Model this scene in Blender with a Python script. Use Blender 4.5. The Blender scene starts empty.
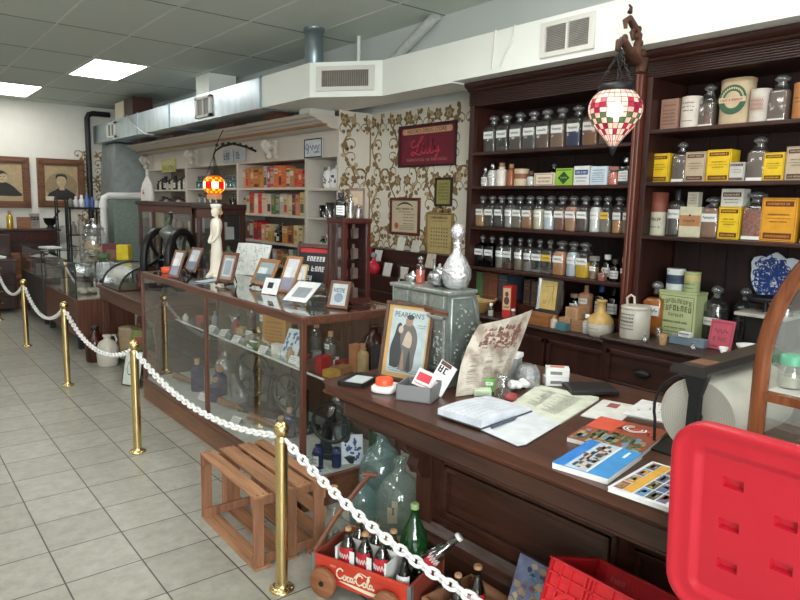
import bpy, math, random
from mathutils import Vector, Matrix
random.seed(11)
SC = bpy.context.scene
COL = SC.collection
PI = math.pi
rnd = random.uniform

# ---------------------------------------------------------------- camera
cam_data = bpy.data.cameras.new('camera')
cam = bpy.data.objects.new('camera', cam_data)
COL.objects.link(cam)
cam_data.sensor_fit = 'HORIZONTAL'
cam_data.sensor_width = 36.0
cam_data.lens = 656.6 / 800 * 36.0
cam_data.clip_start = 0.02
cr = Vector((0.779486, -0.626002, 0.022873))
cu = Vector((0.071691, 0.125423, 0.989510))
cf = Vector((0.622304, 0.769669, -0.142644))
cam.matrix_world = Matrix(((cr.x, cu.x, -cf.x, 0.0), (cr.y, cu.y, -cf.y, 0.0),
                           (cr.z, cu.z, -cf.z, 1.6787), (0, 0, 0, 1)))
SC.camera = cam

# ---------------------------------------------------------------- world, exposure
world = bpy.data.worlds.new('world')
SC.world = world
world.use_nodes = True
world.node_tree.nodes['Background'].inputs[0].default_value = (0.8, 0.85, 0.9, 1)
world.node_tree.nodes['Background'].inputs[1].default_value = 0.3
SC.view_settings.view_transform = 'Standard'
SC.view_settings.look = 'None'
SC.view_settings.gamma = 1.0
SC.view_settings.use_curve_mapping = False
SC.view_settings.exposure = 0.27
try:
    SC.cycles.transparent_max_bounces = 40
    SC.cycles.max_bounces = 10
except Exception:
    pass
PANEL_STRENGTH = 9.0
# assumed daylight from unseen shop windows behind and left, raised to brighten the ceiling
def area(name, loc, look, sx, sy, power, color):
    l = bpy.data.lights.new(name, 'AREA')
    l.shape = 'RECTANGLE'
    l.size, l.size_y, l.energy, l.color = sx, sy, power, color
    o = bpy.data.objects.new(name, l)
    COL.objects.link(o)
    o.location = loc
    o.rotation_euler = (Vector(look) - Vector(loc)).to_track_quat('-Z', 'Y').to_euler()
    return o
area('assumed_window_daylight', (-1.6, -3.4, 1.9), (1.4, 3.5, 1.6), 3.2, 2.0, 360, (0.93, 0.97, 1.0))

# ---------------------------------------------------------------- colours and materials
def lin(v):
    v /= 255.0
    return v / 12.92 if v <= 0.04045 else ((v + 0.055) / 1.055) ** 2.4
def rgb(r, g, b):
    return (lin(r), lin(g), lin(b), 1.0)
def scale(c, k):
    return (min(c[0]*k, 1), min(c[1]*k, 1), min(c[2]*k, 1), 1.0)
MATS = {}
def _new(name):
    m = bpy.data.materials.new(name)
    m.use_nodes = True
    nt = m.node_tree
    return m, nt, nt.nodes['Principled BSDF']
def mat(name, col, rough=0.5, metal=0.0, var=0.12, nscale=8.0, bump=0.0, spec=0.5, stretch=None):
    """procedural principled material: base colour with noise variation"""
    if name in MATS:
        return MATS[name]
    m, nt, b = _new(name)
    tc = nt.nodes.new('ShaderNodeTexCoord')
    mp = nt.nodes.new('ShaderNodeMapping')
    if stretch:
        mp.inputs['Scale'].default_value = stretch
    nz = nt.nodes.new('ShaderNodeTexNoise')
    nz.inputs['Scale'].default_value = nscale
    nz.inputs['Detail'].default_value = 4
    rp = nt.nodes.new('ShaderNodeValToRGB')
    rp.color_ramp.elements[0].position = 0.3
    rp.color_ramp.elements[1].position = 0.7
    rp.color_ramp.elements[0].color = scale(col, 1 - var)
    rp.color_ramp.elements[1].color = scale(col, 1 + var)
    nt.links.new(tc.outputs['Object'], mp.inputs[0])
    nt.links.new(mp.outputs[0], nz.inputs['Vector'])
    nt.links.new(nz.outputs['Fac'], rp.inputs[0])
    nt.links.new(rp.outputs[0], b.inputs['Base Color'])
    b.inputs['Roughness'].default_value = rough
    b.inputs['Metallic'].default_value = metal
    b.inputs['Specular IOR Level'].default_value = spec
    if bump:
        bp = nt.nodes.new('ShaderNodeBump')
        bp.inputs['Strength'].default_value = bump
        bp.inputs['Distance'].default_value = 0.01
        nt.links.new(nz.outputs['Fac'], bp.inputs['Height'])
        nt.links.new(bp.outputs[0], b.inputs['Normal'])
    MATS[name] = m
    return m
def wood(name, dark, light, rough=0.4, axis='Y', s=1.0, spec=0.5):
    if name in MATS:
        return MATS[name]
    m, nt, b = _new(name)
    tc = nt.nodes.new('ShaderNodeTexCoord')
    mp = nt.nodes.new('ShaderNodeMapping')
    v = {'X': (1.5, 22, 22), 'Y': (22, 1.5, 22), 'Z': (22, 22, 1.5)}[axis]
    mp.inputs['Scale'].default_value = tuple(k*s for k in v)
    nz = nt.nodes.new('ShaderNodeTexNoise')
    nz.inputs['Scale'].default_value = 1.6
    nz.inputs['Detail'].default_value = 6
    nz.inputs['Roughness'].default_value = 0.65
    rp = nt.nodes.new('ShaderNodeValToRGB')
    rp.color_ramp.elements[0].position = 0.32
    rp.color_ramp.elements[1].position = 0.7
    rp.color_ramp.elements[0].color = dark
    rp.color_ramp.elements[1].color = light
    nt.links.new(tc.outputs['Object'], mp.inputs[0])
    nt.links.new(mp.outputs[0], nz.inputs['Vector'])
    nt.links.new(nz.outputs['Fac'], rp.inputs[0])
    nt.links.new(rp.outputs[0], b.inputs['Base Color'])
    b.inputs['Roughness'].default_value = rough
    b.inputs['Specular IOR Level'].default_value = spec
    bp = nt.nodes.new('ShaderNodeBump')
    bp.inputs['Strength'].default_value = 0.15
    bp.inputs['Distance'].default_value = 0.004
    nt.links.new(nz.outputs['Fac'], bp.inputs['Height'])
    nt.links.new(bp.outputs[0], b.inputs['Normal'])
    MATS[name] = m
    return m
def glass(name, tint=(0.95, 0.97, 0.97, 1), base=0.05, edge=0.75, rough=0.03, haze=0.0, hcol=(0.4, 0.42, 0.42, 1)):
    """thin pane: clear transmission with a tint and a sheen growing at grazing angles"""
    if name in MATS:
        return MATS[name]
    m, nt, b = _new(name)
    nt.nodes.remove(b)
    out = nt.nodes['Material Output']
    tr = nt.nodes.new('ShaderNodeBsdfTransparent')
    tr.inputs[0].default_value = tint
    gl = nt.nodes.new('ShaderNodeBsdfGlossy')
    gl.inputs['Color'].default_value = (1, 1, 1, 1)
    gl.inputs['Roughness'].default_value = rough
    lw = nt.nodes.new('ShaderNodeLayerWeight')
    lw.inputs[0].default_value = 0.5
    pw = nt.nodes.new('ShaderNodeMath'); pw.operation = 'POWER'
    pw.inputs[1].default_value = 4.0
    mu = nt.nodes.new('ShaderNodeMath'); mu.operation = 'MULTIPLY_ADD'
    mu.inputs[1].default_value = edge
    mu.inputs[2].default_value = base
    mx = nt.nodes.new('ShaderNodeMixShader')
    nt.links.new(lw.outputs['Facing'], pw.inputs[0])
    nt.links.new(pw.outputs[0], mu.inputs[0])
    nt.links.new(mu.outputs[0], mx.inputs[0])
    nt.links.new(tr.outputs[0], mx.inputs[1])
    nt.links.new(gl.outputs[0], mx.inputs[2])
    last = mx
    if haze:                      # dusty, slightly milky old glass
        df = nt.nodes.new('ShaderNodeBsdfDiffuse'); df.inputs[0].default_value = hcol
        tl = nt.nodes.new('ShaderNodeBsdfTranslucent'); tl.inputs[0].default_value = hcol
        m1 = nt.nodes.new('ShaderNodeMixShader'); m1.inputs[0].default_value = 0.4
        m2 = nt.nodes.new('ShaderNodeMixShader'); m2.inputs[0].default_value = haze
        nt.links.new(df.outputs[0], m1.inputs[1]); nt.links.new(tl.outputs[0], m1.inputs[2])
        nt.links.new(mx.outputs[0], m2.inputs[1]); nt.links.new(m1.outputs[0], m2.inputs[2])
        last = m2
    nt.links.new(last.outputs[0], out.inputs[0])
    MATS[name] = m
    return m
def glow(name, col, strength):
    if name in MATS:
        return MATS[name]
    m, nt, b = _new(name)
    b.inputs['Base Color'].default_value = col
    b.inputs['Emission Color'].default_value = col
    b.inputs['Emission Strength'].default_value = strength
    b.inputs['Roughness'].default_value = 0.3
    MATS[name] = m
    return m
def tiles(name, c1, c2, grout, w, h, mortar, ox, oy, rough, nscale=6.0, bump=0.3, var=0.1):
    m, nt, b = _new(name)
    tc = nt.nodes.new('ShaderNodeTexCoord')
    mp = nt.nodes.new('ShaderNodeMapping')
    mp.inputs['Location'].default_value = (-ox, -oy, 0)
    br = nt.nodes.new('ShaderNodeTexBrick')
    br.offset = 0.0
    br.inputs['Scale'].default_value = 1.0
    br.inputs['Brick Width'].default_value = w
    br.inputs['Row Height'].default_value = h
    br.inputs['Mortar Size'].default_value = mortar
    br.inputs['Mortar Smooth'].default_value = 0.1
    br.inputs['Bias'].default_value = 0.0
    br.inputs['Color1'].default_value = c1
    br.inputs['Color2'].default_value = c2
    br.inputs['Mortar'].default_value = grout
    nz = nt.nodes.new('ShaderNodeTexNoise')
    nz.inputs['Scale'].default_value = nscale
    nz.inputs['Detail'].default_value = 8
    nz.inputs['Roughness'].default_value = 0.7
    mr = nt.nodes.new('ShaderNodeMapRange')
    mr.inputs['From Min'].default_value = 0.3
    mr.inputs['From Max'].default_value = 0.7
    mr.inputs['To Min'].default_value = 1 - var
    mr.inputs['To Max'].default_value = 1 + var
    mul = nt.nodes.new('ShaderNodeMix'); mul.data_type = 'RGBA'; mul.blend_type = 'MULTIPLY'
    mul.inputs[0].default_value = 1.0
    nt.links.new(tc.outputs['Object'], mp.inputs[0])
    nt.links.new(mp.outputs[0], br.inputs['Vector'])
    nt.links.new(tc.outputs['Object'], nz.inputs['Vector'])
    nt.links.new(nz.outputs['Fac'], mr.inputs['Value'])
    nt.links.new(br.outputs['Color'], mul.inputs[6])
    nt.links.new(mr.outputs[0], mul.inputs[7])
    nt.links.new(mul.outputs[2], b.inputs['Base Color'])
    bp = nt.nodes.new('ShaderNodeBump')
    bp.inputs['Strength'].default_value = bump
    bp.inputs['Distance'].default_value = 0.003
    bp.invert = True
    nt.links.new(br.outputs['Fac'], bp.inputs['Height'])
    nt.links.new(bp.outputs[0], b.inputs['Normal'])
    b.inputs['Roughness'].default_value = rough
    MATS[name] = m
    return m

# ---------------------------------------------------------------- mesh building
class MB:
    def __init__(s):
        s.v, s.f, s.mi, s.sm = [], [], [], []
        s.M = Matrix.Identity(4)
        s.m = 0
    def at(s, loc=(0, 0, 0), rot=(0, 0, 0)):
        from mathutils import Euler
        s.M = Matrix.Translation(loc) @ Euler(rot).to_matrix().to_4x4()
        return s
    def add(s, vs, fs, smooth=False):
        n = len(s.v)
        s.v += [s.M @ Vector(p) for p in vs]
        for f in fs:
            s.f.append([i + n for i in f]); s.mi.append(s.m); s.sm.append(smooth)
        return s
    def box(s, x0, x1, y0, y1, z0, z1):
        vs = [(x, y, z) for z in (z0, z1) for y in (y0, y1) for x in (x0, x1)]
        return s.add(vs, [(0, 2, 3, 1), (4, 5, 7, 6), (0, 1, 5, 4), (2, 6, 7, 3), (0, 4, 6, 2), (1, 3, 7, 5)])
    def cbox(s, cx, cy, z0, w, d, h):
        return s.box(cx-w/2, cx+w/2, cy-d/2, cy+d/2, z0, z0+h)
    def quad(s, *p):
        return s.add(p, [tuple(range(len(p)))])
    def prism(s, poly, axis, a, b):
        """polygon (u,v) extruded along axis: X -> (y,z), Y -> (x,z), Z -> (x,y)"""
        def P(u, v, w):
            return {'X': (w, u, v), 'Y': (u, w, v), 'Z': (u, v, w)}[axis]
        n = len(poly)
        vs = [P(u, v, a) for u, v in poly] + [P(u, v, b) for u, v in poly]
        fs = [tuple(range(n)), tuple(range(2*n-1, n-1, -1))]
        fs += [(i, (i+1) % n + n*0, (i+1) % n + n, i + n) for i in range(n)]
        return s.add(vs, fs)
    def lathe(s, prof, seg=20, c=(0, 0, 0), sx=1.0, sy=1.0, n=2.0, caps=True, smooth=True, a0=0.0, a1=2*PI):
        """prof = list of (radius, z[, squareness]); superellipse cross-section"""
        full = abs(a1 - a0 - 2*PI) < 1e-6
        cnt = seg if full else seg + 1
        vs = []
        for p in prof:
            r, z = p[0], p[1]
            q = p[2] if len(p) > 2 else n
            for k in range(cnt):
                a = a0 + (a1 - a0)*k/seg
                ca, sa = math.cos(a), math.sin(a)
                if q != 2.0:
                    ca = math.copysign(abs(ca)**(2/q), ca); sa = math.copysign(abs(sa)**(2/q), sa)
                vs.append((c[0] + r*sx*ca, c[1] + r*sy*sa, c[2] + z))
        fs = []
        for i in range(len(prof)-1):
            for k in range(seg):
                k2 = (k+1) % cnt
                fs.append((i*cnt+k, i*cnt+k2, (i+1)*cnt+k2, (i+1)*cnt+k))
        s.add(vs, fs, smooth)
        if caps and full:
            if prof[0][0] > 1e-5: s.add([vs[k] for k in range(cnt)], [tuple(reversed(range(cnt)))])
            if prof[-1][0] > 1e-5:
                b = (len(prof)-1)*cnt
                s.add([vs[b+k] for k in range(cnt)], [tuple(range(cnt))])
        return s
    def ball(s, c, r, seg=12, rings=8, sx=1, sy=1, sz=1):
        pr = [(max(r*math.sin(PI*i/rings), 1e-6), -r*sz*math.cos(PI*i/rings)) for i in range(rings+1)]
        return s.lathe(pr, seg, c, sx, sy, caps=False)
    def tube(s, path, r, seg=8, closed=False, caps=True, flat=1.0):
        P = [Vector(p) for p in path]
        n = len(P)
        R = r if isinstance(r, (list, tuple)) else [r]*n
        vs = []
        up = Vector((0, 0, 1))
        prev = None
        for i in range(n):
            if closed: t = P[(i+1) % n] - P[i-1]
            else: t = P[min(i+1, n-1)] - P[max(i-1, 0)]
            t.normalize()
            if prev is None:
                a = up if abs(t.dot(up)) < 0.9 else Vector((1, 0, 0))
                x = t.cross(a).normalized()
            else:
                x = (prev - t*prev.dot(t)).normalized()
            prev = x
            y = t.cross(x)
            for k in range(seg):
                a = 2*PI*k/seg
                vs.append(P[i] + x*(R[i]*math.cos(a)) + y*(R[i]*flat*math.sin(a)))
        fs = []
        for i in range(n if closed else n-1):
            j = (i+1) % n
            for k in range(seg):
                k2 = (k+1) % seg
                fs.append((i*seg+k, i*seg+k2, j*seg+k2, j*seg+k))
        s.add(vs, fs, True)
        if caps and not closed:
            s.add(vs[:seg], [tuple(reversed(range(seg)))])
            s.add(vs[-seg:], [tuple(range(seg))])
        return s
    def cyl(s, p, q, r, seg=14, r2=None):
        return s.tube([p, q], [r, r if r2 is None else r2], seg)
    def ribbon(s, pts, w, y=0.0, taper=True):
        """flat stroke in the local XZ plane facing -Y"""
        n = len(pts)
        vs = []
        for i, (x, z) in enumerate(pts):
            x0, z0 = pts[max(i-1, 0)]; x1, z1 = pts[min(i+1, n-1)]
            t = Vector((x1-x0, z1-z0)); 
            if t.length < 1e-9: t = Vector((1, 0))
            t.normalize()
            ww = w if not isinstance(w, (list, tuple)) else w[i]
            if taper and not isinstance(w, (list, tuple)):
                ww = w*(0.45 + 0.55*math.sin(PI*i/(n-1)))
            vs.append((x - t.y*ww/2, y, z + t.x*ww/2))
            vs.append((x + t.y*ww/2, y, z - t.x*ww/2))
        return s.add(vs, [(2*i, 2*i+1, 2*i+3, 2*i+2) for i in range(n-1)])
    def strip(s, x0, x1, z0, z1, y=0.0):
        """flat rectangle in XZ facing -Y"""
        return s.add([(x0, y, z0), (x1, y, z0), (x1, y, z1), (x0, y, z1)], [(0, 1, 2, 3)])
    def poly(s, pts, y=0.0):
        return s.add([(x, y, z) for x, z in pts], [tuple(range(len(pts)))])
    def oval(s, cx, cz, rx, rz, y=0.0, seg=18):
        return s.poly([(cx + rx*math.cos(2*PI*k/seg), cz + rz*math.sin(2*PI*k/seg)) for k in range(seg)], y)
    def ring(s, cx, cz, r0, r1, y=0.0, seg=28, sz=1.0):
        vs = []
        for k in range(seg):
            a = 2*PI*k/seg
            vs += [(cx + r0*math.cos(a), y, cz + sz*r0*math.sin(a)), (cx + r1*math.cos(a), y, cz + sz*r1*math.sin(a))]
        return s.add(vs, [(2*k, 2*k+1, (2*k+3) % (2*seg), (2*k+2) % (2*seg)) for k in range(seg)])
    def words(s, x0, x1, z0, h, y=0.0, th=None, gap=0.18):
        """a row of illegible letter-like strokes (print too small to read in the photo)"""
        th = th or h*0.2
        x = x0
        while x < x1 - h*0.3:
            w = h*rnd(0.45, 0.75)
            if x + w > x1: break
            k = random.random()
            s.strip(x, x+th, z0, z0+h, y)
            if k < 0.5: s.strip(x+w-th, x+w, z0, z0+h, y)
            if k < 0.35 or k > 0.6: s.strip(x, x+w, z0+h-th, z0+h, y)
            if 0.2 < k < 0.9: s.strip(x, x+w, z0+h*0.45, z0+h*0.45+th*0.8, y)
            if k > 0.4: s.strip(x, x+w*0.9, z0, z0+th, y)
            x += w + h*gap
            if random.random() < 0.12: x += h*0.4
        return s
    def scrawl(s, x0, x1, z, h, y=0.0, w=None):
        n = max(8, int((x1-x0)/h*5))
        pts = [(x0 + (x1-x0)*i/n, z + h*0.5*math.sin(i*1.7)*rnd(0.3, 1)) for i in range(n+1)]
        return s.ribbon(pts, w or h*0.3, y, taper=False)

def mesh_obj(name, mb, mats, bevel=0.0):
    me = bpy.data.meshes.new(name)
    me.from_pydata([tuple(v) for v in mb.v], [], mb.f)
    if not isinstance(mats, (list, tuple)): mats = [mats]
    for m in mats: me.materials.append(m)
    for p, mi, sm in zip(me.polygons, mb.mi, mb.sm):
        p.material_index = min(mi, len(mats)-1); p.use_smooth = sm
    me.update()
    o = bpy.data.objects.new(name, me)
    COL.objects.link(o)
    if bevel:
        bv = o.modifiers.new('bevel', 'BEVEL')
        bv.width = bevel; bv.segments = 2; bv.limit_method = 'ANGLE'; bv.angle_limit = 0.7
    return o
def T(name, label, cat, loc=(0, 0, 0), rz=0.0, group=None, rot=None):
    o = bpy.data.objects.new(name, None)
    COL.objects.link(o)
    o.empty_display_size = 0.05
    o.location = loc
    o.rotation_euler = rot or (0, 0, rz)
    o['label'] = label; o['category'] = cat
    if group: o['group'] = group
    return o
def P(name, mb, mats, parent, bevel=0.0, label=None, loc=None, rot=None, kind=None):
    o = mesh_obj(name, mb, mats, bevel)
    o.parent = parent
    if loc: o.location = loc
    if rot: o.rotation_euler = rot
    if label: o['label'] = label
    if kind: o['kind'] = kind
    return o
def S(name, mb, mats, label, cat, loc=(0, 0, 0), rz=0.0, group=None, bevel=0.0, rot=None, kind=None):
    o = mesh_obj(name, mb, mats, bevel)
    o.location = loc
    o.rotation_euler = rot or (0, 0, rz)
    o['label'] = label; o['category'] = cat
    if group: o['group'] = group
    if kind: o['kind'] = kind
    return o
def struct(name, mb, mats, bevel=0.0, loc=None):
    o = mesh_obj(name, mb, mats, bevel)
    o['kind'] = 'structure'
    if loc: o.location = loc
    return o
def dup(root, loc, rz=None, label=None, group=None):
    r = root.copy(); COL.objects.link(r)
    r.location = loc
    if rz is not None: r.rotation_euler = (0, 0, rz)
    if label: r['label'] = label
    if group: r['group'] = group
    for ch in list(root.children):
        c = ch.copy(); COL.objects.link(c); c.parent = r
        for g in list(ch.children):
            d = g.copy(); COL.objects.link(d); d.parent = c
    return r
def lettering(text, mats, parent, x, z, size, y=-0.001, width=None, shear=0.0, align='CENTER', rot=None, name='lettering', xsc=1.0, loc=None):
    """real letters, in the parent's local XZ plane, facing -Y"""
    cu = bpy.data.curves.new('text', 'FONT')
    cu.body = text; cu.size = size; cu.shear = shear
    cu.align_x = align; cu.align_y = 'CENTER'; cu.resolution_u = 3
    to = bpy.data.objects.new('text', cu)
    COL.objects.link(to)
    dg = bpy.context.evaluated_depsgraph_get()
    me = bpy.data.meshes.new_from_object(to.evaluated_get(dg))
    bpy.data.objects.remove(to); bpy.data.curves.remove(cu)
    xs = [v.co.x for v in me.vertices] or [0]
    k = xsc
    if width: k = width/max(max(xs)-min(xs), 1e-6)
    R = Matrix.Identity(4)
    if rot: R = Matrix.Rotation(rot, 4, 'Y')
    for v in me.vertices:
        p = R @ Vector((v.co.x*k, 0, v.co.y))
        v.co = (p.x + x, y, p.z + z)
    me.name = name
    me.materials.clear(); me.materials.append(mats)
    o = bpy.data.objects.new(name, me)
    COL.objects.link(o)
    o.parent = parent
    if loc: o.location = loc
    return o

# palette
M_mahog = wood('mahogany', rgb(38, 22, 19), rgb(70, 36, 28), 0.38, 'Z')
M_mahogY = wood('mahogany_long', rgb(38, 22, 19), rgb(70, 36, 28), 0.38, 'Y')
M_mahog_red = wood('mahogany_red', rgb(70, 32, 22), rgb(118, 58, 40), 0.35, 'Z')
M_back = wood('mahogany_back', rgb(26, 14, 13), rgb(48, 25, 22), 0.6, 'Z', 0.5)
M_counter = wood('counter_wood', rgb(48, 27, 20), rgb(78, 46, 34), 0.33, 'Y')
M_counter_top = wood('counter_top_wood', rgb(56, 31, 22), rgb(92, 54, 38), 0.3, 'Y', 0.6)
M_case = wood('case_wood', rgb(72, 44, 34), rgb(112, 70, 54), 0.35, 'Y')
M_caseZ = wood('case_wood_upright', rgb(72, 44, 34), rgb(112, 70, 54), 0.35, 'Z')
M_kick = wood('kick_wood', rgb(104, 68, 48), rgb(142, 96, 68), 0.35, 'Y')
M_cherry = wood('cherry', rgb(54, 24, 20), rgb(88, 40, 32), 0.3, 'Z')
M_oak = wood('oak', rgb(110, 66, 40), rgb(156, 102, 66), 0.4, 'X')
M_arch = wood('arch_wood', rgb(92, 48, 26), rgb(142, 82, 46), 0.25, 'Z')
M_crate = wood('crate_wood', rgb(132, 92, 66), rgb(178, 132, 98), 0.65, 'Y', 1.0, 0.3)
M_crateZ = wood('crate_wood_upright', rgb(118, 80, 58), rgb(162, 116, 88), 0.65, 'Z', 1.0, 0.3)
M_plank = wood('old_plank', rgb(104, 74, 56), rgb(150, 112, 84), 0.6, 'X')
M_white = mat('white_paint', rgb(222, 220, 212), 0.5, var=0.03, nscale=2)
M_duct = mat('duct_paint', rgb(246, 249, 242), 0.45, var=0.03, nscale=2)
M_wallp = mat('grey_wall', rgb(206, 211, 208), 0.7, var=0.03, nscale=1.5)
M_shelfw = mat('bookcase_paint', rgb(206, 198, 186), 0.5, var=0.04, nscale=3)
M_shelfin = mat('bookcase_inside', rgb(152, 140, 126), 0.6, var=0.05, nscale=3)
M_galv = mat('galvanised', rgb(186, 200, 206), 0.28, 0.85, var=0.14, nscale=3, stretch=(1, 3, 1))
M_galv2 = mat('galvanised_pipe', rgb(150, 164, 172), 0.38, 0.8, var=0.1, nscale=4)
M_black = mat('black_paint', rgb(26, 25, 26), 0.45, var=0.2)
M_iron = mat('black_iron', rgb(34, 33, 34), 0.4, 0.3, var=0.2, nscale=20)
M_brass = mat('brass', rgb(226, 200, 142), 0.22, 1.0, var=0.1, nscale=6)
M_brassy = mat('dull_brass', rgb(150, 118, 66), 0.4, 0.9, var=0.15)
M_steel = mat('steel', rgb(170, 172, 174), 0.25, 1.0, var=0.08)
M_plasticw = mat('white_plastic', rgb(236, 236, 234), 0.35, var=0.02)
M_red = mat('red_plastic', rgb(184, 28, 45), 0.32, var=0.03, nscale=3)
M_redcrate = mat('red_crate_plastic', rgb(214, 40, 48), 0.4, var=0.04, nscale=3)
M_paper = mat('paper', rgb(222, 223, 220), 0.7, var=0.03)
M_paperc = mat('cream_paper', rgb(226, 218, 192), 0.7, var=0.05)
M_papert = mat('tan_paper', rgb(196, 168, 118), 0.7, var=0.08)
M_papero = mat('newsprint', rgb(196, 186, 170), 0.75, var=0.07, nscale=5)
M_ink = mat('ink', rgb(40, 38, 40), 0.6, var=0.1)
M_inkb = mat('blue_ink', rgb(44, 70, 128), 0.6, var=0.15)
M_inkr = mat('red_ink', rgb(150, 40, 36), 0.6, var=0.1)
M_grey = mat('grey_card', rgb(128, 128, 130), 0.6, var=0.04)
M_cream = mat('cream', rgb(222, 212, 186), 0.5, var=0.05)
M_stone = mat('stoneware', rgb(204, 198, 186), 0.35, var=0.05)
M_brownglaze = mat('brown_glaze', rgb(62, 28, 20), 0.15, var=0.2)
M_cork = mat('cork', rgb(176, 136, 98), 0.8, var=0.2, nscale=60)
M_tan = mat('tan_box', rgb(182, 142, 104), 0.65, var=0.1)
M_leaf = mat('greenish', rgb(74, 106, 66), 0.5, var=0.2)
M_orange = mat('orange_plastic', rgb(232, 84, 44), 0.4, var=0.05)
G_clear = glass('clear_glass', (0.93, 0.95, 0.95, 1), 0.08, 0.7, 0.05, 0.05)
G_pane = glass('pane_glass', (0.97, 0.98, 0.97, 1), 0.13, 0.85, 0.01)
G_bottle = glass('bottle_glass', (0.9, 0.91, 0.91, 1), 0.1, 0.6, 0.08, 0.08, (0.4, 0.4, 0.39, 1))
G_aqua = glass('aqua_glass', (0.72, 0.84, 0.83, 1), 0.1, 0.6, 0.06, 0.34, (0.3, 0.44, 0.43, 1))
G_green = glass('green_glass', (0.08, 0.46, 0.18, 1), 0.09, 0.5, 0.05, 0.22, (0.04, 0.24, 0.08, 1))
G_blue = glass('cobalt_glass', (0.05, 0.09, 0.5, 1), 0.08, 0.4, 0.06, 0.35, (0.05, 0.07, 0.3, 1))
G_amber = glass('amber_glass', (0.5, 0.17, 0.06, 1), 0.08, 0.5, 0.06)
G_dark = glass('dark_glass', (0.06, 0.055, 0.06, 1), 0.07, 0.5, 0.06)
G_frost = glass('cut_glass', (0.72, 0.74, 0.76, 1), 0.22, 0.6, 0.25)
G_top = glass('case_top_glass', (0.86, 0.91, 0.89, 1), 0.09, 0.85, 0.015)
CM = {}
def col(r, g, b, rough=0.55, var=0.12):
    k = (r, g, b, rough)
    if k not in CM:
        CM[k] = mat('tone_%d' % len(CM), rgb(r, g, b), rough, var=var, nscale=18)
    return CM[k]

# ================================================================ setting
WX, WY, CZ = 4.2, 12.7, 3.26
XL, YN = -3.6, -3.2
M_floor = tiles('floor_tile', rgb(150, 148, 137), rgb(162, 160, 149), rgb(56, 54, 50), 0.33, 0.33, 0.0035, 0.2302, 0.0152, 0.35, 13.0, 0.4, 0.2)
M_ceil = tiles('ceiling_tile', rgb(206, 214, 206), rgb(212, 219, 211), rgb(228, 230, 224), 0.64, 1.32, 0.010, 2.12, 8.25, 0.8, 60.0, 0.25, 0.03)
struct('floor', MB().box(XL, WX, YN, WY, -0.1, 0), M_floor)
struct('ceiling', MB().box(XL, WX, YN, WY, CZ, CZ+0.1), M_ceil)
struct('wall_far', MB().box(XL, WX, WY, WY+0.12, 0, CZ), mat('far_wall_paint', rgb(232, 230, 220), 0.7, var=0.02))
struct('wall_right', MB().box(WX, WX+0.12, YN, WY, 0, CZ), M_wallp)
struct('wall_left', MB().box(XL-0.12, XL, YN, WY, 0, CZ), mat('left_wall_paint', rgb(214, 212, 204), 0.7, var=0.02))
nw = MB()
nw.box(XL, -3.3, YN-0.12, YN, 0, CZ); nw.box(0.1, WX, YN-0.12, YN, 0, CZ)
nw.box(-3.3, 0.1, YN-0.12, YN, 0, 0.7); nw.box(-3.3, 0.1, YN-0.12, YN, 2.9, CZ)
struct('wall_near', nw, mat('near_wall_paint', rgb(214, 212, 204), 0.7, var=0.02))
wn = MB()
for x in (-3.3, -1.63, 0.04): wn.box(x, x+0.06, YN-0.1, YN-0.02, 0.7, 2.9)
wn.box(-3.3, 0.1, YN-0.1, YN-0.02, 0.7, 0.76); wn.box(-3.3, 0.1, YN-0.1, YN-0.02, 2.84, 2.9)
wf = struct('window_1', wn, M_white)
P('pane', MB().box(-3.28, 0.08, YN-0.065, YN-0.058, 0.74, 2.86), G_pane, wf)
struct('baseboard_far', MB().box(XL, WX, WY-0.02, WY, 0, 0.1), M_mahogY)

struct('wall_right_upper', MB().box(3.88, WX, YN, WY, 2.935, CZ), M_wallp)
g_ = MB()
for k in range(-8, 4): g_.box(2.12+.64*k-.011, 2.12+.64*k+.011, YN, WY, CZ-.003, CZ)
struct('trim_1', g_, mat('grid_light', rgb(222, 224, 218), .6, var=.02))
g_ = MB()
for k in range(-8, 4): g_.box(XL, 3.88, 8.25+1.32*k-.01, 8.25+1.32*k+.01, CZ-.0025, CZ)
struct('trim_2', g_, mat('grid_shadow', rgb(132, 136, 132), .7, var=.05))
# ceiling light panels (2 x 4 troffers)
def ceiling_light(x0, y0, label, grp=None):
    t = T('ceiling_light', label, 'light', (x0+0.32, y0+0.66, CZ), 0, grp)
    f = MB()
    f.box(-0.315, 0.315, -0.655, -0.625, -0.012, 0); f.box(-0.315, 0.315, 0.625, 0.655, -0.012, 0)
    f.box(-0.315, -0.29, -0.63, 0.63, -0.012, 0); f.box(0.29, 0.315, -0.63, 0.63, -0.012, 0)
    P('frame', f, M_white, t)
    P('diffuser', MB().box(-0.295, 0.295, -0.63, 0.63, -0.008, -0.003), glow('panel_light', (1.0, 0.985, 0.95, 1), PANEL_STRENGTH), t)
ceiling_light(2.12, 8.25, 'bright square ceiling light panel nearest the air duct')
ceiling_light(1.48, 10.89, 'bright ceiling light panel at the far wall above the portraits')
for (x, y, lb) in ((0.2, 4.29, 'ceiling light panel over the aisle beyond the left edge'), (0.2, 1.65, 'ceiling light panel over the near end of the aisle'),
               (2.12, -0.99, 'ceiling light panel behind the camera over the counter'), (2.12, 1.65, 'ceiling light panel over the brown counter'),
               (-1.72, 4.29, 'ceiling light panel over the left half of the shop, middle'), (-1.72, 8.25, 'ceiling light panel over the left half of the shop, far end'),
               (0.2, -2.31, 'ceiling light panel by the shop front'), (-1.72, 1.65, 'added ceiling light panel out of view on the left, lighting the shelves')):  # last panel is added out of view to light the shelves frontally
    ceiling_light(x, y, lb)

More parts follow.
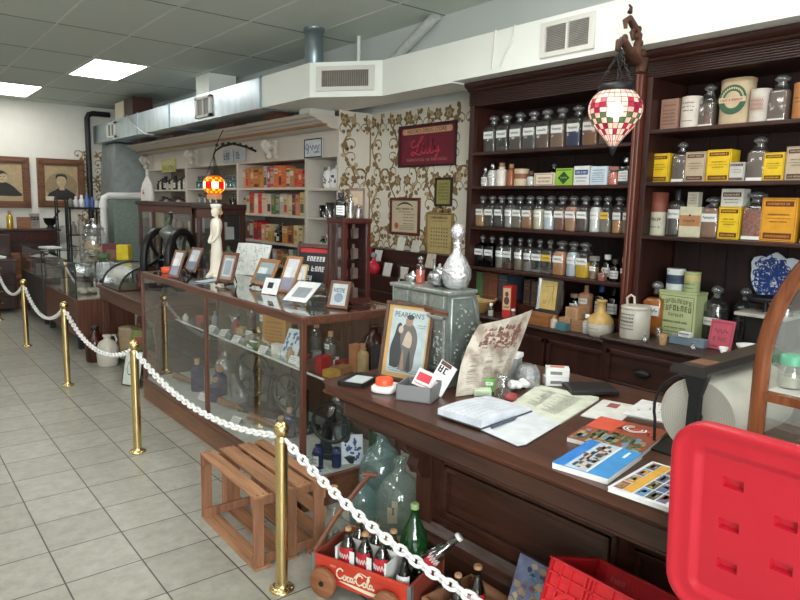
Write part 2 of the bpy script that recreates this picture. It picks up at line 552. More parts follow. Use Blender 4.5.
# ================================================================ ducts and pipes
DZ0, DZ1 = 2.62, 2.92
t = T('air_duct', 'long shiny galvanised air duct running under the ceiling above the white bookcase', 'duct', (3.17, 6.2, DZ0))
P('duct_body', MB().box(0, 0.5, 0, 6.35, 0, 0.3), M_galv, t)
for y in (0.01, 2.6, 3.9, 5.2): P('seam', MB().box(-0.012, 0.512, y, y+0.03, -0.012, 0.312), M_galv2, t)
for yy in (1.24, 5.0):
    b = MB()
    b.box(-0.025, 0, yy, yy+0.05, 0.03, 0.27); b.box(-0.025, 0, yy+0.4, yy+0.45, 0.03, 0.27)
    b.box(-0.025, 0, yy, yy+0.45, 0.03, 0.06); b.box(-0.025, 0, yy, yy+0.45, 0.24, 0.27)
    b.box(-0.02, 0, yy+0.22, yy+0.24, 0.04, 0.26)
    v = P('vent', b, M_white, t)
    P('grille', MB().box(-0.008, 0.002, yy+0.04, yy+0.41, 0.05, 0.25), col(120, 118, 116), v)
# white boxed duct with the diagonal step
t = T('boxed_duct', 'white painted boxed duct stepping back above the floral wallpaper', 'duct', (0, 0, 0))
b = MB()
b.prism([(3.17, 6.2), (3.17, 5.28), (3.57, 4.73), (3.57, 3.84), (3.88, 3.84), (3.88, 6.2)], 'Z', DZ0, DZ1)
b.box(3.57, 3.88, -1.0, 3.841, 2.63, DZ1)
P('duct_body', b, M_duct, t)
d = Vector((0.40, -0.55, 0)); L = d.length; ang = math.atan2(d.y, d.x)
v = MB().at((3.37, 5.005, DZ0+0.155), (0, 0, ang))
for (x0, x1, z0, z1) in ((-0.27, 0.27, 0.07, 0.105), (-0.27, 0.27, -0.105, -0.07), (-0.27, -0.22, -0.07, 0.07), (0.22, 0.27, -0.07, 0.07)):
    v.box(x0, x1, -0.022, 0.0, z0, z1)
ve = P('vent', v, M_white, t)
g = MB().at((3.37, 5.005, DZ0+0.155), (0, 0, ang))
for k in range(26): g.box(-0.22+k*0.0172, -0.22+k*0.0172+0.008, -0.012, -0.002, -0.08, 0.08)
P('grille', g, col(150, 142, 132), ve)
P('vent_back', MB().at((3.37, 5.005, DZ0+0.155), (0, 0, ang)).box(-0.22, 0.22, -0.003, -0.0005, -0.08, 0.08), col(92, 84, 78), ve)
v = MB()
for (y0, y1, z0, z1) in ((2.56, 2.98, 2.855, 2.885), (2.56, 2.98, 2.665, 2.695), (2.56, 2.60, 2.695, 2.855), (2.94, 2.98, 2.695, 2.855), (2.76, 2.775, 2.695, 2.855)):
    v.box(3.55, 3.5695, y0, y1, z0, z1)
ve = P('vent', v, M_white, t)
g = MB()
for k in range(15): g.box(3.56, 3.571, 2.60, 2.94, 2.70+k*0.0105, 2.705+k*0.0105)
P('grille', g, col(160, 156, 150), ve)
P('vent_back', MB().box(3.567, 3.5705, 2.60, 2.94, 2.69, 2.86), col(96, 90, 86), ve)
S('flue_pipe', MB().lathe([(0.085, 0), (0.085, 0.31), (0.095, 0.31), (0.095, 0.342)], 24), M_galv2,
  'grey galvanised round pipe rising from the white duct to the ceiling', 'pipe', (3.3, 5.42, DZ1))
S('support_rod', MB().lathe([(0.018, 0), (0.018, 0.338)], 12), M_duct,
  'thin white rod between the white duct and the ceiling, right of the round pipe', 'pipe', (3.75, 5.35, DZ1))
b = MB().tube([(3.82, 5.0, 2.93), (3.80, 4.3, 3.25)], 0.045, 14)
S('drain_pipe', b, col(196, 200, 196), 'white pipe slanting from the duct up to the ceiling', 'pipe')
S('duct_riser', MB().box(0, 0.36, 0, 0.42, 0, 0.335), M_duct, 'pale square riser box joining the galvanised duct to the ceiling', 'duct', (3.42, 8.1, DZ1))
# loose boxes and beams between bookcase and duct
S('storage_box', MB().box(0, 0.3, 0, 0.42, 0, 0.26), M_cream, 'cream box stored on top of the galvanised duct', 'box', (3.2, 10.9, DZ1), bevel=0.004)
S('storage_box', MB().box(0, 0.3, 0, 0.42, 0, 0.28), col(66, 34, 28), 'dark brown box stored on top of the duct beside the cream box', 'box', (3.2, 10.42, DZ1), bevel=0.004)
for i, (y, c, w) in enumerate(((5.83, M_white, 0.2), (6.45, col(112, 62, 46), 0.34), (7.6, col(96, 52, 40), 0.5), (9.6, col(104, 58, 44), 0.7), (11.0, col(88, 48, 38), 0.4))):
    S('packing_block', MB().box(0, 0.3, 0, w, 0, 0.058), c,
      ['white block under the duct at the right end of the bookcase cornice', 'red-brown block in the gap under the right end of the galvanised duct', 'red-brown block under the duct above the lit red lamp',
       'long brown block under the duct, second from the far wall', 'brown block under the duct at the far end of the cornice'][i], 'block', (3.5, y, 2.5605), 0, 'blocks under the duct')
S('duct_cable', MB().tube([(3.16, 10.6, 2.93), (3.15, 10.4, 2.84), (3.15, 10.1, 2.72), (3.16, 9.8, 2.61), (3.24, 9.65, 2.59)], 0.009, 8), M_white, 'loose white cable hanging over the galvanised duct', 'cable')
# far corner: black pipe, furnace plenum, white plastic pipe
b = MB().tube([(0, 0, 0), (0, 0, 1.9), (0.03, 0, 1.96), (0.1, 0, 1.985), (0.38, 0, 1.985)], 0.045, 14)
S('black_pipe', b, M_black, 'black iron pipe climbing the far wall and bending right', 'pipe', (3.09, 12.6, 1.16))
t = T('furnace', 'tall grey-green furnace cabinet in the far right corner', 'furnace', (3.24, 11.78, 0))
P('cabinet', MB().box(0, 0.90, 0, 0.85, 0, 1.66), col(136, 152, 142), t, 0.01)
b = MB()
b.add([(0.02, 0.02, 1.66), (0.88, 0.02, 1.66), (0.88, 0.83, 1.66), (0.02, 0.83, 1.66), (0.08, 0.02, 2.6), (0.6, 0.02, 2.6), (0.6, 0.83, 2.6), (0.08, 0.83, 2.6)],
      [(0, 1, 5, 4), (1, 2, 6, 5), (2, 3, 7, 6), (3, 0, 4, 7), (4, 5, 6, 7)])
P('plenum', b, mat('plenum_metal', rgb(168, 178, 178), 0.4, 0.6, var=0.12), t)
b = MB().tube([(3.06, 11.68, 0.0), (3.06, 11.68, 1.60), (3.07, 11.68, 1.68), (3.14, 11.68, 1.725), (3.7, 11.70, 1.74)], 0.055, 14)
b.tube([(3.06, 11.68, 1.52), (3.06, 11.68, 1.62)], 0.07, 14)
S('plastic_pipe', b, M_plasticw, 'white plastic elbow pipe in front of the grey furnace', 'pipe')

# ================================================================ floral wallpaper
def floral(w, h, seed):
    """scrolling brown vines, leaves and blossoms on a cream sheet: local X 0..w, Z 0..h, facing -Y"""
    R = random.Random(seed)
    m = MB()
    m.m = 0
    m.box(0, w, 0, 0.012, 0, h)
    def clip(pts): return [(min(max(x, 0.004), w-0.004), min(max(z, 0.004), h-0.004)) for x, z in pts]
    def inside(x, z): return 0.0 < x < w and 0.0 < z < h
    def petal(x, z, a, l, wd, mi, y):
        pts = []
        for k in range(9):
            u = k/8
            pts.append((u*l, math.sin(PI*u)**0.8*wd))
        pts += [(u, -v) for u, v in reversed(pts[1:-1])]
        q = [(x + u*math.cos(a) - v*math.sin(a), z + u*math.sin(a) + v*math.cos(a)) for u, v in pts]
        if all(inside(*p) for p in q): m.m = mi; m.poly(q, y)
    def curl(x, z, a, r, turn, y, w0):
        pts = []
        for k in range(15):
            u = k/14
            pts.append((x, z))
            a += turn*(0.16 + 0.42*u)
            x += r*0.14*(1-0.45*u)*math.cos(a); z += r*0.14*(1-0.45*u)*math.sin(a)
        if all(inside(*p) for p in pts):
            m.m = 1; m.ribbon(pts, [w0*(1-0.6*i/14) for i in range(15)], y)
            m.oval(pts[-1][0], pts[-1][1], w0*1.2, w0*1.2, y-0.0002, 8)
    def blossom(x, z, s, y):
        a0 = R.uniform(0, 6.28)
        for k in range(6): petal(x, z, a0+k*1.047, s, s*0.33, 1, y-0.0003)
        for k in range(5): petal(x, z, a0+0.5+k*1.257, s*0.55, s*0.2, 2, y-0.0006)
        if inside(x-s*.2, z-s*.2) and inside(x+s*.2, z+s*.2): m.m = 1; m.oval(x, z, s*0.16, s*0.16, y-0.0009, 10)
    pitch, per = 0.29, 0.60
    n = int(w/pitch)+2
    for i in range(n):
        cx = 0.12 + i*pitch
        ph = (i % 2)*PI
        pts = []
        zz = -0.1
        while zz < h+0.1:
            pts.append((cx + 0.075*math.sin(2*PI*zz/per + ph), zz)); zz += 0.025
        seg = [p for p in pts if inside(*p)]
        if len(seg) > 2: m.m = 1; m.ribbon(seg, [0.018]*len(seg), -0.0005)
        for j in range(int(h/per*4)+2):
            zz = j*per/4 + 0.04
            x = cx + 0.075*math.sin(2*PI*zz/per + ph)
            sd = 1 if (j+i) % 2 else -1
            curl(x, zz, PI/2 - sd*0.5, 0.17, -sd*0.9, -0.0007, 0.018)
            curl(x, zz+0.05, PI/2 + sd*0.9, 0.12, sd*0.8, -0.0008, 0.013)
            for k in range(5):
                petal(x + R.uniform(-0.02, 0.02), zz + R.uniform(-.07, .07), R.uniform(0, 6.28), R.uniform(.055, .09), R.uniform(.017, .027), R.choice((1, 1, 2)), -0.001-0.0002*k)
            if j % 2 == 0: blossom(x + sd*0.10, zz + 0.085, R.uniform(0.06, 0.08), -0.0012)
    return m
M_wp0 = mat('wallpaper_ground', rgb(226, 220, 206), 0.75, var=0.04, nscale=3)
M_wp1 = mat('wallpaper_brown', rgb(132, 106, 70), 0.7, var=0.2, nscale=25)
M_wp2 = mat('wallpaper_tan', rgb(182, 160, 122), 0.7, var=0.15, nscale=25)
o = struct('wall_papered', floral(2.1, 2.62, 3), [M_wp0, M_wp1, M_wp2])
o.location = (4.188, 5.74, 0.0); o.rotation_euler = (0, 0, -PI/2)
o = struct('wall_papered_return', floral(0.40, 2.62, 9), [M_wp0, M_wp1, M_wp2])
o.location = (3.79, 5.728, 0.0)
o = struct('wall_papered_far', floral(0.95, 2.5, 5), [M_wp0, M_wp1, M_wp2])
o.location = (2.88, 12.68, 0.0)

# ================================================================ white bookcase
t = T('bookcase', 'tall cream built-in bookcase with cornice and scroll brackets along the right wall', 'bookcase', (3.8, 5.74, 0))
BH = 2.40
ends = [0.0, 0.66, 2.40, 4.20, 5.90]
for k, y in enumerate(ends):
    P('divider', MB().box(0, 0.385, y-0.0 if k == 0 else y-0.03, y+0.045 if k == 0 else y+0.03, 0, 2.16), M_shelfw, t, 0.003)
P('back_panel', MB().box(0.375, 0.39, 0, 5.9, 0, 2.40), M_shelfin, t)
P('header', MB().box(0.0, 0.375, 0, 5.9, 2.16, 2.43), M_shelfw, t)
SHW = {0: (1.843, 1.530, 1.182, 0.918, 0.55), 1: (1.855, 1.535, 1.20, 0.93, 0.6, 0.3), 2: (1.86, 1.59, 1.3, 1.0, 0.7), 3: (1.845, 1.56, 1.25, 0.9)}
for cI in range(4):
    y0, y1 = ends[cI] + (0.045 if cI == 0 else 0.03), ends[cI+1]-0.03
    for z in SHW[cI]:
        P('shelf', MB().box(0.005, 0.375, y0, y1, z-0.028, z), M_shelfw, t, 0.003)
# cornice profile (x,z) extruded along Y
prof = [(x, z+.045) for x, z in [(0.0, 2.385), (-0.10, 2.39), (-0.14, 2.405), (-0.16, 2.425), (-0.19, 2.43), (-0.22, 2.45), (-0.25, 2.455), (-0.28, 2.475), (-0.33, 2.485), (-0.36, 2.51), (0.375, 2.515), (0.375, 2.385)]]
P('cornice', MB().prism(prof, 'Y', 0.0, 5.9), M_shelfw, t)
P('cornice_band', MB().box(-0.195, -0.15, -0.002, 5.9, 2.452, 2.474), col(150, 108, 70), t, label='brown picture-rail band under the cornice')
def scroll_bracket(y):
    b = MB()
    b.box(-0.05, 0, y-0.05, y+0.05, 2.19, 2.40)
    for s, r in ((0.0, 0.055), (0.11, 0.035)):
        b.M = Matrix.Translation((-0.085, y, 2.335 - s*1.1)) @ Matrix.Rotation(PI/2, 4, 'X')
        b.lathe([(0.001, -0.05), (r*0.5, -0.05), (r*0.55, -0.04), (r, -0.04), (r, 0.04), (r*0.55, 0.04), (r*0.5, 0.05), (0.001, 0.05)], 18, caps=False)
    b.M = Matrix.Identity(4)
    b.tube([(-0.13, y, 2.385), (-0.17, y, 2.34), (-0.12, y, 2.27), (-0.06, y, 2.24), (-0.04, y, 2.19)], [0.03, 0.035, 0.03, 0.026, 0.02], 10)
    for s in (-1, 1):
        b.tube([(-0.06, y+s*0.05, 2.36), (-0.08, y+s*0.12, 2.33), (-0.06, y+s*0.13, 2.26), (-0.05, y+s*0.09, 2.24)], [0.022, 0.024, 0.018, 0.012], 8)
    return b
for y in (1.36, 3.75, 5.75):
    P('bracket', scroll_bracket(y), M_shelfw, t)

# ================================================================ dark apothecary shelving
LZ = (2.103, 1.842, 1.527, 1.209)
RZ = (2.168, 1.855, 1.530)
BT = 0.857
BTR = 0.906
def shelving(name, label, y0, y1, zs, frz, s0, s1, BT):
    """upper case on the wall base cabinet; origin at (3.75, y0, BT), local y to y1-y0"""
    w = y1-y0
    t = T(name, label, 'shelves', (3.75, y0, BT))
    H = 2.575-BT
    P('side_panel', MB().box(0, 0.42, 0, s0, 0, H), M_mahog, t, 0.004)
    P('side_panel', MB().box(0, 0.42, w-s1, w, 0, H), M_mahog, t, 0.004)
    b = MB()
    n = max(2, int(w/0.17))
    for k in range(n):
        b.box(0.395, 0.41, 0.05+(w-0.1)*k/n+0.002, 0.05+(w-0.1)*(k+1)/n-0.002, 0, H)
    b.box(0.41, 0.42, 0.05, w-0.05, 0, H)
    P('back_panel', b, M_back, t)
    for z in zs:
        P('shelf', MB().box(0.0, 0.395, s0, w-s1, z-BT-0.024, z-BT), M_mahogY, t, 0.004)
    # fluted frieze and projecting cornice
    f = MB()
    zf = frz-BT
    f.box(0.0, 0.395, s0, w-s1, zf, H)
    for k in range(int((H-zf-.012)/.0135)):
        z = zf + 0.008 + k*0.0135
        f.prism([(0.0, z), (-0.013, z+0.003), (-0.013, z+0.008), (0.0, z+0.011)], 'Y', 0.0, w)
    P('frieze', f, M_mahogY, t)
    c = MB().prism([(0.42, H-0.01), (-0.02, H-0.012), (-0.03, H-0.004), (-0.035, H+0.006), (-0.05, H+0.012), (-0.065, H+0.024), (-0.07, H+0.034), (-0.07, H+0.05), (0.42, H+0.05)], 'Y', 0.0, w)
    P('cornice', c, M_mahogY, t)
    return t
tL = shelving('apothecary_shelves', 'dark mahogany shelves of labelled chemist bottles between wallpaper and reeded pillar', 2.360, 3.82, LZ, 2.455, 0.014, 0.05, BT)
tR = shelving('apothecary_shelves', 'dark mahogany shelves with yellow boxes and delft plaque, right of the reeded pillar', 0.30, 2.298, RZ, 2.475, 0.05, 0.04, BTR)
b = MB()
b.box(0.0, 0.3, 0.0, 0.055, 0, 1.60)
for k in range(2): b.lathe([(0.014, 0.02), (0.014, 1.59)], 14, (-0.004, 0.0145+k*0.026, 0))
pl = S('shelf_pillar', b, M_mahog_red, 'reddish reeded wooden pillar between the two dark shelf units', 'pillar', (3.725, 2.3015, BTR))
# base cabinets
def knob_pull(p, y, z, x):
    q = MB()
    q.M = Matrix.Translation((x, y, z)) @ Matrix.Rotation(-PI/2, 4, 'Y')
    q.lathe([(0.02, 0.0), (0.052, 0.004), (0.05, 0.016), (0.03, 0.024), (0.001, 0.026)], 16, sx=0.45, sy=1.0, caps=False)
    return P('pull', q, M_iron, p)
def base_cab(label, x0, y0, y1, doors, topz):
    w = y1-y0; d = 4.17-x0
    t = T('base_cabinet', label, 'cabinet', (x0, y0, 0))
    P('body', MB().box(0.03, d, 0, w, 0.08, topz-0.035), M_mahogY, t)
    P('plinth', MB().box(0.05, d, 0.01, w-0.01, 0, 0.08), M_black, t)
    b = MB().prism([(d, topz-0.035), (0.015, topz-0.035), (0.0, topz-0.025), (-0.012, topz-0.012), (-0.008, topz), (d, topz)], 'Y', 0, w)
    P('worktop', b, wood('base_top', rgb(46, 32, 28), rgb(76, 54, 46), 0.4, 'Y'), t)
    for (kind, a, c, z0, z1) in doors:
        e = MB()
        e.box(0.012, 0.03, a, c, z0, z1)
        for (p, q, r, s_) in ((a, a+0.03, z0, z1), (c-0.03, c, z0, z1), (a, c, z0, z0+0.03), (a, c, z1-0.03, z1)):
            e.box(0.0, 0.014, p, q, r, s_)
        dd = P(kind, e, M_mahog if kind == 'door' else M_mahogY, t, 0.004)
        if kind == 'drawer': knob_pull(dd, (a+c)/2, (z0+z1)/2, 0.012)
    return t
base_cab('dark panelled base cabinet under the bottle shelves, behind the paper boxes', 3.62, 2.345, 3.84,
         [('door', 0.03, 0.5, 0.12, 0.78), ('door', 0.52, 0.98, 0.12, 0.78), ('door', 1.0, 1.46, 0.12, 0.78)], BT)
dr = []
for (a, c) in ((1.49, 1.99), (0.97, 1.47), (0.45, 0.95)):
    for (z0, z1) in ((0.61, 0.835), (0.36, 0.59), (0.11, 0.34)): dr.append(('drawer', a, c, z0, z1))
base_cab('dark base cabinet of drawers with cup pulls, under the yellow boxes', 3.50, 0.30, 2.335, dr, BTR)

# ================================================================ brown counter
CT = 0.92
rzc = math.atan(0.0385)
t = T('counter', 'long dark brown wooden shop counter covered with papers and magazines', 'counter', (1.478, 2.36, 0), rzc)
CL = 2.5
def rr(x0, x1, y0, y1, r, n=5):
    p = []
    for (cx, cy, a0) in ((x1-r, y1-r, 0), (x0+r, y1-r, 90), (x0+r, y0+r, 180), (x1-r, y0+r, 270)):
        for k in range(n+1):
            a = math.radians(a0 + 90*k/n); p.append((cx + r*math.cos(a), cy + r*math.sin(a)))
    return p
P('top', MB().prism(rr(0, 1.0, -CL, 0, 0.05), 'Z', CT-0.042, CT), M_counter_top, t, 0.012)
a = MB()
for (ins, z0, z1) in ((0.03, 0.862, 0.879), (0.045, 0.845, 0.863), (0.06, 0.775, 0.846), (0.075, 0.757, 0.776), (0.10, 0.745, 0.758)):
    a.prism(rr(ins, 1.0-ins, -CL+ins, -ins, 0.04), 'Z', z0, z1)
P('apron', a, M_counter, t, 0.004)
BX, BY0 = 0.505, -0.11
P('body', MB().box(BX, 0.92, -CL+0.05, BY0, 0.0, 0.746), M_counter, t)
P('corner_post', MB().box(BX-0.025, BX+0.06, BY0-0.10, BY0+0.005, 0.0, 0.745), wood('counter_upright', rgb(50, 28, 21), rgb(82, 48, 36), 0.33, 'Z'), t, 0.005)
for (a0, a1) in ((BY0-0.15, BY0-1.05), (BY0-1.1, BY0-2.2)):
    f = MB()
    f.box(BX-0.012, BX, a1, a0, 0.56, 0.73)
    for (q, th) in ((0.0, 0.014), (0.025, 0.024)):
        z0, z1, y0, y1 = 0.24+q, 0.53-q, a1+q, a0-q
        for (p0, p1, r0, r1) in ((y0, y1, z0, z0+0.022), (y0, y1, z1-0.022, z1), (y0, y0+0.022, z0, z1), (y1-0.022, y1, z0, z1)):
            f.box(BX-th, BX, p0, p1, r0, r1)
    P('panel_moulding', f, M_counter, t, 0.003)
pm = MB().prism([(BX, 0.0), (BX-0.06, 0.0), (BX-0.06, 0.13), (BX-0.05, 0.15), (BX-0.045, 0.17), (BX-0.03, 0.185), (BX-0.015, 0.205), (BX, 0.21)], 'Y', -CL+0.05, BY0+0.01)
P('plinth', pm, M_counter, t)
def corbel():
    pf = [(0.0, 0.0), (-0.035, 0.02), (-0.05, 0.055), (-0.04, 0.085), (-0.06, 0.10), (-0.085, 0.13), (-0.10, 0.17), (-0.10, 0.20), (-0.075, 0.215), (-0.10, 0.225), (-0.10, 0.25), (0.0, 0.25)]
    return pf
for (y, x) in ((BY0-0.06, BX-0.025),):
    c = MB().prism([(x+u*1.7, 0.42+v*1.3) for u, v in corbel()], 'Y', y-0.035, y+0.035)
    P('corbel', c, M_counter, t, 0.004)
# corbels on the end of the counter, under the overhang
for x in (0.56, 0.86):
    c = MB().prism([(BY0-u*0.85, 0.42+v*1.3) for u, v in corbel()], 'X', x-0.03, x+0.03)
    P('corbel', c, M_counter, t, 0.004)

# ================================================================ glass display case in the aisle
KX0, KX1, KY0, KY1, KT = 1.73, 2.42, 2.95, 5.59, 1.085
t = T('display_case', 'long wood-framed glass display case behind the white chain', 'display case', (KX0, KY0, 0))
W, D = KX1-KX0, KY1-KY0
P('base', MB().box(0, W, 0, D, 0, 0.15), M_kick, t, 0.005)
P('base_moulding', MB().prism([(-0.012, 0.148), (-0.012, 0.162), (0.006, 0.175), (W-0.006, 0.175), (W+0.012, 0.162), (W+0.012, 0.148)], 'Y', -0.012, D+0.012), M_case, t)
P('deck', MB().box(0.02, W-0.02, 0.02, D-0.02, 0.172, 0.18), col(186, 190, 184), t)
f = MB()
for (x0, x1, y0, y1) in ((0, 0.035, 0, D), (W-0.035, W, 0, D), (0.035, W-0.035, 0, 0.035), (0.035, W-0.035, D-0.035, D)):
    f.box(x0, x1, y0, y1, KT-0.045, KT)
P('top_frame', f, M_case, t, 0.005)
for (x, y) in ((0, 0), (0, D-0.03), (W-0.03, 0), (W-0.03, D-0.03), (0, 1.29), (W-0.03, 1.29)):
    P('post', MB().box(x, x+0.03, y, y+0.03, 0.17, KT-0.04), M_caseZ, t, 0.004)
P('top_glass', MB().box(0.033, W-0.033, 0.033, D-0.033, KT-0.012, KT-0.004), G_top, t)
for (y0, y1) in ((0.03, 1.29), (1.32, D-0.03)):
    P('front_glass', MB().quad((0.012, y0, 0.175), (0.012, y1, 0.175), (0.012, y1, KT-0.045), (0.012, y0, KT-0.045)), G_pane, t)
for y in (0.012, D-0.012):
    P('end_glass', MB().quad((0.03, y, 0.175), (W-0.03, y, 0.175), (W-0.03, y, KT-0.045), (0.03, y, KT-0.045)), G_pane, t)
for (y0, y1) in ((0.03, 1.29), (1.32, D-0.03)):
    b = MB().box(W-0.018, W-0.006, y0, y1, 0.175, KT-0.045)
    P('sliding_door', b, wood('case_back_reflection', rgb(96, 82, 68), rgb(132, 116, 98), 0.5, 'Z') if y0 > 1 else wood('case_back_dark', rgb(82, 58, 46), rgb(118, 86, 68), 0.5, 'Z'), t)  # far door paler: floor's reflection in the glass put into its colour
P('inner_shelf', MB().box(0.17, W-0.03, 0.035, 2.3, 0.712, 0.72), glass('shelf_glass', (0.8, 0.88, 0.85, 1), 0.35, 0.6, 0.2), t)
P('shelf_edge', MB().box(.164, .17, .035, 2.3, .711, .721), col(206, 216, 210, .3), t)
sb = MB()
for y in (0.5, 1.6, 2.2): sb.box(0.18, W-0.03, y, y+0.012, 0.695, 0.711)
P('shelf_bracket', sb, M_brassy, t)

S('duct_cable', MB().tube([(3.563, 3.22, 2.925), (3.562, 3.24, 2.82), (3.562, 3.30, 2.74), (3.562, 3.34, 2.66)], .006, 6).tube([(3.563, 3.40, 2.925), (3.562, 3.41, 2.8), (3.562, 3.42, 2.66)], .006, 6), M_white, 'thin white cables running down the duct left of the right-hand vent', 'cable')

# ================================================================ bottles, jars, cartons on the dark shelves
FACE = -PI/2          # local -Y looks out of the shelf (world -X)
def label_plate(w, h, z0, y, rows=1, ink=True, tone=M_paper, border=None):
    m = MB()
    m.m = 0; m.box(-w/2, w/2, y-0.0012, y, z0, z0+h)
    if border: 
        m.m = 1
        for (a, b_, c, d) in ((-w/2, w/2, z0, z0+0.003), (-w/2, w/2, z0+h-0.003, z0+h), (-w/2, -w/2+0.003, z0, z0+h), (w/2-0.003, w/2, z0, z0+h)): m.strip(a, b_, c, d, y-0.0015)
    if ink:
        m.m = 1
        if rows == 1: m.scrawl(-w*0.4, w*0.4, z0+h*0.5, h*0.45, y-0.0016, h*0.1)
        else:
            for r in range(rows):
                hh = h/(rows+1)*0.5
                m.words(-w*0.42, w*0.42, z0+h-(r+1)*h/(rows+0.6), hh, y-0.0016)
    return m
def arc_label(r, h, z0, span=1.5, rows=1):
    m = MB()
    a0 = -PI/2-span/2
    m.lathe([(r+0.0012, z0), (r+0.0012, z0+h)], 10, caps=False, a0=a0, a1=a0+span, smooth=True)
    m.m = 1
    for q in range(rows):
        zc = z0+h*(q+1)/(rows+1)
        n = 26; vs = []
        for k in range(n+1):
            a = -PI/2 - span*0.38 + span*0.76*k/n
            zz = zc + h*0.14*math.sin(k*1.9)*(0.4 + 0.6*((k*7) % 5)/4)
            for dz in (-h*0.045, h*0.045): vs.append(((r+0.0022)*math.cos(a), (r+0.0022)*math.sin(a), zz+dz))
        m.add(vs, [(2*k, 2*k+2, 2*k+3, 2*k+1) for k in range(n)])
    return m
def bottle(label, x, y, z, w, h, shape='square', gl=None, fill=0.55, cont=None, lab='white', stop='glass', group=None, name='apothecary_bottle', cat='bottle', rz=FACE, sq=6.0, neck=0.5, rot=None, shoulder=0.70):
    """stoppered bottle: glass body, contents, label and stopper; w = width, h = height with stopper"""
    gl = gl or G_bottle
    t = T(name, label, cat, (x, y, z), rz, group, rot)
    r = w/2
    q = sq if shape == 'square' else 2.0
    hs = h*shoulder
    hn = h*0.76 if stop == 'glass' else h*0.80
    rn = r*neck
    prof = [(r*0.9, 0.0, q), (r*0.98, h*0.015, q), (r, h*0.05, q), (r, hs*0.9, q), (r*0.95, hs*0.96, q), (r*0.78, hs*1.02, (q+2)/2), (rn*1.06, hs*1.075, 2.0), (rn, hs*1.1, 2.0), (rn, hn, 2.0), (rn*1.25, hn+h*0.008, 2.0), (rn*1.25, hn+h*0.03, 2.0)]
    P('glass_body', MB().lathe(prof, 24), gl, t)
    if cont and fill > 0:
        fz = hs*fill
        pr = [(r*0.9, h*0.015, q), (r*0.955, h*0.04, q), (r*0.955, min(fz, hs*0.88), q)]
        if fz > hs*0.93: pr.append((r*0.72, hs*0.98, (q+2)/2))
        P('contents', MB().lathe(pr, 20), cont, t)
    ht = hn+h*0.03
    if stop == 'glass':
        pr = [(rn*0.75, hn, 2.0), (rn*0.8, ht, 2.0), (rn*0.7, ht+h*0.05, 2.0), (rn*0.8, ht+h*0.075, 2.0), (rn*1.25, ht+h*0.095, 2.0), (rn*1.35, ht+h*0.13, 2.0), (rn*1.2, ht+h*0.165, 2.0), (rn*0.5, h-0.0, 2.0)]
        P('stopper', MB().lathe(pr, 18), glass('stopper_glass', (0.8, 0.82, 0.82, 1), 0.2, 0.6, 0.12, 0.35, (0.34, 0.34, 0.34, 1)), t)
    elif stop == 'cork':
        P('stopper', MB().lathe([(rn*0.85, hn), (rn*0.95, h*0.99), (rn*0.9, h)], 14), M_cork, t)
    elif stop is not None:
        P('cap', MB().lathe([(rn*1.3, hn+h*0.01), (rn*1.32, h*0.99), (rn*1.2, h)], 16), stop, t)
    if lab in ('white', 'yellow', 'low'):
        z0, hh = (hs*0.53, hs*0.27) if lab != 'low' else (hs*0.02, hs*0.1)
        tone = col(214, 176, 62) if lab == 'yellow' else M_paper
        if shape == 'square':
            P('label', label_plate(w*0.84, hh, z0, -r-0.0002, ink=lab != 'low'), [tone, M_ink], t)
        else:
            P('label', arc_label(r, hh, z0), [tone, M_ink], t)
    elif lab == 'oval':
        P('label', arc_label(r, hs*0.2, hs*0.42, 1.1), [M_paper, M_ink], t)
    elif lab == 'big':
        P('label', arc_label(r, hs*0.5, hs*0.2, 2.2, 2) if shape == 'round' else label_plate(w*0.8, hs*0.5, hs*0.2, -r-0.0002, 3), [M_paper, M_ink], t)
    return t
